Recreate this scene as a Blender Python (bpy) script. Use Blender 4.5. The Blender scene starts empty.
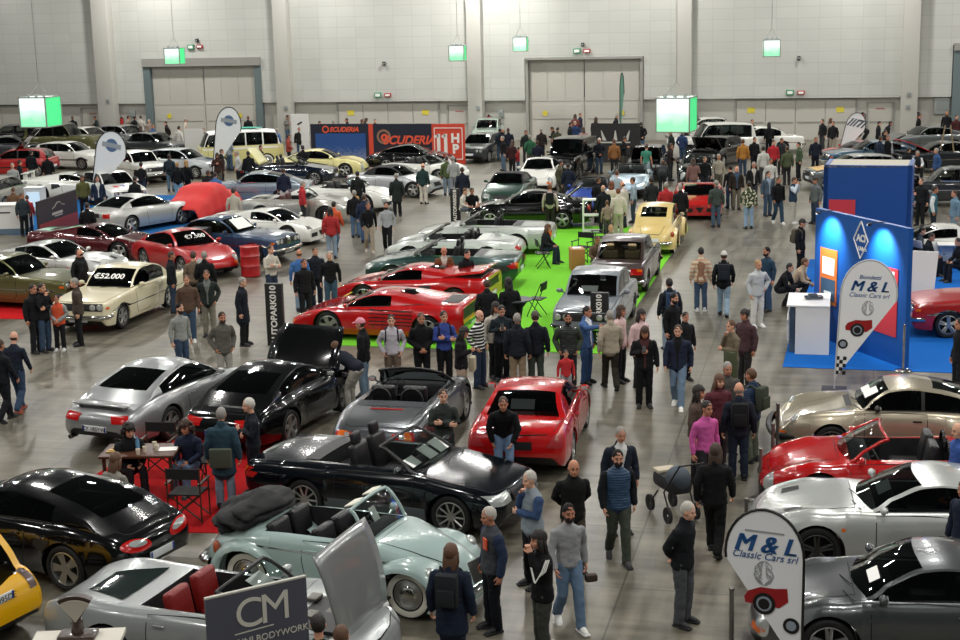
import bpy, bmesh, math, random
from mathutils import Vector, Matrix, noise
from mathutils.bvhtree import BVHTree
D = bpy.data; SC = bpy.context.scene; COL = SC.collection
PI = math.pi
def V(*a): return Vector(a)
# ------------------------------------------------------------------ camera
CF, CPITCH, CROLL, CYAW, CH = 1476.0, 0.20946, -0.02365, -0.24010, 7.875
def _axes():
    c, s = math.cos(CYAW), math.sin(CYAW)
    fw = V(s*math.cos(CPITCH), c*math.cos(CPITCH), -math.sin(CPITCH))
    r = V(c, -s, 0); u = r.cross(fw)
    cr, sr = math.cos(CROLL), math.sin(CROLL)
    return cr*r+sr*u, -sr*r+cr*u, fw
CR, CU, CW = _axes()
cam_d = D.cameras.new('camera'); cam = D.objects.new('camera', cam_d); COL.objects.link(cam)
cam_d.sensor_width = 36; cam_d.lens = CF*36/960; cam_d.clip_end = 500
m = Matrix.Identity(4)
for i in range(3):
    m[i][0], m[i][1], m[i][2] = CR[i], CU[i], -CW[i]
m[2][3] = CH
cam.matrix_world = m
SC.camera = cam
def ground(px, py, z=0.0):
    d = CW*CF + CR*(px-480) - CU*(py-320)
    t = (z-CH)/d.z
    return V(d.x*t, d.y*t, z)
def on_wall(px, py, Y):
    d = CW*CF + CR*(px-480) - CU*(py-320); t = Y/d.y
    return V(d.x*t, Y, CH+d.z*t)
def project(p):
    d = Vector(p)-V(0, 0, CH); z = d.dot(CW); return 480+CF*d.dot(CR)/z, 320-CF*d.dot(CU)/z
def heading(a):
    f = V(-CW.x, -CW.y, 0).normalized(); r = V(CR.x, CR.y, 0).normalized(); a = math.radians(a); d = f*math.cos(a)+r*math.sin(a); return math.atan2(d.y, d.x)
def height_to(g, py):
    lo, hi = 0.0, 14.0
    for _ in range(40):
        m_ = (lo+hi)/2
        if project((g.x, g.y, m_))[1] > py: lo = m_
        else: hi = m_
    return lo
# ------------------------------------------------------------------ world, lamps, exposure
SC.view_settings.view_transform = 'Standard'; SC.view_settings.look = 'None'
SC.view_settings.gamma = 1; SC.view_settings.use_curve_mapping = False
SC.view_settings.exposure = -0.95
w = D.worlds.new('hall_air'); SC.world = w; w.use_nodes = True
bg = w.node_tree.nodes['Background']; bg.inputs[0].default_value = (0.72, 0.80, 0.78, 1); bg.inputs[1].default_value = 0.10
def area(loc, size, power, col=(1, .97, .9), rot=(0, 0, 0), shape='DISK', spread=PI):
    l = D.lights.new('ceiling_lamp', 'AREA'); l.shape = shape; l.size = size; l.energy = power; l.color = col; l.spread = spread
    o = D.objects.new('ceiling_lamp', l); o.location = loc; o.rotation_euler = rot; COL.objects.link(o)
    return o
for ix in range(9):
    for iy in range(9):
        x = -62+ix*10.5; y = 2+iy*10.0
        if x < -25 and y < 8: continue
        area((x, y, 12.5), 0.8, 1150*(1.5 if y > 75 else (.62 if y < 20 else .85))*(.4 if x < -47 else .85 if x < -36 else 1.0)*(1.7 if y > 80 and abs(x+20) < 1 else 1.35 if y > 80 and abs(x+41) < 1 else .85 if y > 80 else 1), col=(1, .98, .94))
# ------------------------------------------------------------------ materials
def sc(h):  # hex -> linear
    h = h.lstrip('#'); v = [int(h[i:i+2], 16)/255 for i in (0, 2, 4)]
    return tuple(c/12.92 if c <= .04045 else ((c+.055)/1.055)**2.4 for c in v)
def col(c): return sc(c) if isinstance(c, str) else c
MATS = {}
def mat(name, c, rough=.5, metal=0.0, coat=0.0, emit=None, es=0.0, bump=0.0, bscale=30, spec=.5, vary=0.0):
    if name in MATS: return MATS[name]
    m = D.materials.new(name); m.use_nodes = True; nt = m.node_tree; b = nt.nodes['Principled BSDF']
    c = col(c); b.inputs['Base Color'].default_value = (*c, 1); b.inputs['Roughness'].default_value = rough
    b.inputs['Metallic'].default_value = metal; b.inputs['Coat Weight'].default_value = coat; b.inputs['Coat Roughness'].default_value = .03
    b.inputs['Specular IOR Level'].default_value = spec
    if emit is not None:
        b.inputs['Emission Color'].default_value = (*col(emit), 1); b.inputs['Emission Strength'].default_value = es
    if bump or vary:
        tc = nt.nodes.new('ShaderNodeTexCoord'); n = nt.nodes.new('ShaderNodeTexNoise'); n.inputs['Scale'].default_value = bscale; n.inputs['Detail'].default_value = 3
        nt.links.new(tc.outputs['Object'], n.inputs['Vector'])
        if bump:
            bp = nt.nodes.new('ShaderNodeBump'); bp.inputs['Strength'].default_value = bump; bp.inputs['Distance'].default_value = .02
            nt.links.new(n.outputs['Fac'], bp.inputs['Height']); nt.links.new(bp.outputs['Normal'], b.inputs['Normal'])
        if vary:
            r = nt.nodes.new('ShaderNodeMapRange'); r.inputs['To Min'].default_value = 1-vary; r.inputs['To Max'].default_value = 1+vary
            mx = nt.nodes.new('ShaderNodeMix'); mx.data_type = 'RGBA'; mx.blend_type = 'MULTIPLY'; mx.inputs[0].default_value = 1
            nt.links.new(n.outputs['Fac'], r.inputs['Value']); mx.inputs['A'].default_value = (*c, 1)
            nt.links.new(r.outputs['Result'], mx.inputs['B']); nt.links.new(mx.outputs['Result'], b.inputs['Base Color'])
    MATS[name] = m; return m
def paint(c, metal=0.0, rough=.28, coat=1.0):
    k = 'paint_%s_%.1f' % (str(c), metal)
    return mat(k, c, rough=rough, metal=metal, coat=coat)
def cloth(c, kind='plain'):
    k = 'cloth_%s_%s' % (c, kind)
    if k in MATS: return MATS[k]
    cc = col(c); l_ = .3*cc[0]+.55*cc[1]+.15*cc[2]; q_ = .3 if cc[2] > cc[0] else .12
    m = mat(k, tuple(x*(1-q_)+l_*q_ for x in cc), rough=.85, bump=.35, bscale=14, spec=.2)
    nt = m.node_tree; b = nt.nodes['Principled BSDF']; tc = [n for n in nt.nodes if n.type == 'TEX_COORD'][0]
    def band(axis, sca, thr, c2, prev):
        sp = nt.nodes.new('ShaderNodeSeparateXYZ'); nt.links.new(tc.outputs['Object'], sp.inputs[0])
        mu = nt.nodes.new('ShaderNodeMath'); mu.operation = 'MULTIPLY'; mu.inputs[1].default_value = sca; nt.links.new(sp.outputs[axis], mu.inputs[0])
        fr = nt.nodes.new('ShaderNodeMath'); fr.operation = 'FRACT'; nt.links.new(mu.outputs[0], fr.inputs[0])
        g = nt.nodes.new('ShaderNodeMath'); g.operation = 'GREATER_THAN'; g.inputs[1].default_value = thr; nt.links.new(fr.outputs[0], g.inputs[0])
        mx = nt.nodes.new('ShaderNodeMix'); mx.data_type = 'RGBA'; nt.links.new(g.outputs[0], mx.inputs[0])
        if prev: nt.links.new(prev, mx.inputs['A'])
        else: mx.inputs['A'].default_value = (*col(c), 1)
        mx.inputs['B'].default_value = (*col(c2), 1)
        return mx.outputs['Result']
    if kind == 'stripe': nt.links.new(band(2, 14, .62, '#d8d8d0', None), b.inputs['Base Color'])
    if kind == 'plaid':
        p = band(2, 9, .6, '#b98f74', None); p = band(0, 9, .78, '#8f6a55', p); nt.links.new(p, b.inputs['Base Color'])
    if kind == 'quilt':
        w_ = nt.nodes.new('ShaderNodeTexWave'); w_.bands_direction = 'Z'; w_.inputs['Scale'].default_value = 8; nt.links.new(tc.outputs['Object'], w_.inputs['Vector'])
        bp = nt.nodes.new('ShaderNodeBump'); bp.inputs['Strength'].default_value = .25; bp.inputs['Distance'].default_value = .03
        nt.links.new(w_.outputs['Fac'], bp.inputs['Height']); nt.links.new(bp.outputs['Normal'], b.inputs['Normal']); b.inputs['Roughness'].default_value = .45
    if kind == 'camo':
        n = nt.nodes.new('ShaderNodeTexNoise'); n.inputs['Scale'].default_value = 12; nt.links.new(tc.outputs['Object'], n.inputs['Vector'])
        g = nt.nodes.new('ShaderNodeMath'); g.operation = 'GREATER_THAN'; g.inputs[1].default_value = .54; nt.links.new(n.outputs['Fac'], g.inputs[0])
        mx = nt.nodes.new('ShaderNodeMix'); mx.data_type = 'RGBA'; nt.links.new(g.outputs[0], mx.inputs[0])
        mx.inputs['A'].default_value = (*col(c), 1); mx.inputs['B'].default_value = (*col('#c9c6ae'), 1); nt.links.new(mx.outputs['Result'], b.inputs['Base Color'])
    return m
def glass(name='window_glass', tint=(.2, .23, .23), rough=.02):
    if name in MATS: return MATS[name]
    m = D.materials.new(name); m.use_nodes = True; nt = m.node_tree; nt.nodes.clear()
    o = nt.nodes.new('ShaderNodeOutputMaterial'); t = nt.nodes.new('ShaderNodeBsdfTransparent'); t.inputs[0].default_value = (*tint, 1)
    g = nt.nodes.new('ShaderNodeBsdfGlossy'); g.inputs['Roughness'].default_value = rough
    f = nt.nodes.new('ShaderNodeFresnel'); f.inputs['IOR'].default_value = 1.5
    mx = nt.nodes.new('ShaderNodeMixShader'); nt.links.new(f.outputs[0], mx.inputs[0]); nt.links.new(t.outputs[0], mx.inputs[1]); nt.links.new(g.outputs[0], mx.inputs[2])
    nt.links.new(mx.outputs[0], o.inputs[0]); MATS[name] = m; return m
PAINT = mat('PAINT', '#888888', coat=1, rough=.3)
BLACK = mat('black_plastic', '#0d0d0e', rough=.5); TIRE = mat('tire_rubber', '#0e0e0f', rough=.75); CHROME = mat('chrome', '#c9c9c6', rough=.12, metal=1)
ALLOY = mat('alloy', '#b4b4b0', rough=.3, metal=.85); DARKALLOY = mat('dark_alloy', '#4a4a48', rough=.35, metal=.8)
INTER = mat('dark_interior', '#17171a', rough=.8); SEAT = mat('SEAT', '#1b1b1e', rough=.6, bump=.2, bscale=20)
GLASS = glass(); CLEAR = glass('clear_glass', (.62, .68, .66))
LAMPR = mat('red_lamp', '#b0100c', rough=.15, coat=1); LAMPO = mat('orange_lamp', '#d8620e', rough=.15, coat=1); LAMPW = mat('clear_lamp', '#c8ccc8', rough=.12, metal=.5, coat=1)
WHITE = mat('white_paint', '#e6e6e0', rough=.5); ROOF = mat('ROOF', '#0c0c0d', rough=.6); SEAM = mat('panel_gap', '#050505', rough=.9)
WWALL = mat('whitewall', '#d9d6c8', rough=.6); PLATE = mat('plate_white', '#dfe2e2', rough=.4); PLBLUE = mat('plate_blue', '#1c3f96', rough=.4)
# ------------------------------------------------------------------ helpers
def sharp(me, ang=38):
    bm = bmesh.new(); bm.from_mesh(me)
    a = math.radians(ang)
    for f in bm.faces: f.smooth = True
    for e in bm.edges:
        if len(e.link_faces) == 2:
            if e.link_faces[0].normal.angle(e.link_faces[1].normal, 0) > a or e.link_faces[0].material_index != e.link_faces[1].material_index: e.smooth = False
    bm.to_mesh(me); bm.free()
def link(name, me, parent=None, mats=None, ang=38, loc=None, smooth=True):
    o = D.objects.new(name, me); COL.objects.link(o)
    if mats:
        for m in (mats if isinstance(mats, (list, tuple)) else [mats]): me.materials.append(m)
    if smooth: sharp(me, ang)
    if parent: o.parent = parent
    if loc is not None: o.location = loc
    return o
def mesh(name, vs, fs, parent=None, mats=None, mi=None, ang=38, loc=None, smooth=True, fix=False):
    me = D.meshes.new(name); me.from_pydata([tuple(v) for v in vs], [], fs)
    if mi:
        for i, p in enumerate(me.polygons): p.material_index = mi[i]
    if fix:
        bm = bmesh.new(); bm.from_mesh(me); bmesh.ops.recalc_face_normals(bm, faces=bm.faces); bm.to_mesh(me); bm.free()
    return link(name, me, parent, mats, ang, loc, smooth)
class MB:
    """collects shapes into one mesh"""
    def __init__(s): s.v = []; s.f = []; s.m = []
    def add(s, vs, fs, mi=0):
        n = len(s.v); s.v += [Vector(v) for v in vs]; s.f += [[i+n for i in f] for f in fs]; s.m += [mi]*len(fs); return s
    def box(s, c, d, mi=0, rz=0, ry=0, rx=0, bev=0):
        bm = bmesh.new(); bmesh.ops.create_cube(bm, size=1)
        for v in bm.verts: v.co = V(v.co.x*d[0], v.co.y*d[1], v.co.z*d[2])
        if bev: bmesh.ops.bevel(bm, geom=bm.edges[:], offset=bev, segments=2, affect='EDGES', profile=.6)
        M = Matrix.Translation(c) @ Matrix.Rotation(rz, 4, 'Z') @ Matrix.Rotation(ry, 4, 'Y') @ Matrix.Rotation(rx, 4, 'X')
        bm.verts.index_update(); s.add([M @ v.co for v in bm.verts], [[v.index for v in f.verts] for f in bm.faces], mi); bm.free(); return s
    def cyl(s, a, b, r, mi=0, n=12, r2=None, cap=True):
        a = Vector(a); b = Vector(b); d = (b-a).normalized(); x = d.orthogonal().normalized(); y = d.cross(x); r2 = r if r2 is None else r2
        vs = []; 
        for p, q in ((a, r), (b, r2)):
            for i in range(n):
                t = 2*PI*i/n; vs.append(p+x*math.cos(t)*q+y*math.sin(t)*q)
        fs = [[i, (i+1) % n, n+(i+1) % n, n+i] for i in range(n)]
        if cap: fs += [list(range(n))[::-1], list(range(n, 2*n))]
        return s.add(vs, fs, mi)
    def tube(s, pts, r, mi=0, n=8):
        for a, b in zip(pts[:-1], pts[1:]): s.cyl(a, b, r, mi, n)
        return s
    def ell(s, c, d, mi=0, n=14, k=8, M=None):
        vs = []; fs = []
        for i in range(k+1):
            ph = PI*i/k
            for j in range(n):
                th = 2*PI*j/n; p = V(math.sin(ph)*math.cos(th)*d[0], math.sin(ph)*math.sin(th)*d[1], math.cos(ph)*d[2])
                if M: p = M @ p
                vs.append(p+Vector(c))
        for i in range(k):
            for j in range(n): fs.append([i*n+j, (i+1)*n+j, (i+1)*n+(j+1) % n, i*n+(j+1) % n])
        return s.add(vs, fs, mi)
    def lathe(s, prof, mi=0, n=28, axis='y', c=(0, 0, 0)):
        vs = []; fs = []; k = len(prof)
        for j in range(n):
            t = 2*PI*j/n
            for (r, h) in prof:
                vs.append(V(r*math.cos(t), h, r*math.sin(t))+Vector(c) if axis == 'y' else V(r*math.cos(t), r*math.sin(t), h)+Vector(c))
        for j in range(n):
            for i in range(k-1): 
                q = [j*k+i, j*k+i+1, ((j+1) % n)*k+i+1, ((j+1) % n)*k+i]
                fs.append(q if axis == 'z' else q[::-1])
        return s.add(vs, fs, mi)
    def build(s, name, mats, parent=None, ang=38, loc=None, smooth=True, fix=False):
        return mesh(name, s.v, s.f, parent, mats, s.m, ang, loc, smooth, fix)
def tag(o, label=None, cat=None, group=None, kind=None):
    if label: o['label'] = label
    if cat: o['category'] = cat
    if group: o['group'] = group
    if kind: o['kind'] = kind
    return o
def empty(name, loc=(0, 0, 0), rz=0):
    o = D.objects.new(name, None); COL.objects.link(o); o.location = loc; o.rotation_euler = (0, 0, rz); o.empty_display_size = .2; return o
def copy_tree(o, parent=None):
    c = o.copy(); COL.objects.link(c)
    if parent: c.parent = parent
    for ch in o.children: copy_tree(ch, c)
    return c
def recolor(o, mp):
    """swap placeholder materials by object-level slots"""
    if o.type == 'MESH':
        for i, s in enumerate(o.material_slots):
            m_ = o.data.materials[i]
            if m_ and m_.name in mp: s.link = 'OBJECT'; s.material = mp[m_.name]
    for ch in o.children: recolor(ch, mp)
def text_mesh(txt, size=1.0, ext=.004, font_shear=0.0, align='CENTER', bold=0.0, space=1.0):
    c = D.curves.new('t', 'FONT'); c.body = txt; c.size = size; c.extrude = ext; c.align_x = align; c.align_y = 'CENTER'; c.shear = font_shear; c.offset = bold; c.space_character = space
    o = D.objects.new('t', c); COL.objects.link(o); dg = bpy.context.evaluated_depsgraph_get()
    me = D.meshes.new_from_object(o.evaluated_get(dg)); D.objects.remove(o); D.curves.remove(c); me.materials.clear(); return me
def text(name, txt, size, m, parent, M, **k):
    me = text_mesh(txt, size, **k); me.transform(M); return link(name, me, parent, m, smooth=False)
def frame(o, x, y):
    """matrix with origin o, local x and y axes"""
    x = Vector(x).normalized(); y = Vector(y).normalized(); z = x.cross(y); m_ = Matrix.Identity(4)
    for i in range(3): m_[i][0], m_[i][1], m_[i][2], m_[i][3] = x[i], y[i], z[i], o[i]
    return m_
def pchip(pts):
    xs = [p[0] for p in pts]; ys = [p[1] for p in pts]; n = len(xs)
    if n == 1: return lambda x: ys[0]
    h = [xs[i+1]-xs[i] for i in range(n-1)]; d = [(ys[i+1]-ys[i])/h[i] for i in range(n-1)]
    m_ = [d[0]]+[0]*(n-2)+[d[-1]]
    for i in range(1, n-1):
        if d[i-1]*d[i] > 0:
            w1, w2 = 2*h[i]+h[i-1], h[i]+2*h[i-1]; m_[i] = (w1+w2)/(w1/d[i-1]+w2/d[i])
    def f(x):
        if x <= xs[0]: return ys[0]
        if x >= xs[-1]: return ys[-1]
        i = 0
        while x > xs[i+1]: i += 1
        t = (x-xs[i])/h[i]; t2, t3 = t*t, t*t*t
        return (2*t3-3*t2+1)*ys[i]+(t3-2*t2+t)*h[i]*m_[i]+(-2*t3+3*t2)*ys[i+1]+(t3-t2)*h[i]*m_[i+1]
    return f
def smooth01(t): t = max(0, min(1, t)); return t*t*(3-2*t)
# ------------------------------------------------------------------ the hall
def node_mat(name, rough=.5):
    m = D.materials.new(name); m.use_nodes = True; nt = m.node_tree; return m, nt, nt.nodes['Principled BSDF'], nt.nodes.new, nt.links.new
m, nt, B, N, K = node_mat('concrete_floor')
tc = N('ShaderNodeTexCoord'); mp = N('ShaderNodeMapping'); mp.inputs['Scale'].default_value = (.35, 2.2, 1); K(tc.outputs['Object'], mp.inputs[0])
n1 = N('ShaderNodeTexNoise'); n1.inputs['Scale'].default_value = 1.6; n1.inputs['Detail'].default_value = 8; n1.inputs['Roughness'].default_value = .65; K(mp.outputs[0], n1.inputs['Vector'])
mp2 = N('ShaderNodeMapping'); mp2.inputs['Scale'].default_value = (2.2, .3, 1); K(tc.outputs['Object'], mp2.inputs[0])
n2 = N('ShaderNodeTexNoise'); n2.inputs['Scale'].default_value = 1.8; n2.inputs['Detail'].default_value = 6; K(mp2.outputs[0], n2.inputs['Vector'])
n3 = N('ShaderNodeTexNoise'); n3.inputs['Scale'].default_value = .22; n3.inputs['Detail'].default_value = 3; K(tc.outputs['Object'], n3.inputs['Vector'])
mx = N('ShaderNodeMath'); mx.operation = 'ADD'; K(n1.outputs['Fac'], mx.inputs[0]); K(n2.outputs['Fac'], mx.inputs[1])
mx2 = N('ShaderNodeMath'); mx2.operation = 'ADD'; K(mx.outputs[0], mx2.inputs[0]); K(n3.outputs['Fac'], mx2.inputs[1])
cr = N('ShaderNodeValToRGB'); cr.color_ramp.elements[0].position = .38; cr.color_ramp.elements[0].color = (*sc('#37332b'), 1); cr.color_ramp.elements[1].position = .64; cr.color_ramp.elements[1].color = (*sc('#8a8474'), 1)
dv = N('ShaderNodeMath'); dv.operation = 'DIVIDE'; dv.inputs[1].default_value = 3; K(mx2.outputs[0], dv.inputs[0]); K(dv.outputs[0], cr.inputs[0])
bk = N('ShaderNodeTexBrick'); bk.offset = 0; bk.inputs['Scale'].default_value = 1; bk.inputs['Brick Width'].default_value = 3.6; bk.inputs['Row Height'].default_value = 2.4; bk.inputs['Mortar Size'].default_value = .014
bk.inputs['Color1'].default_value = (1, 1, 1, 1); bk.inputs['Color2'].default_value = (.93, .93, .93, 1); bk.inputs['Mortar'].default_value = (.42, .42, .40, 1)
mp3 = N('ShaderNodeMapping'); mp3.inputs['Location'].default_value = (31.53, .2, 0); K(tc.outputs['Object'], mp3.inputs[0]); K(mp3.outputs[0], bk.inputs['Vector'])
mm = N('ShaderNodeMix'); mm.data_type = 'RGBA'; mm.blend_type = 'MULTIPLY'; mm.inputs[0].default_value = 1; K(cr.outputs[0], mm.inputs['A']); K(bk.outputs['Color'], mm.inputs['B']); K(mm.outputs['Result'], B.inputs['Base Color'])
rr = N('ShaderNodeMapRange'); rr.inputs['To Min'].default_value = .22; rr.inputs['To Max'].default_value = .5; K(n2.outputs['Fac'], rr.inputs[0]); K(rr.outputs[0], B.inputs['Roughness']); B.inputs['Specular IOR Level'].default_value = .55
FLOOR = m
b = MB(); b.add([(-75, 6, 0), (30, 6, 0), (30, 86.4, 0), (-75, 86.4, 0)], [[0, 1, 2, 3]]); tag(b.build('floor', [FLOOR], smooth=False), kind='structure')
# wall: upper acoustic panels stand proud of the painted strip below
m, nt, B, N, K = node_mat('acoustic_wall')
tc = N('ShaderNodeTexCoord'); sx = N('ShaderNodeSeparateXYZ'); K(tc.outputs['Object'], sx.inputs[0]); cx = N('ShaderNodeCombineXYZ'); K(sx.outputs[0], cx.inputs[0]); K(sx.outputs[2], cx.inputs[1])
bk = N('ShaderNodeTexBrick'); bk.offset = 0; bk.inputs['Scale'].default_value = 1; bk.inputs['Brick Width'].default_value = 1.18; bk.inputs['Row Height'].default_value = .62; bk.inputs['Mortar Size'].default_value = .012
bk.inputs['Color1'].default_value = (*sc('#b9bab4'), 1); bk.inputs['Color2'].default_value = (*sc('#b4b5af'), 1); bk.inputs['Mortar'].default_value = (*sc('#a6a7a2'), 1); K(cx.outputs[0], bk.inputs['Vector'])
w2 = N('ShaderNodeTexNoise'); w2.inputs['Scale'].default_value = .5; K(cx.outputs[0], w2.inputs['Vector'])
r2 = N('ShaderNodeMapRange'); r2.inputs['To Min'].default_value = .93; r2.inputs['To Max'].default_value = 1.05; K(w2.outputs['Fac'], r2.inputs[0])
mm = N('ShaderNodeMix'); mm.data_type = 'RGBA'; mm.blend_type = 'MULTIPLY'; mm.inputs[0].default_value = 1; K(bk.outputs['Color'], mm.inputs['A']); K(r2.outputs[0], mm.inputs['B']); K(mm.outputs['Result'], B.inputs['Base Color']); B.inputs['Roughness'].default_value = .8
AWALL = m
LOWW = mat('painted_wall', '#b0aea6', rough=.7, bump=.05, bscale=2, vary=.04); PILLAR = mat('pillar_paint', '#b4b2ab', rough=.7, vary=.03); DOORM = mat('door_paint', '#aeaba2', rough=.6, vary=.04); FRM = mat('grey_frame', '#5f6d6e', rough=.6); LTFR = mat('light_frame', '#8d8c86', rough=.6)
WY = 86.0
low = MB(); low.box((-22, WY+.45, 1.25), (110, .3, 2.5)); tag(low.build('wall_back', [LOWW], smooth=False), kind='structure')
up = MB()
def seg(x0, x1, z0=2.38, z1=15): up.box(((x0+x1)/2, WY+.15, (z0+z1)/2), (x1-x0, .3, z1-z0))
seg(-76, -42.3); seg(-42.3, -34.6, 5.0); seg(-34.6, -18.0); seg(-18.0, -11.0, 4.85); seg(-11.0, 6.0); seg(6.0, 14, 5.2); seg(14, 33)
tag(up.build('wall_back_upper', [AWALL], smooth=False), kind='structure')
for i, (x0, x1) in enumerate([(-45.25, -44.2), (-33.3, -32.45), (-21.3, -20.45), (-9.1, -8.2), (3.32, 4.2)]):
    b = MB(); b.box(((x0+x1)/2, WY-.35, 7.5), (x1-x0, .8, 15), bev=.02); o = tag(b.build('trim_%d' % (i+1), [PILLAR]), kind='structure')
def gate(n, x0, x1, h, fr, fw, fm, deep=.1):
    e = empty('door_%d' % n, ((x0+x1)/2, WY+.3, 0)); tag(e, kind='structure'); w = (x1-x0)/2
    b = MB(); b.box((-w-fw/2, -.2, h/2), (fw, .3, h)); b.box((w+fw/2, -.2, h/2), (fw, .3, h)); b.build('door_frame', [fm], e, smooth=False)
    b = MB(); b.box((0, -.22, h+fr/2), (w*2+fw*2, .45, fr)); b.build('lintel', [LTFR if fr > .2 else fm], e, smooth=False)
    for s in (-1, 1):
        b = MB(); b.box((s*w/2, -.02, h/2), (w-.06, .08, h)); 
        for k in range(3): b.box((s*w/2+(k-1)*w/3.1, -.07, h*.72), (w/3.3, .02, h*.46), bev=.005)
        b.box((s*w/2, -.07, h*.235), (w*.92, .02, h*.42), 0, bev=.005); b.box((s*w/2, -.085, h*.27), (w*.9, .03, .05), 1)
        lf = b.build('door_leaf', [DOORM, LTFR], e, smooth=False)
        c = MB(); c.cyl((s*w/2+(-.7 if s < 0 else .55), -.1, h*.34), (s*w/2+(-.7 if s < 0 else .55), -.12, h*.34), .16, 0, 16); c.build('yellow_sticker', [mat('sticker_yellow', '#c9b93a', rough=.6)], lf, smooth=False)
gate(1, -41.9, -34.95, 4.65, .5, .45, FRM); gate(2, -17.8, -11.2, 4.72, .12, .16, LTFR)
gate(3, 6.5, 13, 4.9, .4, .45, FRM)
def lowdoor(n, x0, x1, h=2.25, leaves=4):
    e = empty('door_%d' % n, ((x0+x1)/2, WY+.3, 0)); tag(e, kind='structure'); w = x1-x0
    b = MB(); b.box((0, -.02, h+.04), (w+.2, .12, .1)); b.box((-w/2-.05, -.02, h/2), (.1, .12, h)); b.box((w/2+.05, -.02, h/2), (.1, .12, h)); b.build('door_frame', [LTFR], e, smooth=False)
    for k in range(leaves):
        x = -w/2+(k+.5)*w/leaves; b = MB(); b.box((x, -.02, h/2), (w/leaves-.04, .07, h-.02)); b.box((x, -.07, 1.02), (w/leaves*.86, .04, .06), 1); lf = b.build('door_leaf', [DOORM, LTFR], e, smooth=False)
        if leaves == 4 and k in (0, 3): MB().box((x, -.065, 1.7), (.42, .01, .3)).build('yellow_sticker', [mat('sticker_yellow', '#c9b93a', rough=.6)], lf, smooth=False)
        elif leaves < 4: MB().box((x, -.065, 1.75), (.5, .01, .06)).build('door_notice', [mat('notice_red', '#9a5a55', rough=.6)], lf, smooth=False)
lowdoor(4, -29.7, -23.4); lowdoor(5, -5.7, .9); lowdoor(6, -22.75, -21.4, 2.05, 1); lowdoor(7, 1.6, 2.9, 2.05, 1); lowdoor(8, -46.9, -45.4, 2.05, 1); lowdoor(9, -54, -48.5, 2.2, 4)
# small things on the wall
EXG = mat('exit_green', '#3f8a66', rough=.5); EXR = mat('sign_red', '#a32528', rough=.5); GREYBOX = mat('grey_box', '#8b908d', rough=.6)
def wallthing(name, px, py, w, h, d, mm, label, cat, Y=WY, rnd=False, group=None, z=None):
    p = on_wall(px, py, Y); zz = z if z is not None else p.z
    if Y == WY and zz < 2.35: Y = WY+.3
    b = MB(); 
    if rnd: b.cyl((p.x, Y-d/2, zz-h/2), (p.x, Y-d/2, zz+h*.32), w/2, 0, 14); b.cyl((p.x, Y-d/2, zz+h*.32), (p.x, Y-d/2, zz+h/2), w*.3, 1, 10); b.tube([V(p.x+w*.2, Y-d/2, zz+h*.45), V(p.x+w*.8, Y-d/2, zz+h*.3), V(p.x+w*.7, Y-d/2, zz-h*.1)], .015, 1, 6)
    else: b.box((p.x, Y-d/2, zz), (w, d, h), bev=.01); b.box((p.x, Y-d-.004, zz), (w*.7, .01, h*.55), 1)
    return tag(b.build(name, [mm, BLACK if rnd else (WHITE if mm in (EXG, EXR) else mat('box_face', '#7c827f', rough=.5))]), label, cat, group)
for px, py, t in ((191, 47, 'above the left gate with grey steel frame'), (378, 95, 'above the doors behind the race team panels'), (577, 51, 'above the tall pale double gate'), (790, 92.5, 'above the low doors right of the hanging cube')):
    wallthing('exit_sign', px, py, .42, .3, .1, EXG, 'small green exit sign ' + t, 'exit sign')
for px, py, t in ((200, 46.5, 'by the exit sign over the steel framed gate'), (388, 95, 'by the exit sign behind the race team panels'), (587, 51, 'by the exit sign over the tall pale gate'), (801, 92.5, 'by the exit sign over the low right doors')):
    wallthing('alarm_sign', px, py, .4, .22, .12, EXR, 'small red alarm box ' + t, 'alarm sign')
for px, py, t in ((384.5, 63.5, 'above the race team panels'), (583, 44.5, 'above the tall pale gate'), (799, 58, 'right of the hanging cube on plain wall'), (197.5, 40.5, 'above the steel framed gate')):
    wallthing('wall_loudspeaker', px, py, .16, .22, .2, BLACK, 'tiny black wall loudspeaker ' + t, 'loudspeaker')
RED = mat('extinguisher_red', '#a81d1a', rough=.4)
for px, py, t in ((120, 117, 'beside the pillar behind the left flags'), (488, 117, 'right of the pillar near the race panels'), (694.5, 117, 'behind the big glowing cube'), (862.5, 114.5, 'left of the single door'), (918, 118, 'right of the far right pillar')):
    wallthing('fire_extinguisher', px, py, .22, .6, .25, RED, 'red fire extinguisher on the back wall ' + t, 'fire extinguisher', rnd=True, z=1.25)
for px, py, w_, h_, t in ((259, 112, .45, .9, 'right of the steel framed gate'), (131, 114, .35, .35, 'left of the steel framed gate'), (500.5, 114, .28, .4, 'right of the fire extinguisher by the middle pillar'), (942, 106, .8, .9, 'with two lit lamps, right of far pillar')):
    wallthing('electrical_cabinet', px, py, w_, h_, .2, GREYBOX, 'grey electrical box on wall ' + t, 'electrical box')
for px, py, t in ((108, 101, 'left pillar behind the round flag'), (286, 108, 'pillar behind the white panel'), (478, 108, 'middle pillar near the race panels'), (909, 94.5, 'right pillar, the upper plate'), (908, 107, 'right pillar, the lower plate')):
    wallthing('pillar_sign', px, py, .24, .26, .04, GREYBOX, 'small grey sign plate on the ' + t, 'sign', Y=WY-.76)
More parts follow.
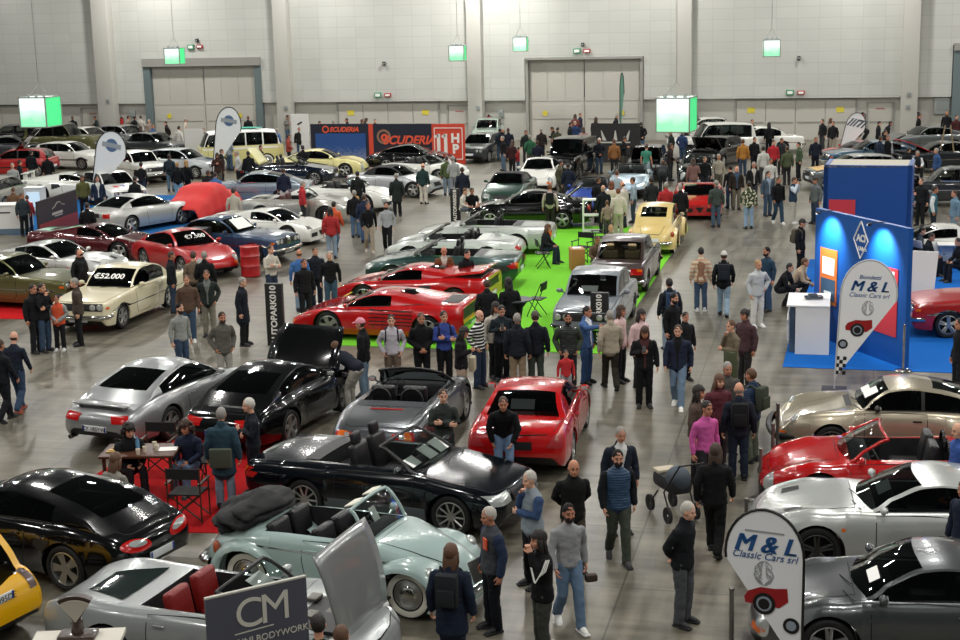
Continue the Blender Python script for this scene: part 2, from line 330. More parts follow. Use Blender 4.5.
# hanging lit cubes
CUBEL = mat('lit_cube_white', '#e8fff2', rough=.6, emit='#ddffec', es=2.1); CUBEG = mat('lit_cube_green', '#40d07c', rough=.6, emit='#46e08a', es=1.1); CABLE = mat('cable', '#9a9a96', rough=.6)
def cube(px, py, Y, s, rz, label):
    p = on_wall(px, py, Y); e = empty('hanging_light_cube', (p.x, Y, p.z), rz); tag(e, label, 'light box')
    m2 = D.materials.get('lit_gradient')
    if not m2:
        m2, nt, B, N, K = node_mat('lit_gradient'); tc = N('ShaderNodeTexCoord'); sp = N('ShaderNodeSeparateXYZ'); K(tc.outputs['Generated'], sp.inputs[0])
        n = N('ShaderNodeTexNoise'); n.inputs['Scale'].default_value = 3; K(tc.outputs['Generated'], n.inputs['Vector']); ad = N('ShaderNodeMath'); ad.operation = 'MULTIPLY_ADD'; ad.inputs[1].default_value = .45; K(n.outputs['Fac'], ad.inputs[0]); K(sp.outputs[2], ad.inputs[2])
        cr = N('ShaderNodeValToRGB'); cr.color_ramp.elements[0].position = .45; cr.color_ramp.elements[0].color = (*sc('#3fd98a'), 1); cr.color_ramp.elements[1].position = .85; cr.color_ramp.elements[1].color = (*sc('#eafff4'), 1); K(ad.outputs[0], cr.inputs[0]); K(cr.outputs[0], B.inputs['Emission Color']); B.inputs['Emission Strength'].default_value = 1.8; B.inputs['Base Color'].default_value = (.5, .6, .55, 1)
    b = MB(); b.box((0, 0, 0), (s, s, s)); b.box((s/2+.004, 0, 0), (.006, s*.98, s*.98), 1); b.build('lit_fabric', [m2, CUBEG], e, smooth=False)
    b = MB()
    for z in (-s/2, s/2):
        for a in (-1, 1): b.box((a*s/2, 0, z), (.05, s+.05, .05)); b.box((0, a*s/2, z), (s+.05, .05, .05))
    for a in (-1, 1):
        for c in (-1, 1): b.box((a*s/2, c*s/2, 0), (.05, .05, s))
    b.build('cube_frame', [mat('cube_alu', '#a9aaa6', rough=.4, metal=.6)], e)
    for a in (-1, 1): MB().tube([V(a*s*.4, 0, s/2), V(0, 0, s/2+.6), V(0, 0, 16-p.z)], .012, 0, 6).build('cable', [CABLE], e)
    b = MB()
    for a in (-1, 0, 1): b.ell((a*s*.3, -s*.2, s/2+.06), (.1, .06, .07), 0, 8, 6)
    b.build('spot_head', [GREYBOX], e)
cube(40.5, 111.5, 60, 1.3, -.02, 'large glowing white and green cube hanging over the left cars')
cube(676.5, 114, 60, 1.35, -.12, 'large glowing green white cube hanging before the pillar right of the pale gate')
cube(174.5, 56, 80, .9, .1, 'small glowing cube hanging before the steel framed gate')
cube(457.5, 53, 82, .85, .1, 'small glowing cube hanging left of the middle pillar')
cube(520.5, 44, 84, .78, .1, 'small glowing cube above the left edge of the tall pale gate')
cube(771.5, 48, 80, .85, .1, 'small glowing cube hanging alone before the wall panels on a cable')
# carpets
def carpet(name, pts, c, label, z=.012):
    b = MB(); n = len(pts); b.add([V(x, y, z) for x, y in pts]+[V(x, y, .001) for x, y in pts], [list(range(n)), list(range(n, 2*n))[::-1]]+[[i, i+n, (i+1) % n+n, (i+1) % n] for i in range(n)])
    o = b.build(name, [mat('carpet_'+c, c, rough=.95, bump=.4, bscale=60, spec=.1, vary=.06)], smooth=False, fix=True); return tag(o, label, 'carpet')
carpet('carpet', [(-13.0, 32.7), (-5.07, 32.7), (-5.07, 52.3), (-13.0, 52.3)], '#72c234', 'bright green carpet under the red sports cars and the row of old saloons')
carpet('carpet', [(-1.05, 32.0), (12, 31.85), (12, 46), (-.75, 46)], '#1661b2', 'bright blue carpet in front of and around the blue exhibition stand')
carpet('carpet', [(-26, 34.3), (-19.3, 34.6), (-19.4, 38.2), (-26, 38.5)], '#b3161a', 'red carpet on the left edge near the boy in orange vest')
carpet('carpet', [(-12.6, 19.6), (-8.75, 20.1), (-8.6, 24.6), (-12.4, 24.8)], '#9a1518', 'red carpet under the wooden table and folding chairs')
carpet('carpet', [(-31, 48.5), (-20, 49), (-20, 60), (-33, 60)], '#1c5c96', 'dark blue carpet under the silver tourer and white convertibles')
carpet('carpet', [(-42, 50.5), (-32.5, 50.5), (-32.5, 56), (-42, 56)], '#1c5c96', 'blue carpet beside the white counter at the left edge')
# ------------------------------------------------------------------ wheels
WHEELS = {}
def make_wheel(R, wd, kind):
    """tire mesh with its rim as child, outward face on +y"""
    k = (round(R, 3), round(wd, 3), kind)
    if k in WHEELS: return copy_tree(WHEELS[k])
    rr = R*(.74 if kind not in ('steel', 'hub', 'wire') else .62)
    h = wd/2; t = MB()
    prof = [(rr, -h*.8), (rr+.02, -h), (R-.03, -h), (R, -h*.75), (R, h*.75), (R-.025, h), ((rr+R)/2+.02, h*1.04), ((rr+R)/2-.02, h*1.04), (rr+.02, h), (rr, h*.8), (rr*.97, 0), (rr*.97, -h*.8)]
    t.lathe(prof)
    mi = []
    np_ = len(prof)-1
    for j in range(28):
        for i in range(np_): mi.append(1 if (kind == 'hub' and i in (5, 6, 7)) else 0)
    t.m = mi
    o = t.build('wheel', [TIRE, WWALL if kind == 'hub' else TIRE], fix=True)
    r = MB(); y = h*.75
    r.lathe([(rr, h*.9), (rr*.94, h*.95), (rr*.9, h*.6), (rr*.9, -h*.5)])
    r.lathe([(rr*.9, -h*.2), (.02, -h*.2)], mi=1)
    if kind in ('five', 'dark5'):
        for i in range(5):
            a = 2*PI*i/5+.3
            c, s_ = math.cos(a), math.sin(a)
            for da in (-.14, .14):
                r.cyl((.05*math.cos(a+da*2), y*.9, .05*math.sin(a+da*2)), (rr*.92*math.cos(a+da), y*1.05, rr*.92*math.sin(a+da)), .028, n=6, r2=.022)
        r.cyl((0, y*.5, 0), (0, y*1.1, 0), .06, n=14)
    elif kind in ('multi', 'dark10'):
        for i in range(10):
            a = 2*PI*i/10
            r.cyl((.04*math.cos(a), y*.9, .04*math.sin(a)), (rr*.92*math.cos(a), y*1.05, rr*.92*math.sin(a)), .017, n=5)
        r.cyl((0, y*.5, 0), (0, y*1.1, 0), .065, n=14)
    elif kind == 'star':
        for i in range(5):
            a = 2*PI*i/5; r.add([V(rr*.93*math.cos(a+da), y*(1.05 if abs(da) > .1 else 1), rr*.93*math.sin(a+da)) for da in (-.3, .3)]+[V(.07*math.cos(a+da), y, .07*math.sin(a+da)) for da in (.6, -.6)], [[0, 1, 2, 3]])
        r.cyl((0, y*.5, 0), (0, y*1.05, 0), .085, n=14)
    else:
        r.lathe([(rr*.92, y*.5), (rr*.75, y*.55), (rr*.62, y*.95), (rr*.5, y*1.0)], mi=0 if kind != 'steel' else 1)
        r.lathe([(rr*.6, y*.9), (rr*.45, y*1.25), (.05, y*1.35), (.001, y*1.35)], mi=2)
    r.build('rim', [DARKALLOY if kind.startswith('dark') or kind == 'steel' else ALLOY, BLACK, CHROME], o, fix=True)
    WHEELS[k] = o
    return o
# ------------------------------------------------------------------ car body as lofted sections
SIDEF = pchip([(0, .93), (.12, .972), (.36, 1.0), (.62, .99), (.84, .955), (.95, .91), (1, .85)])
class Car:
    def __init__(s, S):
        s.S = S; L = S['L']; s.L = L
        s.top = pchip(S['top']); s.sh = pchip(S.get('sh', [(0, -.03)])); s.bot = pchip(S.get('bot', [(-L/2, .42), (-L/2+.12, .26), (-L/2+.5, .2), (L/2-.5, .18), (L/2-.1, .22), (L/2, .34)]))
        s.wid = pchip(S['wid']); s.ax = S['ax']; s.R = S['R']; s.Ra = S.get('Ra', S['R']+.055); s.fl = S.get('fl', .02)
        s.sidef = pchip(S['side']) if 'side' in S else SIDEF
        s.ys = s.sidef(1)
        s.root = None; s.build()
    def zs(s, x): return s.top(x)+s.sh(x)
    def w(s, x): return s.wid(x)
    def topz(s, x, y):
        y = abs(y); zt, zs = s.top(x), s.zs(x); y1 = s.ys*s.w(x); q = min(1, y/max(y1, .01))
        t = q**2.2 if zs < zt else smooth01((q-.38)/.62)
        return zt+(zs-zt)*t
    def low(s, x):
        z = s.bot(x)
        for xa in s.ax:
            d = abs(x-xa)
            if d < s.Ra: z = max(z, s.R+math.sqrt(s.Ra**2-d*d))
        return min(z, s.zs(x)-.05)
    def sidey(s, x, z):
        zb, zs = s.bot(x), s.zs(x); u = max(0, min(1, (z-zb)/max(zs-zb, .01))); y = s.w(x)*s.sidef(u)
        for xa in s.ax:
            q = abs(x-xa)/(s.Ra*1.35)
            if q < 1: y += s.fl*(1-q**4)*smooth01((1-u)*2.2)
        return y
    def section(s, x, rec):
        y1 = s.ys*s.w(x); yin = min(rec[2] if rec else .6, y1*.97); P = []
        r = rec and rec[0] <= x <= rec[1] and s.inrec
        for q in (0, .35, .7, .97): P.append((q*yin, rec[3] if r else s.topz(x, q*yin)))
        P.append((yin, s.topz(x, yin)))
        P.append(((yin+y1)/2, s.topz(x, (yin+y1)/2)))
        zs, lo = s.zs(x), s.low(x)
        for t in (0, .05, .14, .3, .5, .72, .9, 1.0):
            z = zs+(lo-zs)*t; P.append((s.sidey(x, z), z))
        ye = P[-1][0]; P.append((ye-.045, lo+.005)); P.append((ye*.62, lo+.01)); P.append((0, lo+.01))
        return P
    def build(s):
        S = s.S; L = s.L; rec = S.get('rec'); X = set()
        for i in range(49): X.add(round(-L/2+L*i/48, 4))
        for e in (.015, .04, .08, .13): X.add(-L/2+e); X.add(L/2-e)
        for xa in s.ax:
            for i in range(15): X.add(round(xa+s.Ra*math.cos(PI*i/14)*.9995, 5))
            X.add(xa+s.Ra+.001); X.add(xa-s.Ra-.001)
        X = sorted(X)
        st = []
        for x in X:
            st.append((x, bool(rec and rec[0] < x < rec[1])))
        if rec:
            st += [(rec[0], False), (rec[0]+.0005, True), (rec[1]-.0005, True), (rec[1], False)]
            st.sort(key=lambda a: (a[0], a[1] if a[0] < (rec[0]+rec[1])/2 else not a[1]))
        vs = []; fs = []; mi = []; rings = []
        for x, r in st:
            s.inrec = r; P = s.section(x, rec); n = len(P)
            ring = [(x, y, z) for y, z in P]+[(x, -y, z) for y, z in P[-2:0:-1]]
            rings.append(len(vs)); vs += ring
        m_ = len(ring); s.inrec = False
        for k in range(len(rings)-1):
            a, b = rings[k], rings[k+1]; r = st[k][1] or st[k+1][1]
            for i in range(m_):
                j = (i+1) % m_; fs.append([a+i, a+j, b+j, b+i])
                h = i if i < n-1 else 2*(n-1)-1-i
                mi.append(1 if h >= n-4+1 else (2 if (r and h <= 3) else 0))
        fs.append(list(range(rings[0], rings[0]+m_))[::-1]); mi.append(0)
        fs.append(list(range(rings[-1], rings[-1]+m_))); mi.append(0)
        s.root = empty(S.get('name', 'car'))
        me = D.meshes.new('body'); me.from_pydata(vs, [], fs)
        for i, p in enumerate(me.polygons): p.material_index = mi[i]
        bm = bmesh.new(); bm.from_mesh(me); bmesh.ops.remove_doubles(bm, verts=bm.verts, dist=.0002); bmesh.ops.recalc_face_normals(bm, faces=bm.faces); s.bvh = BVHTree.FromBMesh(bm); bm.to_mesh(me); bm.free()
        s.body = link('body', me, s.root, [PAINT, BLACK, INTER], 42)
        for xa in s.ax:
            for sg in (1, -1):
                wd = S.get('tw', .22); wh = make_wheel(s.R, wd, S.get('wheel', 'five')); wh.parent = s.root
                y = s.sidey(xa, s.R+s.Ra*.9)-wd/2-.012
                wh.location = (xa, sg*y, s.R); wh.rotation_euler = (0, 0, 0 if sg > 0 else PI)
        if 'gh' in S: s.greenhouse(S['gh'])
        if rec: s.interior(rec, S)
        for d in S.get('decals', []): s.decal(*d[0:5], **(d[5] if len(d) > 5 else {}))
        for f in S.get('extra', []): f(s)
        s.panels()
    def hit(s, o, d):
        p, n_, i, t = s.bvh.ray_cast(o, d)
        if p is None or t > 2.6:
            p, n_, i, t = s.bvh.find_nearest(o+d*1.0)
            return p, -d
        return p, n_
    def decal(s, name, c, d, outline, m_, mirror=True, off=.009, rings=7, parent=None, gap=0.0, thick=False):
        """a panel that follows the body, cast along d from the centre c"""
        d = Vector(d).normalized(); up = V(0, 0, 1) if abs(d.z) < .95 else V(0, 1, 0)
        b = (up-d*up.dot(d)).normalized()
        a = V(1, 0, 0) if abs(d.z) > .95 else b.cross(d)
        if abs(d.y) > .9 and abs(d.z) <= .95: a = V(1, 0, 0)-d*d.x; a.normalize()
        if isinstance(outline, tuple) and outline[0] == 'e':
            _, ra, rb, rot = (list(outline)+[0])[:4]
            outline = [(ra*math.cos(t)*math.cos(rot)-rb*math.sin(t)*math.sin(rot), ra*math.cos(t)*math.sin(rot)+rb*math.sin(t)*math.cos(rot)) for t in [2*PI*i/20 for i in range(20)]]
        elif isinstance(outline, tuple) and outline[0] == 'r':
            _, ra, rb, rot = (list(outline)+[0])[:4]
            q = [(-ra, -rb), (-ra*.33, -rb), (ra*.33, -rb), (ra, -rb), (ra, rb), (ra*.33, rb), (-ra*.33, rb), (-ra, rb)]
            outline = [(x*math.cos(rot)-y*math.sin(rot), x*math.sin(rot)+y*math.cos(rot)) for x, y in q]
        # densify
        O = []
        for i in range(len(outline)):
            p, q = outline[i], outline[(i+1) % len(outline)]; l = math.hypot(q[0]-p[0], q[1]-p[1]); k = max(1, int(l/(.09 if off < .005 else .035)))
            for j in range(k): O.append((p[0]+(q[0]-p[0])*j/k, p[1]+(q[1]-p[1])*j/k))
        cx = sum(p[0] for p in O)/len(O); cy = sum(p[1] for p in O)/len(O); n = len(O); vs = []; fs = []
        C = Vector(c)
        p0, n0_ = s.hit(C-d*1.2, d)
        def ray(x, y, o2):
            q = a*x+b*y; p, nn = s.hit(C+q-d*1.2, d); l = math.hypot(x, y)
            if (p-p0).length > l*1.9+.1:
                p, nn = s.bvh.find_nearest(p0+q)[:2]
            if nn.dot(d) > 0: nn = -nn
            return p+nn*o2
        for k in range(rings):
            t = 1-k/rings
            for p in O: vs.append(ray(cx+(p[0]-cx)*t, cy+(p[1]-cy)*t, off if k or not thick else .0))
        vs.append(ray(cx, cy, off))
        for k in range(rings-1):
            for i in range(n): fs.append([k*n+i, k*n+(i+1) % n, (k+1)*n+(i+1) % n, (k+1)*n+i])
        k = rings-1
        for i in range(n): fs.append([k*n+i, k*n+(i+1) % n, len(vs)-1])
        mi = [0]*len(fs); mats_ = [m_]
        if gap:
            n0 = len(vs)
            for p in O:
                l = math.hypot(p[0]-cx, p[1]-cy) or 1; vs.append(ray(p[0]+(p[0]-cx)/l*gap, p[1]+(p[1]-cy)/l*gap, off*.5))
            for i in range(n): fs.append([n0+i, n0+(i+1) % n, (i+1) % n, i]); mi.append(1)
            mats_.append(SEAM)
        # outward orientation
        av = Vector(); 
        for f in fs[:n]:
            av += (vs[f[1]]-vs[f[0]]).cross(vs[f[2]]-vs[f[0]])
        if av.dot(d) > 0: fs = [f[::-1] for f in fs]
        out = [mesh(name, vs, fs, parent or s.root, mats_, mi, 60)]
        if mirror: out.append(mesh(name, [V(v.x, -v.y, v.z) for v in vs], [f[::-1] for f in fs], parent or s.root, mats_, mi, 60))
        return out
    def plate(s, x, z, rear=True, blue=True, txt=None, y=0):
        p, nn = s.hit(V(x*1.5, y, z), V(-1 if x > 0 else 1, 0, 0)); sg = 1 if x > 0 else -1
        b = MB(); b.box((p.x+sg*.012, y, z), (.014, .52, .112), bev=.004)
        if blue:
            for e in (-1, 1): b.box((p.x+sg*.0195, y+e*.24, z), (.003, .036, .106), 1)
        o = b.build('license_plate', [PLATE, PLBLUE], s.root)
        if txt:
            M = frame(V(p.x+sg*.021, y, z), V(0, sg, 0), V(0, 0, 1)); text('plate_number', txt, .105, BLACK, o, M, ext=.001, bold=.003)
        return o
    def greenhouse(s, g):
        L = s.L; conv = g.get('conv', False)
        xb, xrh, xfh, xw = g['x']; prof = g.get('prof'); H = s.S['H']
        zb0, zw0 = s.top(xb)+.0, s.top(xw)+.0
        if not prof: prof = [(xb, zb0), (xrh, H-.03), ((xrh+xfh)/2, H), (xfh, H-.035), (xw, zw0)]
        else: prof = [(xb, zb0)]+prof+[(xw, zw0)]
        pf = pchip(prof)
        if g.get('straight'):
            def pf(x, prof=prof):
                for (x0, z0), (x1, z1) in zip(prof[:-1], prof[1:]):
                    if x <= x1:
                        t = (x-x0)/(x1-x0); 
                        return z0+(z1-z0)*t+.035*math.sin(PI*t)
                return prof[-1][1]
        us = []
        for a, b, k in ((xb, xrh, 9), (xrh, xfh, 9), (xfh, xw, 9)):
            us += [(a+(b-a)*i/k) for i in range(k)]
        us.append(xw)
        shf = pchip([(xb, g.get('br', .12)), (xrh, g.get('br', .12)*.5), ((xrh+xfh)/2, 0), (xfh, -g.get('bw', .14)*.45), (xw, -g.get('bw', .14))])
        wt = g.get('wt', .55); belt = lambda x: s.zs(x)
        vf = g.get('vf', .90); vr = g.get('vr', .88); rows = sorted({0, .3, .6, vf, vr, .97, 1.0})
        def rail(x):
            xs = x+shf(x); zc = pf(x); wb = s.ys*s.w(xs)*g.get('wb', .985); zb = s.topz(xs, wb)
            h = max(0, min(1, (zc-s.top(x))/(H-s.top(x)+1e-6))) if zc > s.top(x) else 0
            zr = zb+(zc-g.get('crown', .05)*h-zb)*h**.25 if h > 0 else zb
            zr = max(zb, zc-(g.get('crown', .05)*h)) if h > .3 else zb+(zc-zb)*min(1, h/.3*1.0)*.98 if h > 0 else zb
            f = max(0, (zr-zb)/(H-zb)); wr = wb+(wt-wb)*min(1, f)
            return xs, wr, zr, wb, zb
        T = [[], []]; tops = {}
        vs = []; 
        for x in us:
            xs, wr, zr, wb, zb = rail(x); zc = pf(x)
            for v in rows: vs.append(V(x+(xs-x)*v*v, wr*v, zc+(zr-zc)*v**2.4))
        nr = len(rows); paintf = []; roof = []; wsf = []; bgf = []
        for k in range(len(us)-1):
            for i in range(nr-1):
                q = [k*nr+i, (k+1)*nr+i, (k+1)*nr+i+1, k*nr+i+1]; xm = (us[k]+us[k+1])/2; vm = (rows[i]+rows[i+1])/2
                if xm > xfh: (wsf if vm < vf and k < len(us)-1 else paintf).append(q)
                elif xm < xrh:
                    lim = g.get('xg0', -9)
                    (bgf if (vm < vr and xm > lim) else paintf).append(q)
                else: (roof if vm < .97 else paintf).append(q)
        def emit(name, F, m_, mir=True, off=0):
            if not F: return None
            used = sorted({i for f in F for i in f}); mp = {u: i for i, u in enumerate(used)}; n = len(used)
            V_ = [vs[u] for u in used]; FF = [[mp[i] for i in f] for f in F]
            V2 = V_+[V(v.x, -v.y, v.z) for v in V_]; F2 = [f for f in FF]+[[i+n for i in f][::-1] for f in FF]
            o = mesh(name, V2, F2, s.root, m_, None, 50)
            bm = bmesh.new(); bm.from_mesh(o.data); bmesh.ops.remove_doubles(bm, verts=bm.verts, dist=.0005); bm.to_mesh(o.data); bm.free(); return o
        gm = g.get('glass', GLASS)
        emit('windshield', wsf, g.get('wglass', gm))
        if conv:
            b = MB()
            for sg in (1, -1):
                pts = [V(p.x, p.y*sg, p.z) for p in [vs[k*nr+nr-1] for k in range(len(us)) if us[k] >= xfh-.001]]
                b.tube(pts, .026)
            hk = [k for k in range(len(us)) if abs(us[k]-xfh) < .001][0]
            hp = [vs[hk*nr+i] for i in range(nr)]; b.tube([V(p.x, -p.y, p.z) for p in hp[::-1]]+hp, .026)
            b.build('windshield_frame', [g.get('fmat', PAINT)], s.root, 80, fix=True)
            paintf2 = [q for q in paintf if vs[q[0]].x > xfh-.1]
            emit('windshield_surround', paintf2, g.get('fmat', PAINT))
            return
        emit('rear_window', bgf, gm)
        emit('roof', roof, g.get('rmat', PAINT)); emit('roof_frame', paintf, g.get('fmat', PAINT))
        # sides
        cp, ap = g.get('side', (xb+.1, xw)); bps = g.get('bp', []); fr = g.get('sfmat', g.get('fmat', PAINT))
        us2 = sorted(set(us+[cp]+[b for bp in bps for b in (bp-.035, bp+.035)])); rws = [0, .07, .35, .65, .93, 1.0]
        vs = []
        for x in us2:
            xs, wr, zr, wb, zb = rail(x)
            for t in rws: vs.append(V(xs, wr+(wb-wr)*t+.012*math.sin(PI*t), zr+(zb-.004-zr)*t))
        nr = len(rws); gl = []; pt = []; bb = []; sill = []
        for k in range(len(us2)-1):
            xm = (us2[k]+us2[k+1])/2
            for i in range(nr-1):
                q = [k*nr+i, (k+1)*nr+i, (k+1)*nr+i+1, k*nr+i+1]
                if i == 0: pt.append(q)
                elif xm < cp or xm > ap: pt.append(q)
                elif any(abs(xm-bp) < .036 for bp in bps): bb.append(q)
                elif i == nr-2: sill.append(q)
                else: gl.append(q)
        for sg in (1, -1):
            for name, F, m_ in (('side_window', gl, gm), ('side_pillar', pt, fr), ('door_pillar', bb, g.get('bmat', BLACK)), ('window_sill_trim', sill, g.get('smat', BLACK))):
                if not F: continue
                used = sorted({i for f in F for i in f}); mp = {u: i for i, u in enumerate(used)}
                FF = [[mp[i] for i in f] for f in F]
                mesh(name, [V(vs[u].x, vs[u].y*sg, vs[u].z) for u in used], FF if sg > 0 else [f[::-1] for f in FF], s.root, m_, None, 50)
    def interior(s, rec, S):
        x0, x1, yi, zf = rec; it = S.get('int', {}); sx = it.get('seats', [(x0+x1)/2-.15]); 
        b = MB(); zt = s.top(x1)-.03; b.box((x1-.16, 0, zt-.12), (.32, yi*1.9, .26), bev=.05); b.build('dashboard', [it.get('dash', INTER)], s.root, 60)
        st = MB(); cx, cy, cz = x1-.42, yi*.48, zt-.03
        R_ = Matrix.Rotation(math.radians(-62), 3, 'Y')
        pts = [R_ @ V(math.cos(t)*.17, math.sin(t)*.17, 0)+V(cx, cy, cz) for t in [2*PI*i/16 for i in range(17)]]
        st.tube(pts, .014); st.cyl(pts[0], pts[8], .012); st.cyl((cx, cy, cz), (cx+.2, cy, cz-.08), .03); st.build('steering_wheel', [BLACK], s.root, 80)
        for i, sxx in enumerate(sx):
            for sg in ((1, -1) if not (i and it.get('bench')) else (0,)):
                hw = .25 if sg else yi*.85
                b = MB(); y = sg*yi*.5; cl = not (S.get('gh') or {}).get('conv')
                b.box((sxx+.12, y, zf+.2), (.5, hw*1.9, .16), bev=.05)
                top_ = min(it.get('sh', .68), S['H']-.3-zf-.2) if cl else it.get('sh', .68); b.box((sxx-.18, y, zf+.2+top_/2), (.14, hw*1.8, top_), bev=.055, ry=-.18)
                if sg and it.get('head', True): b.box((sxx-.26, y, zf+.2+top_+.08), (.09, hw*.95, .19), bev=.04, ry=-.18)
                b.build('seat', [SEAT], s.root, 60)
    def panels(s):
        S = s.S; 
        if 'door' in S:
            x0, x1 = S['door']; zb = s.bot((x0+x1)/2)+.09; zt = min(s.zs(x0), s.zs(x1))-.035; k = .06
            for o in s.decal('door', (0, 0, 0), (0, -1, 0), [(x0+k, zb), (x1-k, zb), (x1, zb+.12), (x1, zt), ((x0+x1)/2, zt+.01), (x0, zt), (x0-.0, zb+.3)], PAINT, off=.004, gap=.013):
                sg = 1 if o.data.vertices[0].co.y > 0 else -1
                hx = x0+.16; hz = zt-.11; hy = s.sidey(hx, hz)
                MB().box((hx, sg*(hy+.014), hz), (.15, .022, .024), bev=.006).build('door_handle', [S.get('hmat', PAINT)], o)
        if 'hood' in S:
            x0, x1, wf = S['hood']; w0 = s.w(x0)*wf; w1 = s.w(x1)*wf
            s.decal('hood_lid', (0, 0, 1), (0, 0, -1), [(x0, -w0), (x0+.01, 0), (x0, w0), ((x0+x1)/2, s.w((x0+x1)/2)*wf), (x1-.08, w1), (x1, w1*.6), (x1+.02, 0), (x1, -w1*.6), (x1-.08, -w1), ((x0+x1)/2, -s.w((x0+x1)/2)*wf)], PAINT, mirror=False, off=.004, gap=.012)
        if 'trunk' in S:
            x0, x1, wf = S['trunk']; w0 = s.w(x0)*wf; w1 = s.w(x1)*wf
            s.decal('trunk_lid', (0, 0, 1), (0, 0, -1), [(x0, -w0*.8), (x0-.02, 0), (x0, w0*.8), (x0+.06, w0), (x1, w1), (x1, 0), (x1, -w1), (x0+.06, -w0)], PAINT, mirror=False, off=.004, gap=.012)
        if S.get('mirror', True):
            g = S.get('gh'); xm = g['x'][3]-.32 if g else .4
            for sg in (1, -1):
                y = s.ys*s.w(xm); z = s.zs(xm)
                b = MB(); b.cyl((xm, sg*(y-.02), z), (xm+.02, sg*(y+.1), z+.06), .02, n=8); b.ell((xm+.02, sg*(y+.12), z+.07), (.05, .085, .058)); b.box((xm-.03, sg*(y+.12), z+.07), (.01, .12, .07), 1, bev=.003)
                b.build('wing_mirror', [S.get('mmat', PAINT), LAMPW], s.root, 60)
CAR_T = {}
def car_from(tname, front, rear, paintm, label, group=None, cat='car', extra=None, rz_add=0, seat=None, roof=None, name=None):
    """front and rear: pixels of the ground under the middle of both bumpers"""
    T = CAR_T[tname]; first = not T.get('used'); root = T['car'].root
    if not first: root = copy_tree(root)
    T['used'] = True
    f, r = ground(*front), ground(*rear); c = (f+r)/2; d = f-r
    root.location = (c.x, c.y, T.get('z', 0)); root.rotation_euler = (0, 0, math.atan2(d.y, d.x)+rz_add)
    if name: root.name = name
    mp = {'PAINT': paintm, 'SEAT': seat or SEAT, 'ROOF': roof or mat('black_canvas', '#101012', rough=.8, bump=.3, bscale=12)}
    recolor(root, mp)
    tag(root, label, cat, group)
    return root
# ------------------------------------------------------------------ car kinds
FD, BD, SD, TD = (-1, 0, 0), (1, 0, 0), (0, -1, 0), (0, 0, -1)
def hoops(s):
    for sg in (1, -1):
        b = MB(); x = s.S['rec'][0]+.12; z = s.top(x)
        pts = [V(x, sg*(.3+.2*math.cos(t)), z-.02+.22*math.sin(t)) for t in [PI*i/8 for i in range(9)]]
        b.tube(pts, .026); b.build('roll_hoop', [BLACK], s.root, 80)
def softfold(x0, x1, w, h, m='ROOF_'):
    def f(s):
        z = s.top((x0+x1)/2); b = MB(); b.box(((x0+x1)/2, 0, z+h*.42), (x1-x0, w*2, h), bev=h*.42)
        if h > .2:
            for k in range(3): b.box((x0+(x1-x0)*(.2+.3*k), 0, z+h*.8), ((x1-x0)*.2, w*1.85, h*.28), bev=.05, ry=.1)
        b.build('folded_soft_top', [ROOF], s.root, 70)
    return f
def bumper(x, z, w, h=.1, d=.09, m=None, curve=.12, name='bumper', side=.3, up=0):
    def f(s):
        sg = 1 if x > 0 else -1; pts = [V(x-sg*side, w, z), V(x-sg*.08, w*.985, z)]+[V(x+sg*(curve*(1-(y/w)**2)-.0), y, z) for y in [w*k for k in (.85, .5, 0, -.5, -.85)]]+[V(x-sg*.08, -w*.985, z), V(x-sg*side, -w, z)]
        b = MB(); vs = []; fs = []
        n = len(pts)
        for i, p in enumerate(pts):
            t = (pts[min(i+1, n-1)]-pts[max(i-1, 0)]).normalized(); o = V(t.y, -t.x, 0)
            if o.dot(V(p.x, p.y, 0)) < 0: o = -o
            for a, c in ((0, -.5), (.6, -.5), (1, -.22), (1, .22), (.6, .5), (0, .5)): vs.append(p+o*(a-.5)*d+V(0, 0, c*h))
        for i in range(n-1):
            for j in range(6): fs.append([i*6+j, i*6+(j+1) % 6, (i+1)*6+(j+1) % 6, (i+1)*6+j])
        b.add(vs, fs); b.build(name, [m or CHROME], s.root, 60, fix=True)
    return f
def roundlamp(x, y, z, r=.085, name='headlight', m=None, ring=None):
    def f(s):
        sg = 1 if x > 0 else -1
        for e in (1, -1):
            p, nn = s.hit(V(x*1.6, y*e, z), V(-sg, 0, 0))
            b = MB(); b.cyl((p.x-sg*.08, y*e, z), (p.x+sg*.018, y*e, z), r*1.14, 1, 18); b.ell((p.x+sg*.016, y*e, z), (.022, r, r), 0, 16, 6)
            b.build(name, [m or LAMPW, ring or CHROME], s.root, 60)
    return f
def wiper(x, z0=0):
    def f(s):
        b = MB()
        for y in (-.1, .4): b.cyl((x, y, s.topz(x, y)+.015), (x-.1, y+.38, s.topz(x-.08, y+.3)+.03), .008, n=5)
        b.build('wiper', [BLACK], s.root)
    return f
def spoiler(x, z, w, d=.22, m=None, up=.12):
    def f(s):
        b = MB(); b.box((x, 0, z+up), (d, w*2, .035), bev=.015, ry=-.08)
        for e in (1, -1): b.box((x, e*w*.8, z+up/2), (d*.6, .05, up), bev=.01)
        b.build('spoiler', [m or PAINT], s.root, 60)
    return f
def exhaust(x, y, z, both=True):
    def f(s):
        for e in ((1, -1) if both else (1,)):
            MB().cyl((x+.15, y*e, z), (x-.04, y*e, z), .045, n=12).cyl((x-.041, y*e, z), (x-.042, y*e, z), .034, 1, n=12).build('exhaust', [CHROME, BLACK], s.root, 60)
    return f
SPEC = {}
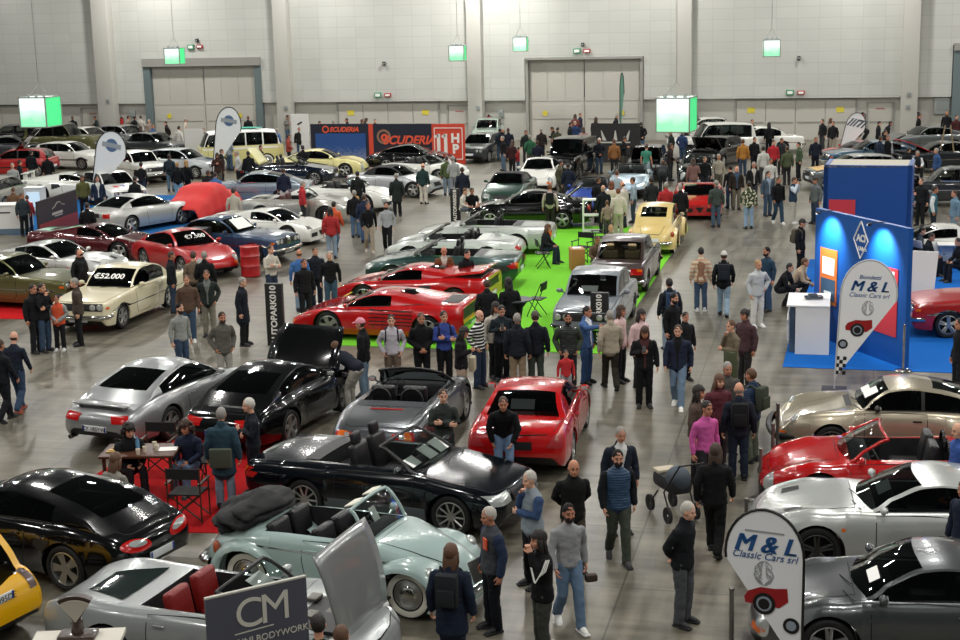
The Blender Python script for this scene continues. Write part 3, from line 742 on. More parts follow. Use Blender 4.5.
SPEC['coupe911'] = dict(L=4.43, W=1.77, H=1.3, ax=(1.285, -1.065), R=.325, tw=.24, fl=.025, wheel='five',
    top=[(-2.215, .56), (-2.17, .68), (-2.0, .79), (-1.6, .87), (-1.2, .90), (.75, .915), (1.2, .82), (1.7, .68), (2.05, .55), (2.17, .47), (2.215, .40)],
    sh=[(-2.2, -.06), (-1.1, -.01), (.5, -.05), (1.0, -.02), (1.45, .06), (1.85, .06), (2.1, .0), (2.215, -.04)],
    wid=[(-2.215, .56), (-2.15, .72), (-1.9, .83), (-1.1, .89), (-.1, .85), (1.2, .875), (1.75, .82), (2.08, .68), (2.18, .52), (2.215, .36)],
    gh=dict(x=(-1.8, -.62, .25, .98), prof=[(-1.2, 1.08), (-.62, 1.23), (-.1, 1.3), (.25, 1.265), (.62, 1.1)], wt=.53, side=(-1.2, 1.2), vr=.8, xg0=-1.42, crown=.06),
    rec=(-1.0, .8, .6, .35), int=dict(seats=[-.1]), door=(-.42, .8), hood=(.98, 2.0, .62), trunk=(-2.0, -1.45, .62),
    decals=[('headlight', (2.2, .66, .62), (-.75, -.15, -.5), ('e', .11, .17, -.3), LAMPW), ('turn_signal', (2.3, .64, .42), (-1, -.2, 0), ('r', .12, .04, .1), LAMPO),
            ('taillight', (-2.3, .66, .66), (.75, -.65, -.1), ('r', .15, .07, .0), LAMPR), ('rear_vent', (-1.72, 0, 1.0), (0, 0, -1), ('r', .11, .4), BLACK, dict(mirror=False)), ('air_intake', (2.3, .48, .25), (-1, 0, .1), ('r', .2, .05), BLACK), ('air_intake', (2.3, 0, .24), (-1, 0, .1), ('r', .2, .05), BLACK, dict(mirror=False))],
    extra=[lambda s: s.plate(-2.2, .45), exhaust(-2.16, .6, .24), wiper(1.1)])
SPEC['cayman'] = dict(SPEC['coupe911'], L=4.34, W=1.8, ax=(1.25, -1.165), wheel='star', R=.335,
    top=[(-2.17, .62), (-2.12, .74), (-1.95, .84), (-1.6, .9), (-1.1, .93), (.75, .915), (1.2, .82), (1.7, .69), (2.0, .57), (2.13, .48), (2.17, .40)],
    wid=[(-2.17, .6), (-2.1, .74), (-1.9, .83), (-1.15, .90), (-.1, .85), (1.2, .875), (1.75, .82), (2.04, .68), (2.14, .52), (2.17, .36)],
    gh=dict(x=(-1.9, -.55, .28, 1.0), prof=[(-1.3, 1.13), (-.55, 1.27), (-.05, 1.31), (.28, 1.28), (.65, 1.12)], wt=.55, side=(-.95, 1.2), vr=.7, xg0=-1.6, crown=.07),
    decals=[('headlight', (2.2, .66, .62), (-.75, -.15, -.5), ('e', .11, .17, -.3), LAMPW), ('taillight', (-2.3, .6, .73), (.8, -.55, -.25), ('e', .25, .09, .05), LAMPR), ('taillight_lens', (-2.3, .57, .75), (.8, -.55, -.25), ('e', .15, .045, .05), LAMPW, dict(off=.016)),
            ('air_intake', (-.75, 1, .62), SD, [(-.16, -.12), (.14, 0), (.1, .08), (-.18, .1)], BLACK)],
    extra=[lambda s: s.plate(-2.15, .45, txt=None), exhaust(-2.14, .0, .24, False), wiper(1.1)])
SPEC['boxster'] = dict(SPEC['cayman'], H=1.24, wheel='star',
    top=[(-2.17, .56), (-2.12, .68), (-1.95, .79), (-1.5, .86), (-.85, .9), (.75, .905), (1.2, .82), (1.7, .69), (2.0, .57), (2.13, .48), (2.17, .40)],
    gh=dict(conv=True, x=(-1.3, -.6, .3, .95), prof=[(-.6, 1.1), (-.1, 1.23), (.3, 1.24), (.6, 1.1)], wt=.56, vf=.93, fmat=BLACK, wglass=CLEAR),
    rec=(-.82, .8, .6, .35), int=dict(seats=[-.25], sh=.55, head=False), trunk=(-2.0, -1.15, .7),
    decals=[('headlight', (2.2, .66, .62), (-.75, -.15, -.5), ('e', .11, .17, -.3), LAMPW), ('taillight', (-2.3, .66, .64), (.8, -.6, -.15), ('r', .17, .075, .0), LAMPR), ('turn_signal', (-2.3, .78, .66), (.7, -.75, -.15), ('r', .06, .07, .0), LAMPO, dict(off=.016)), ('reverse_lamp', (-2.3, .6, .65), (.9, -.5, -.15), ('r', .05, .045, .0), LAMPW, dict(off=.016)),
            ('brake_light', (-1.3, 0, 1), TD, ('r', .03, .3), LAMPR, dict(mirror=False)), ('tonneau', (-.98, 0, 1), TD, ('r', .17, .62), mat('dark_canvas', '#22262c', rough=.7), dict(mirror=False)), ('air_intake', (-.75, 1, .62), SD, [(-.16, -.12), (.14, 0), (.1, .08), (-.18, .1)], BLACK)],
    extra=[lambda s: s.plate(-2.15, .42), hoops, wiper(1.1)])
SPEC['roadster_modern'] = dict(SPEC['boxster'], decals=SPEC['boxster']['decals'][:1]+[('air_intake', (2.3, .45, .3), (-1, 0, .1), ('r', .24, .08), BLACK), ('taillight', (-2.3, .66, .66), (1, -.45, -.15), ('e', .2, .08, .1), LAMPR)], extra=[hoops, lambda s: s.plate(2.15, .3)])
SPEC['sl'] = dict(L=4.47, W=1.81, H=1.29, ax=(1.4, -1.115), R=.325, tw=.22, fl=.015, wheel='multi',
    top=[(-2.235, .62), (-2.21, .80), (-2.1, .88), (-1.5, .92), (-.8, .93), (.72, .945), (1.3, .87), (1.9, .77), (2.15, .70), (2.215, .60), (2.235, .48)],
    sh=[(-2.2, -.03), (0, -.025), (2.2, -.03)],
    wid=[(-2.235, .76), (-2.19, .83), (-1.9, .88), (-1.1, .905), (1.3, .9), (1.9, .87), (2.15, .78), (2.22, .70), (2.235, .64)],
    gh=dict(conv=True, x=(-1.3, -.6, .18, .88), prof=[(-.6, 1.2), (-.1, 1.28), (.18, 1.28), (.55, 1.12)], wt=.58, vf=.92, fmat=BLACK, wglass=CLEAR),
    rec=(-.95, .72, .62, .35), int=dict(seats=[-.2], sh=.62), door=(-.55, .78), hood=(.98, 2.1, .84), trunk=(-2.12, -1.2, .84),
    decals=[('headlight', (2.3, .62, .62), FD, ('r', .19, .075), LAMPW), ('taillight', (-2.3, .66, .68), BD, ('r', .2, .085), LAMPR), ('turn_signal', (-2.3, .76, .68), BD, ('r', .05, .075), LAMPO, dict(off=.016)),
            ('grille', (2.3, 0, .6), FD, ('r', .34, .09), BLACK, dict(mirror=False)), ('side_cladding', (0.1, 1, .33), SD, ('r', .9, .1), mat('grey_cladding', '#4b5155', rough=.5)), ('rear_tray', (-1.1, 0, 1), TD, ('r', .14, .6), BLACK, dict(mirror=False))],
    extra=[lambda s: s.plate(-2.2, .48), lambda s: s.plate(2.2, .4), wiper(1.05)])
SPEC['roadster_red'] = dict(SPEC['roadster_modern'], gh=dict(SPEC['boxster']['gh'], fmat=PAINT))
SPEC['slk'] = dict(SPEC['sl'], L=4.1, W=1.76, H=1.29, ax=(1.26, -1.14), wheel='five',
    top=[(-2.05, .56), (-2.03, .72), (-1.93, .88), (-1.5, .93), (-.8, .93), (.72, .93), (1.2, .85), (1.7, .73), (1.95, .62), (2.03, .5), (2.05, .42)],
    wid=[(-2.05, .7), (-2.0, .80), (-1.75, .865), (-1.1, .885), (1.2, .87), (1.7, .83), (1.95, .72), (2.03, .6), (2.05, .5)],
    gh=dict(x=(-1.25, -.72, .2, .88), prof=[(-1.0, 1.12), (-.72, 1.245), (-.2, 1.29), (.2, 1.26), (.55, 1.11)], wt=.55, side=(-.62, 1.2), vr=.86, crown=.05, br=.05),
    rec=(-.95, .72, .62, .35), int=dict(seats=[-.15], sh=.6), door=(-.5, .78), hood=(.95, 1.95, .8), trunk=(-1.98, -1.25, .8),
    decals=[('headlight', (2.1, .62, .6), (-.9, -.2, -.3), ('e', .17, .1), LAMPW), ('taillight', (-2.15, .76, .74), (1, -.55, -.25), [(-.16, -.1), (.1, -.12), (.16, .12), (-.02, .1)], mat('pink_red_lamp', '#a03034', rough=.15, coat=1)), ('license_recess', (-2.2, 0, .62), BD, ('r', .28, .07), BLACK, dict(mirror=False)), ('grille', (2.2, 0, .52), FD, ('r', .3, .07), BLACK, dict(mirror=False))],
    extra=[wiper(1.0), exhaust(-2.0, .45, .25, False)])
SPEC['cabrio_soft'] = dict(SPEC['slk'], gh=dict(SPEC['slk']['gh'], rmat=ROOF, fmat=ROOF, sfmat=ROOF, vr=.6))
SPEC['wide_wedge'] = dict(L=4.49, W=1.98, H=1.13, ax=(1.2, -1.35), R=.33, tw=.26, fl=.01, wheel='star',
    top=[(-2.245, .62), (-2.23, .88), (-2.1, .93), (-1.2, .93), (-.5, .88), (.85, .80), (1.4, .70), (1.9, .58), (2.15, .48), (2.22, .42), (2.245, .34)],
    sh=[(-2.2, -.03), (-1.2, -.03), (0, -.05), (.9, -.02), (1.25, .03), (1.6, .03), (2.2, -.02)],
    wid=[(-2.245, .90), (-2.2, .94), (-1.9, .975), (-1.2, .99), (0, .93), (1.2, .88), (1.8, .82), (2.1, .74), (2.2, .64), (2.245, .5)],
    bot=[(-2.245, .36), (-2.1, .24), (-1.8, .16), (1.8, .14), (2.2, .2), (2.245, .28)],
    gh=dict(x=(-1.7, -.5, .2, 1.0), prof=[(-1.2, 1.0), (-.5, 1.11), (-.1, 1.13), (.2, 1.1), (.6, .97)], wt=.56, side=(-.45, 1.2), vr=.5, xg0=-.95, wb=.9, crown=.035),
    rec=(-.45, .8, .6, .3), int=dict(seats=[-.05], sh=.5), door=(-.25, .95), hood=(1.05, 2.05, .68), 
    decals=[('side_strake', (-.45, 1.2, .42+.085*i), SD, ('r', .56, .012), SEAM) for i in range(5)]+[('quarter_vent', (-.98, .85, 1.2), (0, -.5, -.9), ('r', .3, .1), BLACK), ('engine_grille', (-1.75, 0, 1.3), TD, ('r', .3, .5), BLACK, dict(mirror=False)),
            ('rear_grille', (-2.4, 0, .72), BD, ('r', .8, .12), BLACK, dict(mirror=False)), ('turn_signal', (2.3, .62, .4), (-1, -.2, 0), ('r', .14, .035), LAMPO), ('fog_lamp', (2.3, .3, .34), FD, ('r', .12, .03), LAMPW)],
    extra=[wiper(1.1), lambda s: s.plate(-2.2, .42)])
SPEC['mid_wedge'] = dict(SPEC['wide_wedge'], L=4.36, W=1.9, H=1.14, wheel='five',
    wid=[(-2.245, .82), (-2.2, .88), (-1.9, .925), (-1.2, .94), (0, .89), (1.2, .87), (1.8, .81), (2.1, .72), (2.2, .62), (2.245, .48)],
    decals=[('air_intake', (-.5, 1.2, .6), SD, [(-.2, -.12), (.2, -.02), (.12, .1), (-.2, .12)], BLACK), ('rear_grille', (-2.4, 0, .72), BD, ('r', .7, .1), BLACK, dict(mirror=False)), ('taillight', (-2.4, .55, .74), BD, ('e', .1, .1), LAMPR, dict(off=.018)), ('headlight', (2.2, .62, .62), (-.6, -.15, -.75), ('r', .1, .1), LAMPW)])
SPEC['supercar_small'] = dict(SPEC['mid_wedge'], L=3.99, H=1.18, ax=(1.15, -1.2),
    decals=[('headlight', (1.9, .62, .7), (-.4, -.15, -.8), [(-.1, -.1), (.1, -.12), (.16, .12), (-.05, .16)], BLACK), ('air_intake', (2.4, .45, .36), FD, ('r', .2, .07), BLACK), ('air_intake', (2.4, 0, .36), FD, [(-.16, .1), (.16, .1), (0, -.1)], BLACK, dict(mirror=False)), ('air_intake', (-.5, 1.2, .6), SD, [(-.2, -.12), (.2, -.02), (.12, .1), (-.2, .12)], BLACK)])
BOXSIDE = [(0, .95), (.15, .985), (.4, 1.0), (.7, .995), (.88, .975), (.96, .95), (1, .91)]
SPEC['sedan'] = dict(L=4.14, W=1.56, H=1.43, ax=(1.3, -1.21), R=.30, tw=.16, fl=.0, wheel='steel', side=BOXSIDE,
    top=[(-2.07, .62), (-2.05, .83), (-1.97, .89), (-1.4, .93), (-.7, .94), (.72, .95), (1.3, .92), (1.9, .86), (2.02, .80), (2.06, .68), (2.07, .52)],
    sh=[(-2, -.02), (0, -.02), (2, -.03)],
    wid=[(-2.07, .70), (-2.02, .745), (-1.7, .775), (0, .78), (1.6, .77), (2.0, .735), (2.07, .70)],
    gh=dict(x=(-1.38, -1.0, .35, .85), prof=[(-1.0, 1.37), (-.3, 1.43), (.35, 1.37)], straight=True, wt=.6, side=(-1.05, 1.2), bp=[-.25], vr=.9, vf=.92, crown=.04, wb=.93, bw=.06, br=.04, smat=CHROME, glass=glass('light_window_glass', (.42, .45, .44))),
    rec=(-1.2, .72, .62, .35), int=dict(seats=[.05, -.85], sh=.58), door=(-.25, .72), hood=(.9, 2.0, .88), trunk=(-1.98, -1.42, .86),
    decals=[('grille', (2.2, 0, .66), FD, ('r', .62, .1), BLACK, dict(mirror=False)), ('taillight', (-2.2, .58, .68), BD, ('r', .12, .09), LAMPR), ('side_trim', (0, 1, .6), SD, ('r', 1.75, .012), CHROME)],
    extra=[roundlamp(2.1, .6, .66, .08), roundlamp(2.1, .4, .66, .07), bumper(2.08, .42, .76), bumper(-2.08, .42, .76), lambda s: s.plate(-2.1, .55, blue=False), wiper(.95)])
SPEC['sedan_brown'] = dict(SPEC['sedan'], L=4.23, W=1.6, gh=dict(SPEC['sedan']['gh'], x=(-1.5, -1.02, .3, .82), side=(-1.15, 1.2), vr=.9), int=dict(seats=[.05, -.85], sh=.62, head=True),
    decals=[('grille', (2.2, 0, .66), FD, ('r', .62, .1), BLACK, dict(mirror=False)), ('taillight', (-2.2, .56, .68), BD, ('r', .16, .08), LAMPR), ('turn_signal', (-2.2, .64, .72), BD, ('r', .07, .035), LAMPO, dict(off=.016)), ('side_trim', (0, 1, .8), SD, ('r', 1.85, .012), CHROME)])
SPEC['coupe_classic'] = dict(SPEC['sedan'], L=4.66, W=1.67, H=1.37, ax=(1.5, -1.13), wheel='five', R=.31,
    top=[(-2.33, .60), (-2.3, .80), (-2.2, .86), (-1.5, .90), (-.7, .92), (.72, .93), (1.5, .90), (2.1, .84), (2.27, .80), (2.31, .7), (2.33, .52)],
    wid=[(-2.33, .72), (-2.28, .77), (-1.9, .82), (0, .835), (1.8, .82), (2.25, .77), (2.33, .73)],
    gh=dict(x=(-1.55, -.95, .22, .82), prof=[(-.95, 1.28), (-.3, 1.37), (.22, 1.33)], straight=True, wt=.6, side=(-1.15, 1.2), vr=.92, vf=.93, crown=.04, wb=.9, bw=.1, br=.1, smat=CHROME, glass=GLASS), door=(-.5, .75), hood=(.9, 2.24, .88), trunk=(-2.22, -1.6, .86), rec=(-1.1, .72, .62, .35), int=dict(seats=[-.05, -.8], sh=.5),
    decals=[('grille', (2.4, 0, .68), FD, ('r', .68, .09), BLACK, dict(mirror=False)), ('center_grille', (2.4, 0, .68), FD, ('r', .1, .11), CHROME, dict(mirror=False, off=.018)), ('taillight', (-2.4, .6, .66), BD, ('r', .15, .07), LAMPR), ('side_trim', (0, 1, .55), SD, ('r', 2.0, .012), CHROME), ('turn_signal', (2.2, 1, .66), SD, ('r', .06, .03), LAMPO)],
    extra=[roundlamp(2.3, .62, .68, .08), roundlamp(2.3, .42, .68, .075), bumper(2.34, .44, .8), bumper(-2.34, .44, .8), lambda s: s.plate(2.4, .36, blue=False), wiper(.95)])
SPEC['coupe_tail'] = dict(SPEC['coupe_classic'], H=1.33, gh=dict(SPEC['coupe_classic']['gh'], x=(-2.0, -.6, .2, .85), straight=False, prof=[(-1.3, 1.14), (-.6, 1.29), (-.2, 1.33), (.2, 1.3)], side=(-1.2, 1.2), xg0=-1.6))
SPEC['coupe_tourer'] = dict(SPEC['coupe911'], L=4.51, W=1.82, H=1.32, ax=(1.35, -1.25), trunk=(-2.1, -1.6, .8),
    top=[(-2.255, .6), (-2.22, .84), (-2.1, .93), (-1.6, .94), (-1.2, .93), (.75, .93), (1.2, .86), (1.7, .75), (2.05, .62), (2.2, .5), (2.255, .40)],
    wid=[(-2.255, .66), (-2.19, .78), (-1.9, .86), (-1.1, .9), (-.1, .87), (1.2, .885), (1.75, .83), (2.1, .70), (2.22, .55), (2.255, .36)],
    gh=dict(x=(-1.75, -.75, .2, .95), prof=[(-1.2, 1.14), (-.75, 1.26), (-.2, 1.32), (.2, 1.28), (.6, 1.12)], wt=.54, side=(-1.15, 1.2), vr=.88, crown=.05, xg0=-1.62),
    decals=[('headlight', (2.3, .62, .6), (-.75, -.15, -.5), ('e', .1, .2, -.3), LAMPW), ('taillight', (-2.4, .68, .76), (1, -.35, -.1), ('r', .15, .08), LAMPR), ('license_recess', (-2.4, 0, .74), BD, ('r', .28, .07), BLACK, dict(mirror=False)), ('air_intake', (2.4, 0, .3), (-1, 0, .1), ('r', .5, .07), BLACK, dict(mirror=False))], extra=[wiper(1.05), exhaust(-2.2, .5, .24)])
SPEC['gt_long'] = dict(SPEC['coupe_tourer'], ax=(1.3, -1.28), wheel='dark5', R=.33,
    gh=dict(x=(-1.95, -.85, -.05, .72), prof=[(-1.4, 1.12), (-.85, 1.24), (-.4, 1.29), (-.05, 1.26), (.35, 1.1)], wt=.55, side=(-1.15, 1.2), bp=[-.75], vr=.8, crown=.05, bw=.2),
    rec=(-1.1, .5, .6, .35), int=dict(seats=[-.35]), door=(-.75, .5), hood=(.78, 2.1, .7),
    decals=[('hood_vent', (1.62, .42, 1.2), TD, [(-.13, -.05), (.13, -.08), (.11, .08), (-.13, .08)], BLACK), ('headlight', (2.3, .64, .56), (-.8, -.25, -.5), ('e', .16, .09, .2), LAMPW), ('turn_signal', (.95, 1.2, .66), SD, ('e', .03, .025), LAMPO), ('air_intake', (2.4, 0, .3), (-1, 0, .1), ('r', .5, .07), BLACK, dict(mirror=False))], extra=[wiper(.8)])
def fuchs_front(s):
    for e in (1, -1):
        p, n = s.hit(V(2.2, .63*e, 1.4), V(-.25, 0, -1).normalized())
        b = MB(); M = Matrix.Rotation(math.radians(-28), 3, 'Y'); b.ell((1.86, .63*e, .68), (.07, .115, .13), 0, 16, 8, M); b.build('headlight', [LAMPW], s.root)
SPEC['classic911'] = dict(SPEC['coupe911'], L=4.29, W=1.76, H=1.31, ax=(1.23, -1.04), wheel='dark5', R=.32, fl=.045,
    top=[(-2.14, .58), (-2.12, .70), (-1.9, .82), (-1.5, .88), (-1.2, .92), (.7, .935), (1.2, .80), (1.6, .68), (1.9, .58), (2.08, .54), (2.12, .5), (2.145, .40)],
    sh=[(-2.1, -.1), (-1.1, -.04), (.5, -.05), (.9, .0), (1.3, .1), (1.75, .17), (1.9, .15), (2.02, .03), (2.145, -.03)],
    wid=[(-2.145, .62), (-2.08, .74), (-1.7, .84), (-1.05, .875), (-.3, .80), (.4, .79), (1.2, .83), (1.8, .80), (2.05, .74), (2.13, .68), (2.145, .62)],
    gh=dict(x=(-1.85, -.5, .3, .78), prof=[(-1.2, 1.1), (-.6, 1.26), (-.1, 1.31), (.3, 1.26), (.55, 1.1)], wt=.52, side=(-1.15, 1.2), bp=[-.33], vr=.78, xg0=-1.35, crown=.05, bw=.08, fmat=PAINT),
    rec=(-1.0, .65, .6, .35), int=dict(seats=[-.1]), door=(-.35, .68), hood=(.88, 2.02, .5),
    decals=[('turn_signal', (2.3, .62, .48), FD, ('r', .12, .035), LAMPO), ('cowl_vent', (.92, 0, 1.2), TD, ('r', .05, .35), BLACK, dict(mirror=False)), ('side_marker', (1.05, 1.2, .62), SD, ('r', .03, .015), LAMPO)],
    extra=[fuchs_front, bumper(2.16, .42, .74, h=.13, d=.1, m=BLACK), wiper(.85), lambda s: s.plate(2.2, .3)], mmat=BLACK, hmat=BLACK)
# rounded people's car with separate mudguards and running boards
def mudguards(s):
    for xa, ext in ((s.ax[0], 1), (s.ax[1], -1)):
        for sg in (1, -1):
            vs = []; fs = []; n = 15; k = 7; R = s.Ra
            for i in range(n):
                a = math.radians(-28+ (236)*i/(n-1)); a = a if ext > 0 else PI-a
                for j in range(-1, k):
                    t = max(j, 0)/(k-1)*PI/2; 
                    rad = R+.02+.13*math.cos(t); y = .56+.235*math.sin(t)**.8 if j >= 0 else .3
                    c, si = math.cos(a), math.sin(a)
                    x = xa+c*rad*(1.12); z = max(s.R-.03, 0)+si*rad*1.0
                    vs.append(V(x, sg*y, max(z, .2)))
                vs.append(V(xa+c*R*1.02, sg*(.56+.21), max(s.R+si*R, .2)))
            kk = k+2
            for i in range(n-1):
                for j in range(kk-1):
                    q = [i*kk+j, i*kk+j+1, (i+1)*kk+j+1, (i+1)*kk+j]; fs.append(q)
            mesh('mudguard', vs, fs, s.root, PAINT, None, 70, fix=True)
            if ext > 0: MB().ell((xa+.36, sg*.64, .68), (.09, .085, .1), 0, 14, 8, Matrix.Rotation(-.5, 3, 'Y')).build('headlight', [LAMPW], s.root, 60)
            else: MB().ell((xa-.47, sg*.66, .66), (.05, .06, .1), 0, 12, 8).build('taillight', [mat('amber_red_lamp', '#a8481c', rough=.15, coat=1)], s.root, 60)
    for sg in (1, -1): MB().box((.08, sg*.68, .27), (1.75, .2, .035), 0, bev=.012).build('running_board', [BLACK], s.root, 60)
BW = [(-2.03, .34), (-1.95, .46), (-1.75, .60), (-1.3, .70), (-.5, .72), (.75, .71), (1.1, .64), (1.5, .53), (1.85, .40), (2.0, .32), (2.03, .26)]
SPEC['beetle'] = dict(L=4.06, W=1.55, H=1.5, ax=(1.2, -1.2), R=.33, tw=.15, fl=0, wheel='hub', Ra=.39,
    top=[(-2.03, .42), (-1.98, .60), (-1.85, .76), (-1.5, .93), (-1.1, 1.02), (-.5, 1.0), (.72, 1.0), (1.1, .98), (1.5, .89), (1.8, .72), (1.97, .52), (2.03, .4)],
    sh=[(-2.0, -.1), (-1.3, -.12), (-.5, -.05), (.7, -.04), (1.1, -.12), (1.6, -.18), (2.0, -.1)],
    bot=[(-2.03, .36), (-1.8, .32), (-1.3, .27), (1.5, .27), (1.9, .34), (2.03, .38)], wid=BW, side=[(0, .98), (.3, 1.0), (.7, .99), (.9, .95), (1, .86)],
    gh=dict(x=(-1.55, -.75, .35, .68), prof=[(-1.2, 1.22), (-.75, 1.42), (-.2, 1.5), (.35, 1.42)], wt=.54, side=(-.85, 1.2), bp=[-.32], vr=.72, xg0=-1.3, crown=.06, wb=.98, bw=.06, smat=CHROME, glass=glass('light_window_glass', (.42, .45, .44))),
    rec=(-1.0, .62, .55, .35), int=dict(seats=[.0, -.75], sh=.6, head=False), door=(-.3, .62), hood=(.75, 1.9, .7), trunk=(-1.9, -1.4, .6),
    decals=[('door_trim', (0, 1, .78), SD, ('r', 1.2, .01), CHROME)], extra=[mudguards, bumper(1.98, .42, .62, h=.09, side=.15), bumper(-1.98, .42, .62, h=.09, side=.15), lambda s: s.plate(-2.0, .52, blue=False)])
def beetle_top(s):
    b = MB()
    for c, d in (((-1.42, 0, 1.03), (.46, .66, .17)), ((-1.3, 0, 1.14), (.34, .6, .13)), ((-1.68, 0, .92), (.3, .55, .2))):
        q = MB().ell((0, 0, 0), d, 0, 40, 22); b.add([v+Vector(c)+v.normalized()*(noise.noise(V(v.x*4, v.y*2.2, v.z*9)+Vector(c))*.13+noise.noise(v*11)*.04) for v in q.v], q.f)
    b.build('folded_soft_top', [mat('black_canvas', '#101012', rough=.8, bump=.3, bscale=12)], s.root, 60)
def sunvisors(s):
    b = MB()
    for sg in (1, -1): b.box((.28, sg*.26, 1.4), (.14, .32, .02), bev=.008, ry=-.3)
    b.build('sun_visor', [mat('cream_vinyl', '#d8d4c4', rough=.6)], s.root)
SPEC['beetle_cabrio'] = dict(SPEC['beetle'], H=1.42, gh=dict(conv=True, x=(-1.2, -.6, .38, .68), prof=[(-.6, 1.2), (-.1, 1.4), (.38, 1.42)], wt=.5, vf=.93, wb=.98, bw=.06, wglass=CLEAR), rec=(-.95, .62, .55, .35), int=dict(seats=[.0, -.7], sh=.48, head=False), extra=SPEC['beetle']['extra']+[beetle_top, sunvisors])
SPEC['hatch'] = dict(SPEC['sedan'], L=3.9, W=1.69, H=1.38, ax=(1.2, -1.27), wheel='multi', fl=.03,
    top=[(-1.95, .60), (-1.93, .86), (-1.85, .93), (-.7, .94), (.72, .94), (1.2, .88), (1.75, .80), (1.88, .74), (1.93, .62), (1.95, .46)],
    wid=[(-1.95, .76), (-1.9, .80), (-1.5, .84), (0, .83), (1.3, .84), (1.8, .79), (1.95, .72)],
    gh=dict(x=(-1.85, -1.55, .2, .85), prof=[(-1.55, 1.3), (-.5, 1.38), (.2, 1.34)], straight=True, wt=.6, side=(-1.45, 1.2), bp=[-.3, -1.05], vr=.85, vf=.92, crown=.04, wb=.95, bw=.08, br=.04), rec=(-1.3, .7, .62, .35), hood=(.95, 1.85, .85), trunk=(-1.9, -1.87, .3), door=(-.3, .75),
    decals=[('grille', (2.1, 0, .62), FD, ('r', .7, .08), BLACK, dict(mirror=False)), ('taillight', (-2.1, .66, .75), BD, ('r', .1, .12), LAMPR), ('air_intake', (2.1, 0, .34), FD, ('r', .5, .07), BLACK, dict(mirror=False)), ('bumper_strip', (0, 1, .5), SD, ('r', 1.6, .03), BLACK)],
    extra=[roundlamp(1.93, .62, .63, .075), roundlamp(1.93, .43, .63, .07), lambda s: s.plate(-2.0, .5), lambda s: s.plate(2.0, .45)])
del SPEC['hatch']['trunk']
SPEC['hatch_round'] = dict(SPEC['hatch'], L=3.6, W=1.65, H=1.46, side=[(0, .95), (.2, 1.0), (.5, .995), (.8, .95), (1, .84)], wheel='five', ax=(1.1, -1.15),
    top=[(-1.8, .45), (-1.78, .68), (-1.7, .84), (-1.6, .92), (-.7, .96), (.72, .96), (1.2, .88), (1.6, .74), (1.75, .6), (1.8, .45)],
    wid=[(-1.8, .70), (-1.75, .77), (-1.5, .82), (0, .81), (1.2, .82), (1.65, .73), (1.8, .6)],
    gh=dict(SPEC['hatch']['gh'], x=(-1.7, -1.3, .25, .9), prof=[(-1.3, 1.38), (-.5, 1.46), (.25, 1.4)], vr=.8, side=(-1.25, 1.2), bp=[-.3], br=.1),
    decals=[('taillight', (-1.9, .68, .86), (1, -.5, -.1), [(-.06, -.17), (.06, -.17), (.07, .17), (-.04, .17)], mat('smoked_lamp', '#5d4a46', rough=.2, coat=1)), ('rear_diffuser', (-2, 0, .33), BD, ('r', .5, .06), BLACK, dict(mirror=False))], extra=[lambda s: s.plate(-1.9, .72, txt=None)])
SPEC['van'] = dict(SPEC['sedan'], L=4.3, W=1.75, H=1.95, ax=(1.15, -1.25), wheel='hub', R=.33,
    side=[(0, .93), (.15, .985), (.5, 1.0), (.85, .985), (1, .96)],
    top=[(-2.15, .9), (-2.12, 1.1), (-2.0, 1.15), (2.0, 1.15), (2.1, 1.1), (2.15, .85)], sh=[(-2, 0.0), (2, 0.0)],
    wid=[(-2.15, .74), (-2.08, .82), (-1.8, .87), (1.6, .87), (2.0, .80), (2.12, .72), (2.15, .66)],
    gh=dict(x=(-2.05, -1.8, 1.7, 2.05), prof=[(-1.8, 1.86), (0, 1.95), (1.7, 1.87)], straight=True, wt=.72, side=(-1.9, 2.2), bp=[-1.1, -.2, .85], vr=.7, crown=.1, wb=.98, bw=.12, br=.08, rmat=WHITE, fmat=WHITE, bmat=WHITE, glass=GLASS), int=dict(seats=[.9, 0], sh=.6, bench=True), rec=(-1.9, 1.8, .65, .45), door=(.9, 1.75),
    decals=[('white_band', (0, 1.2, 1.02), SD, ('r', 2.0, .04), WHITE)], extra=[roundlamp(2.1, .55, .75, .1), bumper(2.16, .42, .74, m=WHITE), bumper(-2.16, .42, .74, m=WHITE)])
for k_ in ('hood', 'trunk'): SPEC['van'].pop(k_, None)
SPEC['suv'] = dict(SPEC['sedan'], L=4.45, W=1.78, H=1.78, ax=(1.35, -1.2), wheel='steel', R=.37,
    top=[(-2.2, .8), (-2.18, 1.02), (-2.1, 1.08), (.9, 1.1), (1.3, 1.1), (2.1, 1.05), (2.19, .95), (2.22, .75)], wid=[(-2.2, .82), (-2.1, .87), (0, .885), (2.0, .87), (2.2, .82)],
    gh=dict(x=(-2.1, -1.9, .4, .85), prof=[(-1.9, 1.72), (0, 1.78), (.4, 1.74)], straight=True, wt=.72, side=(-1.85, 1.2), bp=[-.25, -1.1], vr=.9, vf=.94, crown=.03, wb=.97, bw=.04, br=.02, glass=GLASS), hood=(.95, 2.05, .9), rec=(-1.5, .7, .65, .45), int=dict(seats=[.0]))
SPEC['suv'].pop('trunk')
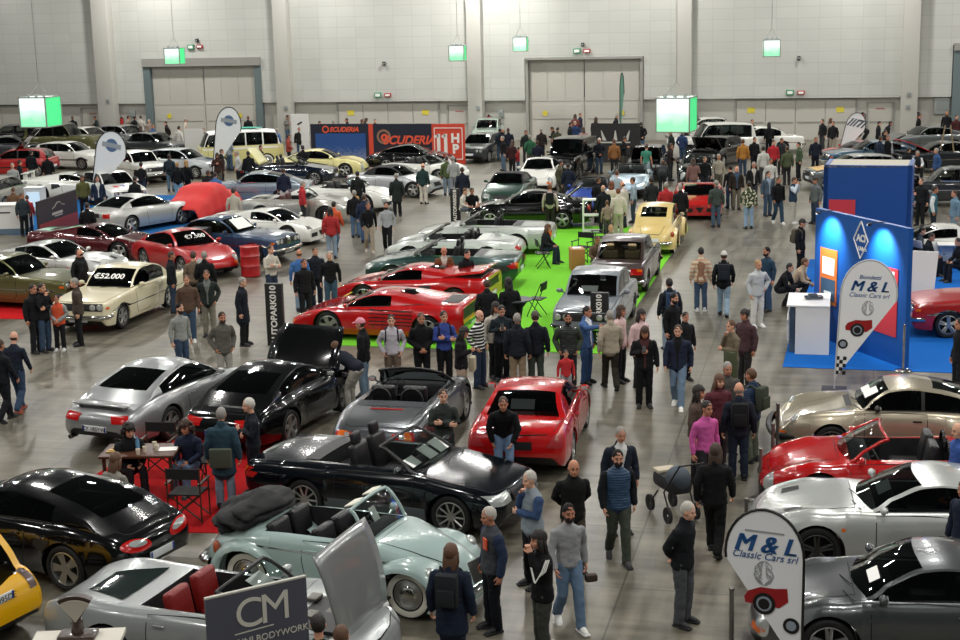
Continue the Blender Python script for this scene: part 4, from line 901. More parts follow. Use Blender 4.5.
# sixties roadster, red seats, screen with dark frame, front-hinged lid standing open
def roadster_deck(s):
    b = MB()
    for sg in (1, -1): b.box((-1.05, sg*.45, .97), (.5, .4, .1), bev=.045, ry=.12)
    b.build('head_fairing', [PAINT], s.root, 60)
SPEC['roadster60'] = dict(SPEC['sl'], L=4.4, W=1.72, H=1.22, wheel='steel', mmat=PAINT,
    top=[(-2.2, .5), (-2.17, .66), (-2.0, .78), (-1.5, .86), (-.8, .88), (.72, .9), (1.3, .84), (1.9, .7), (2.1, .6), (2.18, .48), (2.2, .4)],
    sh=[(-2.2, .02), (-1.6, .06), (-1.0, .02), (.5, -.02), (1.2, .05), (1.8, .06), (2.2, 0)],
    wid=[(-2.2, .55), (-2.1, .70), (-1.8, .8), (-1.1, .86), (0, .82), (1.2, .86), (1.8, .8), (2.1, .64), (2.2, .45)],
    gh=dict(conv=True, x=(-1.3, -.6, .35, .8), prof=[(-.6, 1.1), (-.1, 1.2), (.35, 1.21)], wt=.56, vf=.93, fmat=BLACK, wglass=CLEAR), rec=(-.75, .72, .62, .33), int=dict(seats=[-.22], sh=.5, head=False, dash=BLACK),
    decals=[('rear_glass_panel', (-1.35, 0, 1.2), TD, [(-.35, -.3), (.3, -.55), (.3, .55), (-.35, .3)], mat('dark_panel', '#16221f', rough=.08, coat=1), dict(mirror=False)), ('headlight', (2.1, .6, .62), (-.8, -.1, -.5), ('e', .1, .12), LAMPW)], extra=[])
SPEC['roadster60'].pop('trunk')
def make_kind(k):
    if k not in CAR_T:
        n0 = SPEC[k].get('name', 'car'); c = Car(SPEC[k]); CAR_T[k] = dict(car=c)
    return CAR_T[k]
CARS = []
def circles(c):
    r, dx, dy, L_, W_ = c; q = L_/2-W_/2; return [(r.location.x+dx*q*t, r.location.y+dy*q*t) for t in (-1, -.5, 0, .5, 1)]
def separate():
    """cars never share ground"""
    for it in range(60):
        for i in range(len(CARS)):
            for j in range(i+1, len(CARS)):
                A, B_ = CARS[i], CARS[j]; pa, pb = A[0].location, B_[0].location
                if (pa-pb).length > 5.2: continue
                best = (0, 0, 0); R_ = (A[4]+B_[4])/2+.06
                for x0, y0 in circles(A):
                    for x1, y1 in circles(B_):
                        d_ = math.hypot(x1-x0, y1-y0)
                        if R_-d_ > best[0]: best = (R_-d_, (x1-x0)/(d_+1e-6), (y1-y0)/(d_+1e-6))
                if best[0] > 0:
                    wa = 1 if pa.y > 30 else .25; wb = 1 if pb.y > 30 else .25; t = wa+wb; s_ = best[0]*.5
                    pa.x -= best[1]*s_*wa/t; pa.y -= best[2]*s_*wa/t; pb.x += best[1]*s_*wb/t; pb.y += best[2]*s_*wb/t
    for c in CARS: c[0].location.y = min(c[0].location.y, 84.6)
def step_clear(g):
    g = g.copy()
    for it in range(4):
        for r, dx, dy, L_, W_ in CARS:
            x, y = g.x-r.location.x, g.y-r.location.y; u, v = x*dx+y*dy, -x*dy+y*dx; eu, ev = L_/2+.2-abs(u), W_/2+.24-abs(v)
            if eu > 0 and ev > 0:
                if ev < eu: s_ = math.copysign(ev, v or 1); g.x -= dy*s_; g.y += dx*s_
                else: s_ = math.copysign(eu, u or 1); g.x += dx*s_; g.y += dy*s_
    return g
def put_car(kind, c, th, pm, label, group=None, seat=None, roof=None, cat='car', name='car', z=.02):
    """c: pixel of the ground under the middle of the car; th: 0 nose to the picture's right, 90 away, 180 left, 270 to the camera"""
    T = make_kind(kind); root = copy_tree(T['car'].root)
    g = ground(*c); f = V(CW.x, CW.y, 0).normalized(); r = V(CR.x, CR.y, 0).normalized(); t = math.radians(th); d = r*math.cos(t)+f*math.sin(t)
    L_, W_ = SPEC[kind]['L'], SPEC[kind]['W']; CARS.append([root, d.x, d.y, L_, W_])
    root.location = (g.x, g.y, z); root.rotation_euler = (0, 0, math.atan2(d.y, d.x)); root.name = name
    recolor(root, {'PAINT': pm, 'SEAT': seat or SEATBLK, 'ROOF': roof or CANVAS})
    tag(root, label, cat, group); bpy.context.view_layer.update()
    return root, T['car']
SEATBLK = mat('black_leather', '#18181a', rough=.45, bump=.2, bscale=20); CANVAS = mat('black_canvas', '#101012', rough=.8, bump=.3, bscale=12)
def drop_templates():
    def rm(o):
        for c in list(o.children): rm(c)
        D.objects.remove(o)
    for T in CAR_T.values(): rm(T['car'].root)
# ------------------------------------------------------------------ the cars
SILV = paint('#9a9c9c', .65, rough=.3); SILVW = paint('#a9aba8', .5, rough=.3); RED_ = paint('#a60a0d', 0); REDF = paint('#b00b0d', 0, rough=.2); BLK = paint('#050506', 0, rough=.14, coat=.6); NAVY = paint('#0a1626', .2, rough=.15); DGREY = paint('#4a4d50', .65, rough=.3)
CREAM = paint('#d8cfae'); LBLUE = paint('#9db2ae'); WHT = paint('#dcdcd4'); DKBLUE = paint('#1c3a58', .2); MAROON = paint('#4c0c12', .2, rough=.2); OLIVE = paint('#5b5a32', .3); BEIGE = paint('#a59c88', .6, rough=.3); GREENM = paint('#163a36', .3); YEL = paint('#e0a806')
BROWN = paint('#33201c', .1, rough=.35); GREYF = paint('#777e83', .1, rough=.3); YCREAM = paint('#d9c07c'); PALEY = paint('#d8d08c'); BLUE = paint('#123f9c', .2); LSTEEL = paint('#8fa3b0', .4)
REDSEAT = mat('red_leather', '#7c1712', rough=.45, bump=.2, bscale=20); TAN = mat('tan_leather', '#9a7650', rough=.5); BRSEAT = mat('brown_seat', '#4c2420', rough=.5); BEIGESEAT = mat('beige_cloth', '#a8916c', rough=.8)
def panel_on(root, car, name, corners, m_, off=.01, uv=None):
    """sheet spanned by four local points, a little thick"""
    a, b_, c, d = [Vector(p) for p in corners]; n = (b_-a).cross(d-a).normalized()*off
    return mesh(name, [a, b_, c, d, a+n, b_+n, c+n, d+n], [[3, 2, 1, 0], [4, 5, 6, 7], [0, 1, 5, 4], [1, 2, 6, 5], [2, 3, 7, 6], [3, 0, 4, 7]], root, m_, smooth=False)
def dash_paper(root, car, x=None, y=.0, w=.3, h=.42, rz=0, z=None):
    g = car.S['gh']; x = x or g['x'][3]-.22; z = z or car.S['H']-.27
    o = MB().box((x, y, z), (w, h, .006), ry=.5, rz=rz).build('price_sheet', [mat('paper', '#e8e8e4', rough=.7)], root, smooth=False); return o
def plate_text(root, txt, local, xax, zax=(0, 0, 1), size=.11, c=None, name='plate_number'):
    return text(name, txt, size, c or BLACK, root, frame(Vector(local), xax, zax), ext=.001)
def lid(root, car, x0, x1, wf, ang, hinge, m_, name='open_hood', under=None, dz=0):
    """a hood panel swung open about a hinge at x=hinge"""
    n = 8; vs = []; fs = []; M = Matrix.Translation((hinge, 0, car.top(hinge)+dz)) @ Matrix.Rotation(ang, 4, 'Y') @ Matrix.Translation((-hinge, 0, -car.top(hinge)))
    for i in range(n+1):
        x = x0+(x1-x0)*i/n
        for j in range(9):
            y = (j/4-1)*car.w(x)*wf; vs.append(M @ V(x, y, car.topz(x, y)+.012))
    for i in range(n):
        for j in range(8): fs.append([i*9+j, (i+1)*9+j, (i+1)*9+j+1, i*9+j+1])
    o = mesh(name, vs, fs, root, [m_, under or BLACK], None, 60)
    s_ = o.modifiers.new('s', 'SOLIDIFY'); s_.thickness = .03; s_.offset = -1; s_.material_offset = 1 if under else 0; s_.material_offset_rim = 0
    b = MB(); b.box(((x0+x1)/2, 0, car.top((x0+x1)/2)-.0), (abs(x1-x0)*.86, car.w((x0+x1)/2)*wf*1.7, .05)); 
    for k in range(5): b.box((x0+(x1-x0)*(.2+.15*k), .25*math.sin(k*2.1), car.top(x0+(x1-x0)*(.2+.15*k))+.03), (.14, .2, .05), 1, bev=.015)
    b.build('engine_bay', [BLACK, mat('engine_metal', '#6a6862', rough=.4, metal=.6)], root, 60)
    return o
C = put_car
r, k = C('cayman', (46, 560), 154, BLK, 'black rounded sports coupe with silver five-spoke wheels, beside the yellow car')
text('badge', 'Cayman S', .07, CHROME, r, frame(V(-2.07, -.28, .83), V(0, -1, 0), V(-.5, 0, .85)), ext=.002)
r, k = C('hatch_round', (-97, 632), 153, YEL, 'bright yellow small hatchback cut off at the picture corner, rear plate showing')
pp = [c for c in r.children if c.name.startswith('license_plate')][0]; plate_text(pp, 'CX 095DE', (-1.82, 0, .72), V(0, -1, 0), size=.12)
r, k = C('roadster60', (225, 662), -20, paint('#a3a7a6', .35), 'silver open roadster with red leather seats and its front lid standing open', seat=REDSEAT, name='roadster')
lid(r, k, .78, 1.9, .82, math.radians(68), 1.88, paint('#8f9291', .35), 'open_hood')
dash_paper(r, k, .42, .25, .25, .35, z=1.0)
for sg in (1, -1): MB().ell((1.75, sg*.62, .72), (.22, .15, .08)).build('fender_peak', [paint('#d9dad4')], r)
# light blue rounded cabriolet
r, k = C('beetle_cabrio', (349, 592), -23, LBLUE, 'pale blue rounded vintage cabriolet with whitewall tires and folded black roof', name='cabriolet')
o = MB().box((.5, -.12, 1.22), (.012, .16, .2), ry=-.5).box((.495, -.12, 1.2), (.012, .1, .1), 1, ry=-.5).build('price_sheet', [mat('paper', '#e8e8e4'), mat('print_red', '#b8402c')], r, smooth=False)
r, k = C('sl', (393, 511), -23, paint('#03080f', .1, rough=.16, coat=.5), 'long dark navy open cabriolet with top down, sheets on its dashboard', name='cabriolet')
dash_paper(r, k, .62, .45, .28, .3); dash_paper(r, k, .62, .05, .28, .3); dash_paper(r, k, .62, -.5, .2, .3)
r, k = C('coupe911', (278, 426), 69, BLK, 'glossy black sports coupe with its front lid raised high')
lid(r, k, 1.0, 2.0, .9, math.radians(-62), 1.0, BLK, 'open_front_lid')
r, k = C('coupe911', (168, 422), 66, SILV, 'silver sports coupe with a dark rear window and Italian plate', name='car')
pp = [c for c in r.children if c.name.startswith('license_plate')][0]; plate_text(pp, 'CY 185YW', (-2.25, 0, .45), V(0, -1, 0), size=.11)
spoiler(-1.95, .79, .6, .2, SILV, up=.07)(type('q', (), dict(root=r))())
r, k = C('boxster', (408, 437), 77, DGREY, 'grey open two-seater with roll hoops and red amber tail lamps', name='roadster')
r, k = C('slk', (534, 447), 79, REDF, 'red hardtop coupe with a white sheet inside the rear window')
MB().box((-.85, .05, 1.02), (.012, .42, .2), ry=.75).build('price_sheet', [mat('paper', '#e8e8e4')], r, smooth=False)
# the red pair on the green carpet
r, k = C('wide_wedge', (386, 334), 165, REDF, 'wide low red sports car with black side strakes, nearer of the red pair', seat=TAN, name='sports_car')
GF = mat('flag_green', '#2f8f3a', rough=.5); YF = mat('sash_yellow', '#d8c424', rough=.5)
MB().box((1.0, -.15, .93), (.05, .5, .012), 0, ry=.35).box((1.06, -.1, .905), (.05, .5, .012), 1, ry=.35).build('windshield_sash', [YF, MATS['red_lamp']], r)
MB().box((-2.262, 0, .52), (.015, 1.7, .06), 0).box((-2.262, 0, .45), (.015, 1.7, .05), 1).build('rear_sash', [YF, GF], r)
r, k = C('mid_wedge', (416, 306), 165, REDF, 'red mid-engined coupe with its rear deck open, behind the low red sports car', name='sports_car')
lid(r, k, -2.1, -1.0, .8, math.radians(7), -.95, REDF, 'open_engine_cover', dz=.03)
r, k = C('sl', (446, 284), 170, GREENM, 'dark green open cabriolet directly behind the red pair', name='cabriolet')
r, k = C('roadster_modern', (455, 265), 170, paint('#c4c9c4', .2), 'white open roadster with wind deflector, between two other open cars', name='roadster')
r, k = C('sl', (487, 251), 170, paint('#b9bdb8', .3), 'silver white open cabriolet with large windscreen at the carpet edge', name='cabriolet')
r, k = C('coupe_tourer', (530, 226), 172, BLK, 'black coupe with open rear lid behind the silver white cabriolet')
lid(r, k, -2.1, -1.3, .8, math.radians(40), -1.2, BLK, 'open_trunk')
r, k = C('cabrio_soft', (510, 204), 258, paint('#2a4a3c', .4), 'metallic green convertible with closed dark roof facing the aisle', name='convertible')
r, k = C('sedan', (597, 327), 256, GREYF, 'grey boxy four-light saloon with sheet in windscreen on green carpet', seat=mat('dark_brown_seat', '#3a2a22', rough=.7), name='saloon')
dash_paper(r, k, .5, -.1, .22, .42, z=1.05)
r, k = C('sedan_brown', (627, 283), 76, BROWN, 'dark brown two-door saloon with beige seats between grey saloon and cream car', seat=BEIGESEAT, name='saloon')
r, k = C('beetle', (658, 247), 76, YCREAM, 'cream yellow rounded vintage car seen from behind on green carpet', name='car')
# right block
r, k = C('classic911', (899, 451), 171, BEIGE, 'beige metallic classic coupe with round headlamps beside the blue carpet')
dash_paper(r, k, .55, .25, .25, .4, z=1.12); dash_paper(r, k, .6, -.15, .15, .3, z=1.08)
r, k = C('roadster_red', (897, 503), 171, REDF, 'bright red open roadster between the beige coupe and the white coupe', name='roadster')
r, k = C('gt_long', (905, 556), 171, paint('#b9bcb8', .35), 'silver white long-nosed coupe with two dark hood vents')
dash_paper(r, k, .35, .1, .2, .45, z=1.05)
r, k = C('coupe911', (930, 648), 171, paint('#55585a', .65), 'dark grey sports coupe behind the round-topped flag in the corner')
dash_paper(r, k, .75, .35, .14, .4, z=1.06)
# left block
r, k = C('coupe_classic', (124, 316), 255, CREAM, 'cream vintage coupe with large white price on its windscreen')
WM = mat('price_white', '#f0f0ea', rough=.6)
text('windshield_price', '€52.000', .26, WM, r, frame(V(.62, 0, 1.17), V(0, 1, 0), V(-.75, 0, .5)), ext=.003, bold=.005)
r, k = C('coupe911', (185, 270), -50, RED_, 'red sports coupe with white price on its windscreen by the red barrel')
text('windshield_price', '€7.500', .24, WM, r, frame(V(.72, 0, 1.13), V(0, 1, 0), V(-.72, 0, .45)), ext=.003)
r, k = C('coupe_classic', (228, 258), -24, DKBLUE, 'dark blue classic coupe with white covered windscreen behind the red barrel', seat=TAN)
panel_on(r, k, 'windscreen_cover', [(.72, .42, 1.02), (.72, -.42, 1.02), (.36, -.38, 1.31), (.36, .38, 1.31)], WHITE)
r, k = C('supercar_small', (272, 241), -24, WHT, 'small white mid-engined coupe with black intakes and dark side glass', name='sports_car')
r, k = C('coupe_tourer', (141, 228), 56, paint('#b3b3ae', .45), 'silver coupe seen from behind near the dark brown advertising panel')
r, k = C('mid_wedge', (102, 258), -18, MAROON, 'dark maroon low coupe behind the silver wedge car', name='car')
r, k = C('gt_long', (62, 284), -22, paint('#b4b6b2', .4), 'silver and black wedge-shaped coupe between olive car and maroon coupe')
r, k = C('coupe_classic', (14, 303), -20, OLIVE, 'olive green vintage coupe at the left edge behind two standing men')
r, k = C('coupe_tail', (258, 203), 178, paint('#8b97a0', .5), 'silver blue fastback tourer from the sixties on the blue carpet')
r, k = C('roadster60', (297, 221), -12, paint('#a6a49c', .4), 'silver roadster with brown seats behind the small white coupe', seat=BRSEAT, name='roadster')
r, k = C('roadster_modern', (345, 209), -20, WHT, 'white open roadster with black dashboard on the dark blue carpet', name='roadster')
r, k = C('cabrio_soft', (396, 195), -25, paint('#b5b8b8', .4), 'silver grey convertible with black fabric roof behind white open roadster', name='convertible')
r, k = C('boxster', (424, 182), -28, WHT, 'white open sports car in front of the orange 11 HP panel', name='roadster')
r, k = C('coupe_tourer', (322, 176), -8, PALEY, 'pale yellow coupe in front of the race team screen')
r, k = C('sl', (290, 184), -8, NAVY, 'navy blue open car next to the pale yellow coupe', name='cabriolet')
lid(r, k, -2.1, -1.2, .84, math.radians(55), -1.15, PALEY, 'open_trunk')
r, k = C('coupe911', (412, 170), -12, BLK, 'glossy black coupe right below the racing team lettering')
r, k = C('van', (241, 167), 198, PALEY, 'yellow and white vintage camper van with surfboard on the roof', cat='van', name='camper_van')
r, k = C('hatch', (181, 177), -22, paint('#b8bcc0', .2), 'white rally saloon with dark blue hood near the tall white panel', name='rally_car')
k.decal('hood_stripe', (1.3, 0, 1.2), TD, ('r', .38, .5), DKBLUE, mirror=False, parent=r)
r, k = C('sedan', (143, 180), -52, WHT, 'white square saloon with black lamps behind two men', name='rally_car')
r, k = C('hatch', (112, 203), -55, WHT, 'white rally hatchback with red and blue stickers on its bonnet', name='rally_car')
for j, cc in enumerate(('#b3262a', '#2c4f9c', '#3b8f88')): k.decal('sticker', (1.3, -.35+.35*j, 1.2), TD, ('r', .16, .11, .4*j), mat('sticker_'+cc, cc, rough=.4), mirror=False, parent=r)
r, k = C('supercar_small', (75, 199), 2, WHT, 'low white racing coupe with big rear wing near the white counter', name='rally_car')
spoiler(-1.85, .9, .8, .3, WHT, up=.28)(type('q', (), dict(root=r))())
r, k = C('hatch', (72, 168), -20, WHT, 'white hatchback with red trim between red hatchback and flag', name='rally_car')
r, k = C('hatch', (18, 176), 178, RED_, 'red hatchback with its black tailgate open at the left edge', name='rally_car')
lid(r, k, -1.8, -.2, .8, math.radians(45), -.2, BLK, 'open_tailgate', dz=.42)
for (cx_, cy_), th, kk, pm, lb in [((88, 151), -30, 'hatch', WHT, 'white hatchback in the rear row below the big glowing cube'), ((122, 149), -35, 'hatch', SILV, 'silver saloon in the rear row beside the left pillar'), ((12, 148), 190, 'sedan', BLK, 'black classic saloon in the rear row at left edge'),
        ((55, 155), -10, 'suv', OLIVE, 'olive green off-road car under the big glowing cube'), ((30, 156), 10, 'coupe911', paint('#1a1d22', .2), 'dark coupe in the second row behind the red hatchback'), ((155, 158), -30, 'sedan', paint('#3a3d40', .4), 'dark grey saloon behind the white rally cars'),
        ((2, 208), 80, 'hatch', paint('#8d8a80', .3), 'grey hatchback half outside at the left edge behind the white counter'),
        ((489, 143), 262, 'sedan', paint('#9fb0a4', .3), 'pale green grey saloon parked close to the back wall'), ((482, 160), 250, 'hatch', paint('#34383a', .4), 'dark grey hatchback at the end of the orange panel'),
        ((570, 176), 250, 'suv', BLK, 'black off-road car in front of the black pirate style banner'), ((648, 176), 258, 'hatch', BLK, 'black hatchback right of the black banner with open bonnet'),
        ((541, 187), 262, 'coupe911', WHT, 'white sports coupe facing the aisle beyond the green convertible'), ((594, 208), 255, 'boxster', BLUE, 'bright blue sports car facing the aisle by the white shelf'),
        ((631, 193), 262, 'roadster_modern', LSTEEL, 'light steel blue open roadster in the middle of the hall'), ((699, 213), 262, 'supercar_small', REDF, 'red sports car with dark screen beyond the cream rounded car'),
        ((697, 182), 262, 'roadster_modern', BLK, 'black open car behind the red sports car'), ((716, 165), 240, 'hatch', BLK, 'black car with raised bonnet in front of the white estate'), ((712, 158), 185, 'suv', WHT, 'white two-door off-road estate near the big glowing cube'),
        ((757, 153), 185, 'coupe_classic', WHT, 'white vintage coupe against the low doors'), ((706, 141), 185, 'sedan', WHT, 'white saloon close to the back wall behind the white estate'),
        ((865, 167), 190, 'mid_wedge', RED_, 'red sports car with black open lid in front of the grey flag'), ((925, 152), 192, 'coupe_tail', paint('#6d7272', .5), 'silver fastback under the far right wall'),
        ((935, 168), 190, 'coupe_tail', paint('#22262a', .3), 'dark car with long red raised bonnet at the far right'), ((852, 187), 185, 'hatch', paint('#5a5e60', .3), 'grey rally car with yellow bonnet behind the blue box stand'), ((872, 168), 185, 'coupe_tail', paint('#28495e', .3), 'blue racing car covered in stickers behind blue stand'),
        ((948, 204), 170, 'sedan', paint('#1b1e24', .2), 'dark open racing car behind seated visitors at the right edge'), ((893, 210), 100, 'sedan', paint('#2a3038', .2), 'dark car beside the tall blue box')]:
    r, k = C(kk, (cx_, cy_), th, pm, lb)
    if 'raised bonnet in' in lb or 'open bonnet' in lb: lid(r, k, .98, 1.85, .8, math.radians(-50), .98, pm, 'open_hood')
    if 'yellow bonnet' in lb: k.decal('yellow_bonnet', (1.3, 0, 1.2), TD, ('r', .45, .62), YEL, mirror=False, parent=r)
    if 'black open lid' in lb: lid(r, k, -2.1, -1.0, .8, math.radians(25), -.95, BLK, 'open_engine_cover')
    if 'long red raised' in lb: lid(r, k, .9, 2.2, .9, math.radians(-28), .9, REDF, 'open_hood')
r, k = C('supercar_small', (938, 262), 174, WHT, 'white rally wedge car with green and red stripes beyond the seated visitors', name='rally_car')
for j, cc in enumerate(('#1d8a3c', '#e8e8e0', '#c22a22', '#1d8a3c')): k.decal('racing_stripe', (.6, -.45+.3*j, 1.6), TD, ('r', 1.1, .07, .18), mat('stripe_'+cc, cc, rough=.35), mirror=False, parent=r, off=.025)
r, k = C('coupe_classic', (1004, 331), 176, RED_, 'dark red classic car with chrome bumper entering at the right edge')
drop_templates()
separate()
# ------------------------------------------------------------------ panels, flags, stands, furniture
NAVYP = mat('navy_panel', '#10172c', rough=.5); ORNG = mat('orange_panel', '#d0432c', rough=.5); ORTX = mat('orange_print', '#df5436', rough=.5); WTX = mat('white_print', '#ece9e2', rough=.5)
def board(name, p0, p1, ytop, mm, label, cat='panel', thick=.06, z0=0.0, at=0, hh=None):
    """upright board between two ground points (pixels or vectors)"""
    a = p0 if isinstance(p0, Vector) else ground(*p0); b_ = p1 if isinstance(p1, Vector) else ground(*p1)
    h = hh or height_to(a if at == 0 else b_, ytop); c = (a+b_)/2; d = b_-a; L = d.length; rz = math.atan2(d.y, d.x)
    e = empty(name, (c.x, c.y, 0), rz); tag(e, label, cat)
    MB().box((0, thick/2, (z0+h)/2), (L, thick, h-z0), bev=.004).build('board', [mm], e, smooth=False)
    return e, L, h
def txt(e, s_, size, mm, x, z, y=-.006, name='lettering', **k): return text(name, s_, size, mm, e, frame(V(x, y, z), V(1, 0, 0), V(0, 0, 1)), **k)
YS = 73.2
def gx(px, Y=YS):
    lo, hi = -70.0, 40.0
    for _ in range(50):
        m_ = (lo+hi)/2
        if project((m_, Y, 1))[0] < px: lo = m_
        else: hi = m_
    return lo
def b2(name, x0, x1, ytop, mm, label, Y=YS): return board(name, V(gx(x0, Y), Y, 0), V(gx(x1, Y), Y, 0), ytop, mm, label)
def ring(b, c, r0, r1, y, mi, n=24, sx=1.0):
    for i in range(n):
        a0, a1 = 2*PI*i/n, 2*PI*(i+1)/n
        b.add([V(c[0]+r*math.cos(a)*sx, y, c[1]+r*math.sin(a)) for r, a in ((r0, a0), (r1, a0), (r1, a1), (r0, a1))], [[0, 1, 2, 3]], mi)
e, L, h = b2('exhibition_panel', 311, 369, 124, NAVYP, 'navy panel with orange team lettering above a blue city picture')
m_, nt, B, N, K = node_mat('city_picture'); tc = N('ShaderNodeTexCoord'); sp = N('ShaderNodeSeparateXYZ'); K(tc.outputs['Generated'], sp.inputs[0]); vz = N('ShaderNodeTexVoronoi'); vz.inputs['Scale'].default_value = 22; K(tc.outputs['Generated'], vz.inputs['Vector'])
cr = N('ShaderNodeValToRGB'); cr.color_ramp.elements[0].color = (*sc('#7a86a0'), 1); cr.color_ramp.elements[1].color = (*sc('#1c4a8c'), 1); cr.color_ramp.elements[0].position = .25; cr.color_ramp.elements[1].position = .75
ad = N('ShaderNodeMath'); ad.operation = 'MULTIPLY_ADD'; ad.inputs[1].default_value = .4; K(vz.outputs['Distance'], ad.inputs[0]); K(sp.outputs[2], ad.inputs[2]); K(ad.outputs[0], cr.inputs[0]); K(cr.outputs[0], B.inputs['Base Color'])
MB().box((.05, -.01, h*.4), (L*.86, .02, h*.72)).build('picture', [m_], e, smooth=False); txt(e, 'SCUDERIA', .34, ORTX, .25, h-.3, font_shear=.3, bold=.012); b = MB(); ring(b, (-.75, h-.28), .12, .19, -.007, 0); b.build('emblem', [ORTX], e, smooth=False)
e, L, h = b2('exhibition_panel', 369, 373.5, 124, ORNG, 'narrow orange strip panel between the two navy team panels')
e, L, h = b2('exhibition_panel', 373.5, 432, 124, NAVYP, 'navy panel with large ring emblem and orange team lettering')
txt(e, 'SCUDERIA', .6, ORTX, .35, h-.85, font_shear=.3, bold=.02); b = MB(); ring(b, (-1.0, h-.65), .26, .38, -.007, 0); ring(b, (-.96, h-.7), .08, .2, -.009, 1); b.build('emblem', [mat('emblem_bronze', '#8d6a52', rough=.5), ORTX], e, smooth=False)
e, L, h = b2('exhibition_panel', 432, 465, 124, ORNG, 'orange panel with white 11 HP lettering and frame line')
b = MB(); u_ = L/1.7
for x in (-.5, -.14): b.box((x*u_, -.008, h-.98*u_), (.17*u_, .01, .98*u_)).box(((x-.1)*u_, -.008, h-.6*u_), (.2*u_, .01, .13*u_), ry=-.5)
b.build('lettering_eleven', [WTX], e, smooth=False); txt(e, 'H', .62*u_, WTX, .36*u_, h-.73*u_, bold=.03); txt(e, 'P', .62*u_, WTX, .36*u_, h-1.26*u_, bold=.03)
b = MB(); 
for z in (h-.2*u_, h-1.75*u_): b.box((0, -.006, z), (L*.84, .01, .04))
for x in (-L*.42, L*.42): b.box((x, -.006, h-.975*u_), (.04, .01, 1.55*u_))
b.build('frame_line', [WTX], e, smooth=False)
e, L, h = board('banner_wall', V(gx(591, 74), 74, 0), V(gx(640, 74), 74, 0), 123.5, mat('black_banner', '#232324', rough=.8, bump=.4, bscale=1.5), 'dark banner with a pale crown and crossed emblem behind the black cars', 'banner')
b = MB()
for sg in (-1, 0, 1): b.add([V(sg*.55-.1, -.01, h-.85), V(sg*.55+.1, -.01, h-.85), V(sg*.72+.02, -.01, h-.35), V(sg*.72-.02, -.01, h-.35)], [[0, 1, 2, 3]])
b.box((0, -.01, h-.95), (1.5, .01, .07)); b.build('crown_emblem', [mat('emblem_pale', '#b8b8b0', rough=.6)], e, smooth=False); txt(e, 'OLD CARS', .2, mat('emblem_pale', '#b8b8b0'), 0, h-1.2) if False else None
board('exhibition_panel', V(gx(185, 72), 72, 0), V(gx(204, 72), 72, 0), 129, mat('white_panel', '#d8d8d4', rough=.6), 'tall white panel with a small black swoosh left of the camper van')[0]
e, L, h = board('exhibition_panel', V(gx(292, 76), 76, 0), V(gx(309, 76), 76, 0), 114, mat('white_panel', '#d8d8d4'), 'tall white panel with black swoosh left of the navy team panel')
MB().box((0, -.01, h-.5), (.3, .01, .08), ry=-.5).build('swoosh', [BLACK], e, smooth=False)
# dark brown panel by the silver coupe
e, L, h = board('exhibition_panel', (40, 241), (79, 226), 202, mat('brown_panel', '#2c2220', rough=.5), 'dark brown panel with a drawn car silhouette beside the maroon coupe', at=0)
MB().box((-.1, -.008, h*.56), (.95, .006, .09)).box((.0, -.008, h*.49), (.7, .006, .04)).build('print_line', [mat('pale_print', '#a8a09a')], e, smooth=False); pts = [V(-.55, -.01, h-.42), V(-.3, -.01, h-.36), V(-.1, -.01, h-.24), V(.15, -.01, h-.24), V(.35, -.01, h-.36), V(.6, -.01, h-.4)]; MB().tube(pts, .012, 0, 5).build('car_outline', [mat('pale_print', '#a8a09a')], e)
MB().box((0, -.008, .32), (L*.98, .012, .5)).build('red_car_print', [mat('dull_red_print', '#7c2824', rough=.5)], e, smooth=False)
# counters on the left
def counter(px, py, w, d, h, label, rz=0, mm=None):
    g = ground(px, py); e = empty('counter', (g.x, g.y, .015), rz); tag(e, label, 'counter'); MB().box((0, 0, h/2+.1), (w, d, h-.2)).build('cabinet', [mm or mat('white_panel', '#d8d8d4')], e, smooth=False)
    MB().box((0, 0, .1), (w*.98, d*.98, .2)).build('plinth', [mat('blue_grey_plinth', '#5b7080', rough=.5)], e, smooth=False); MB().box((0, 0, h+.02), (w+.06, d+.06, .04), bev=.01).build('counter_top', [WHITE], e, smooth=False); return e
e = counter(10, 233, 1.6, .8, 1.05, 'white promotion counter with small dark logo at the left edge', .25); MB().box((0, -.404, .8), (.4, .006, .05)).build('small_logo', [BLACK], e, smooth=False)
e = counter(37, 215, .7, .6, 1.1, 'small white counter with lit screen behind the promotion counter', .25); MB().box((0, -.31, .65), (.5, .02, .6)).build('lit_screen', [mat('screen_lit', '#bcd4e4', emit='#cfe6f6', es=.9)], e, smooth=False)
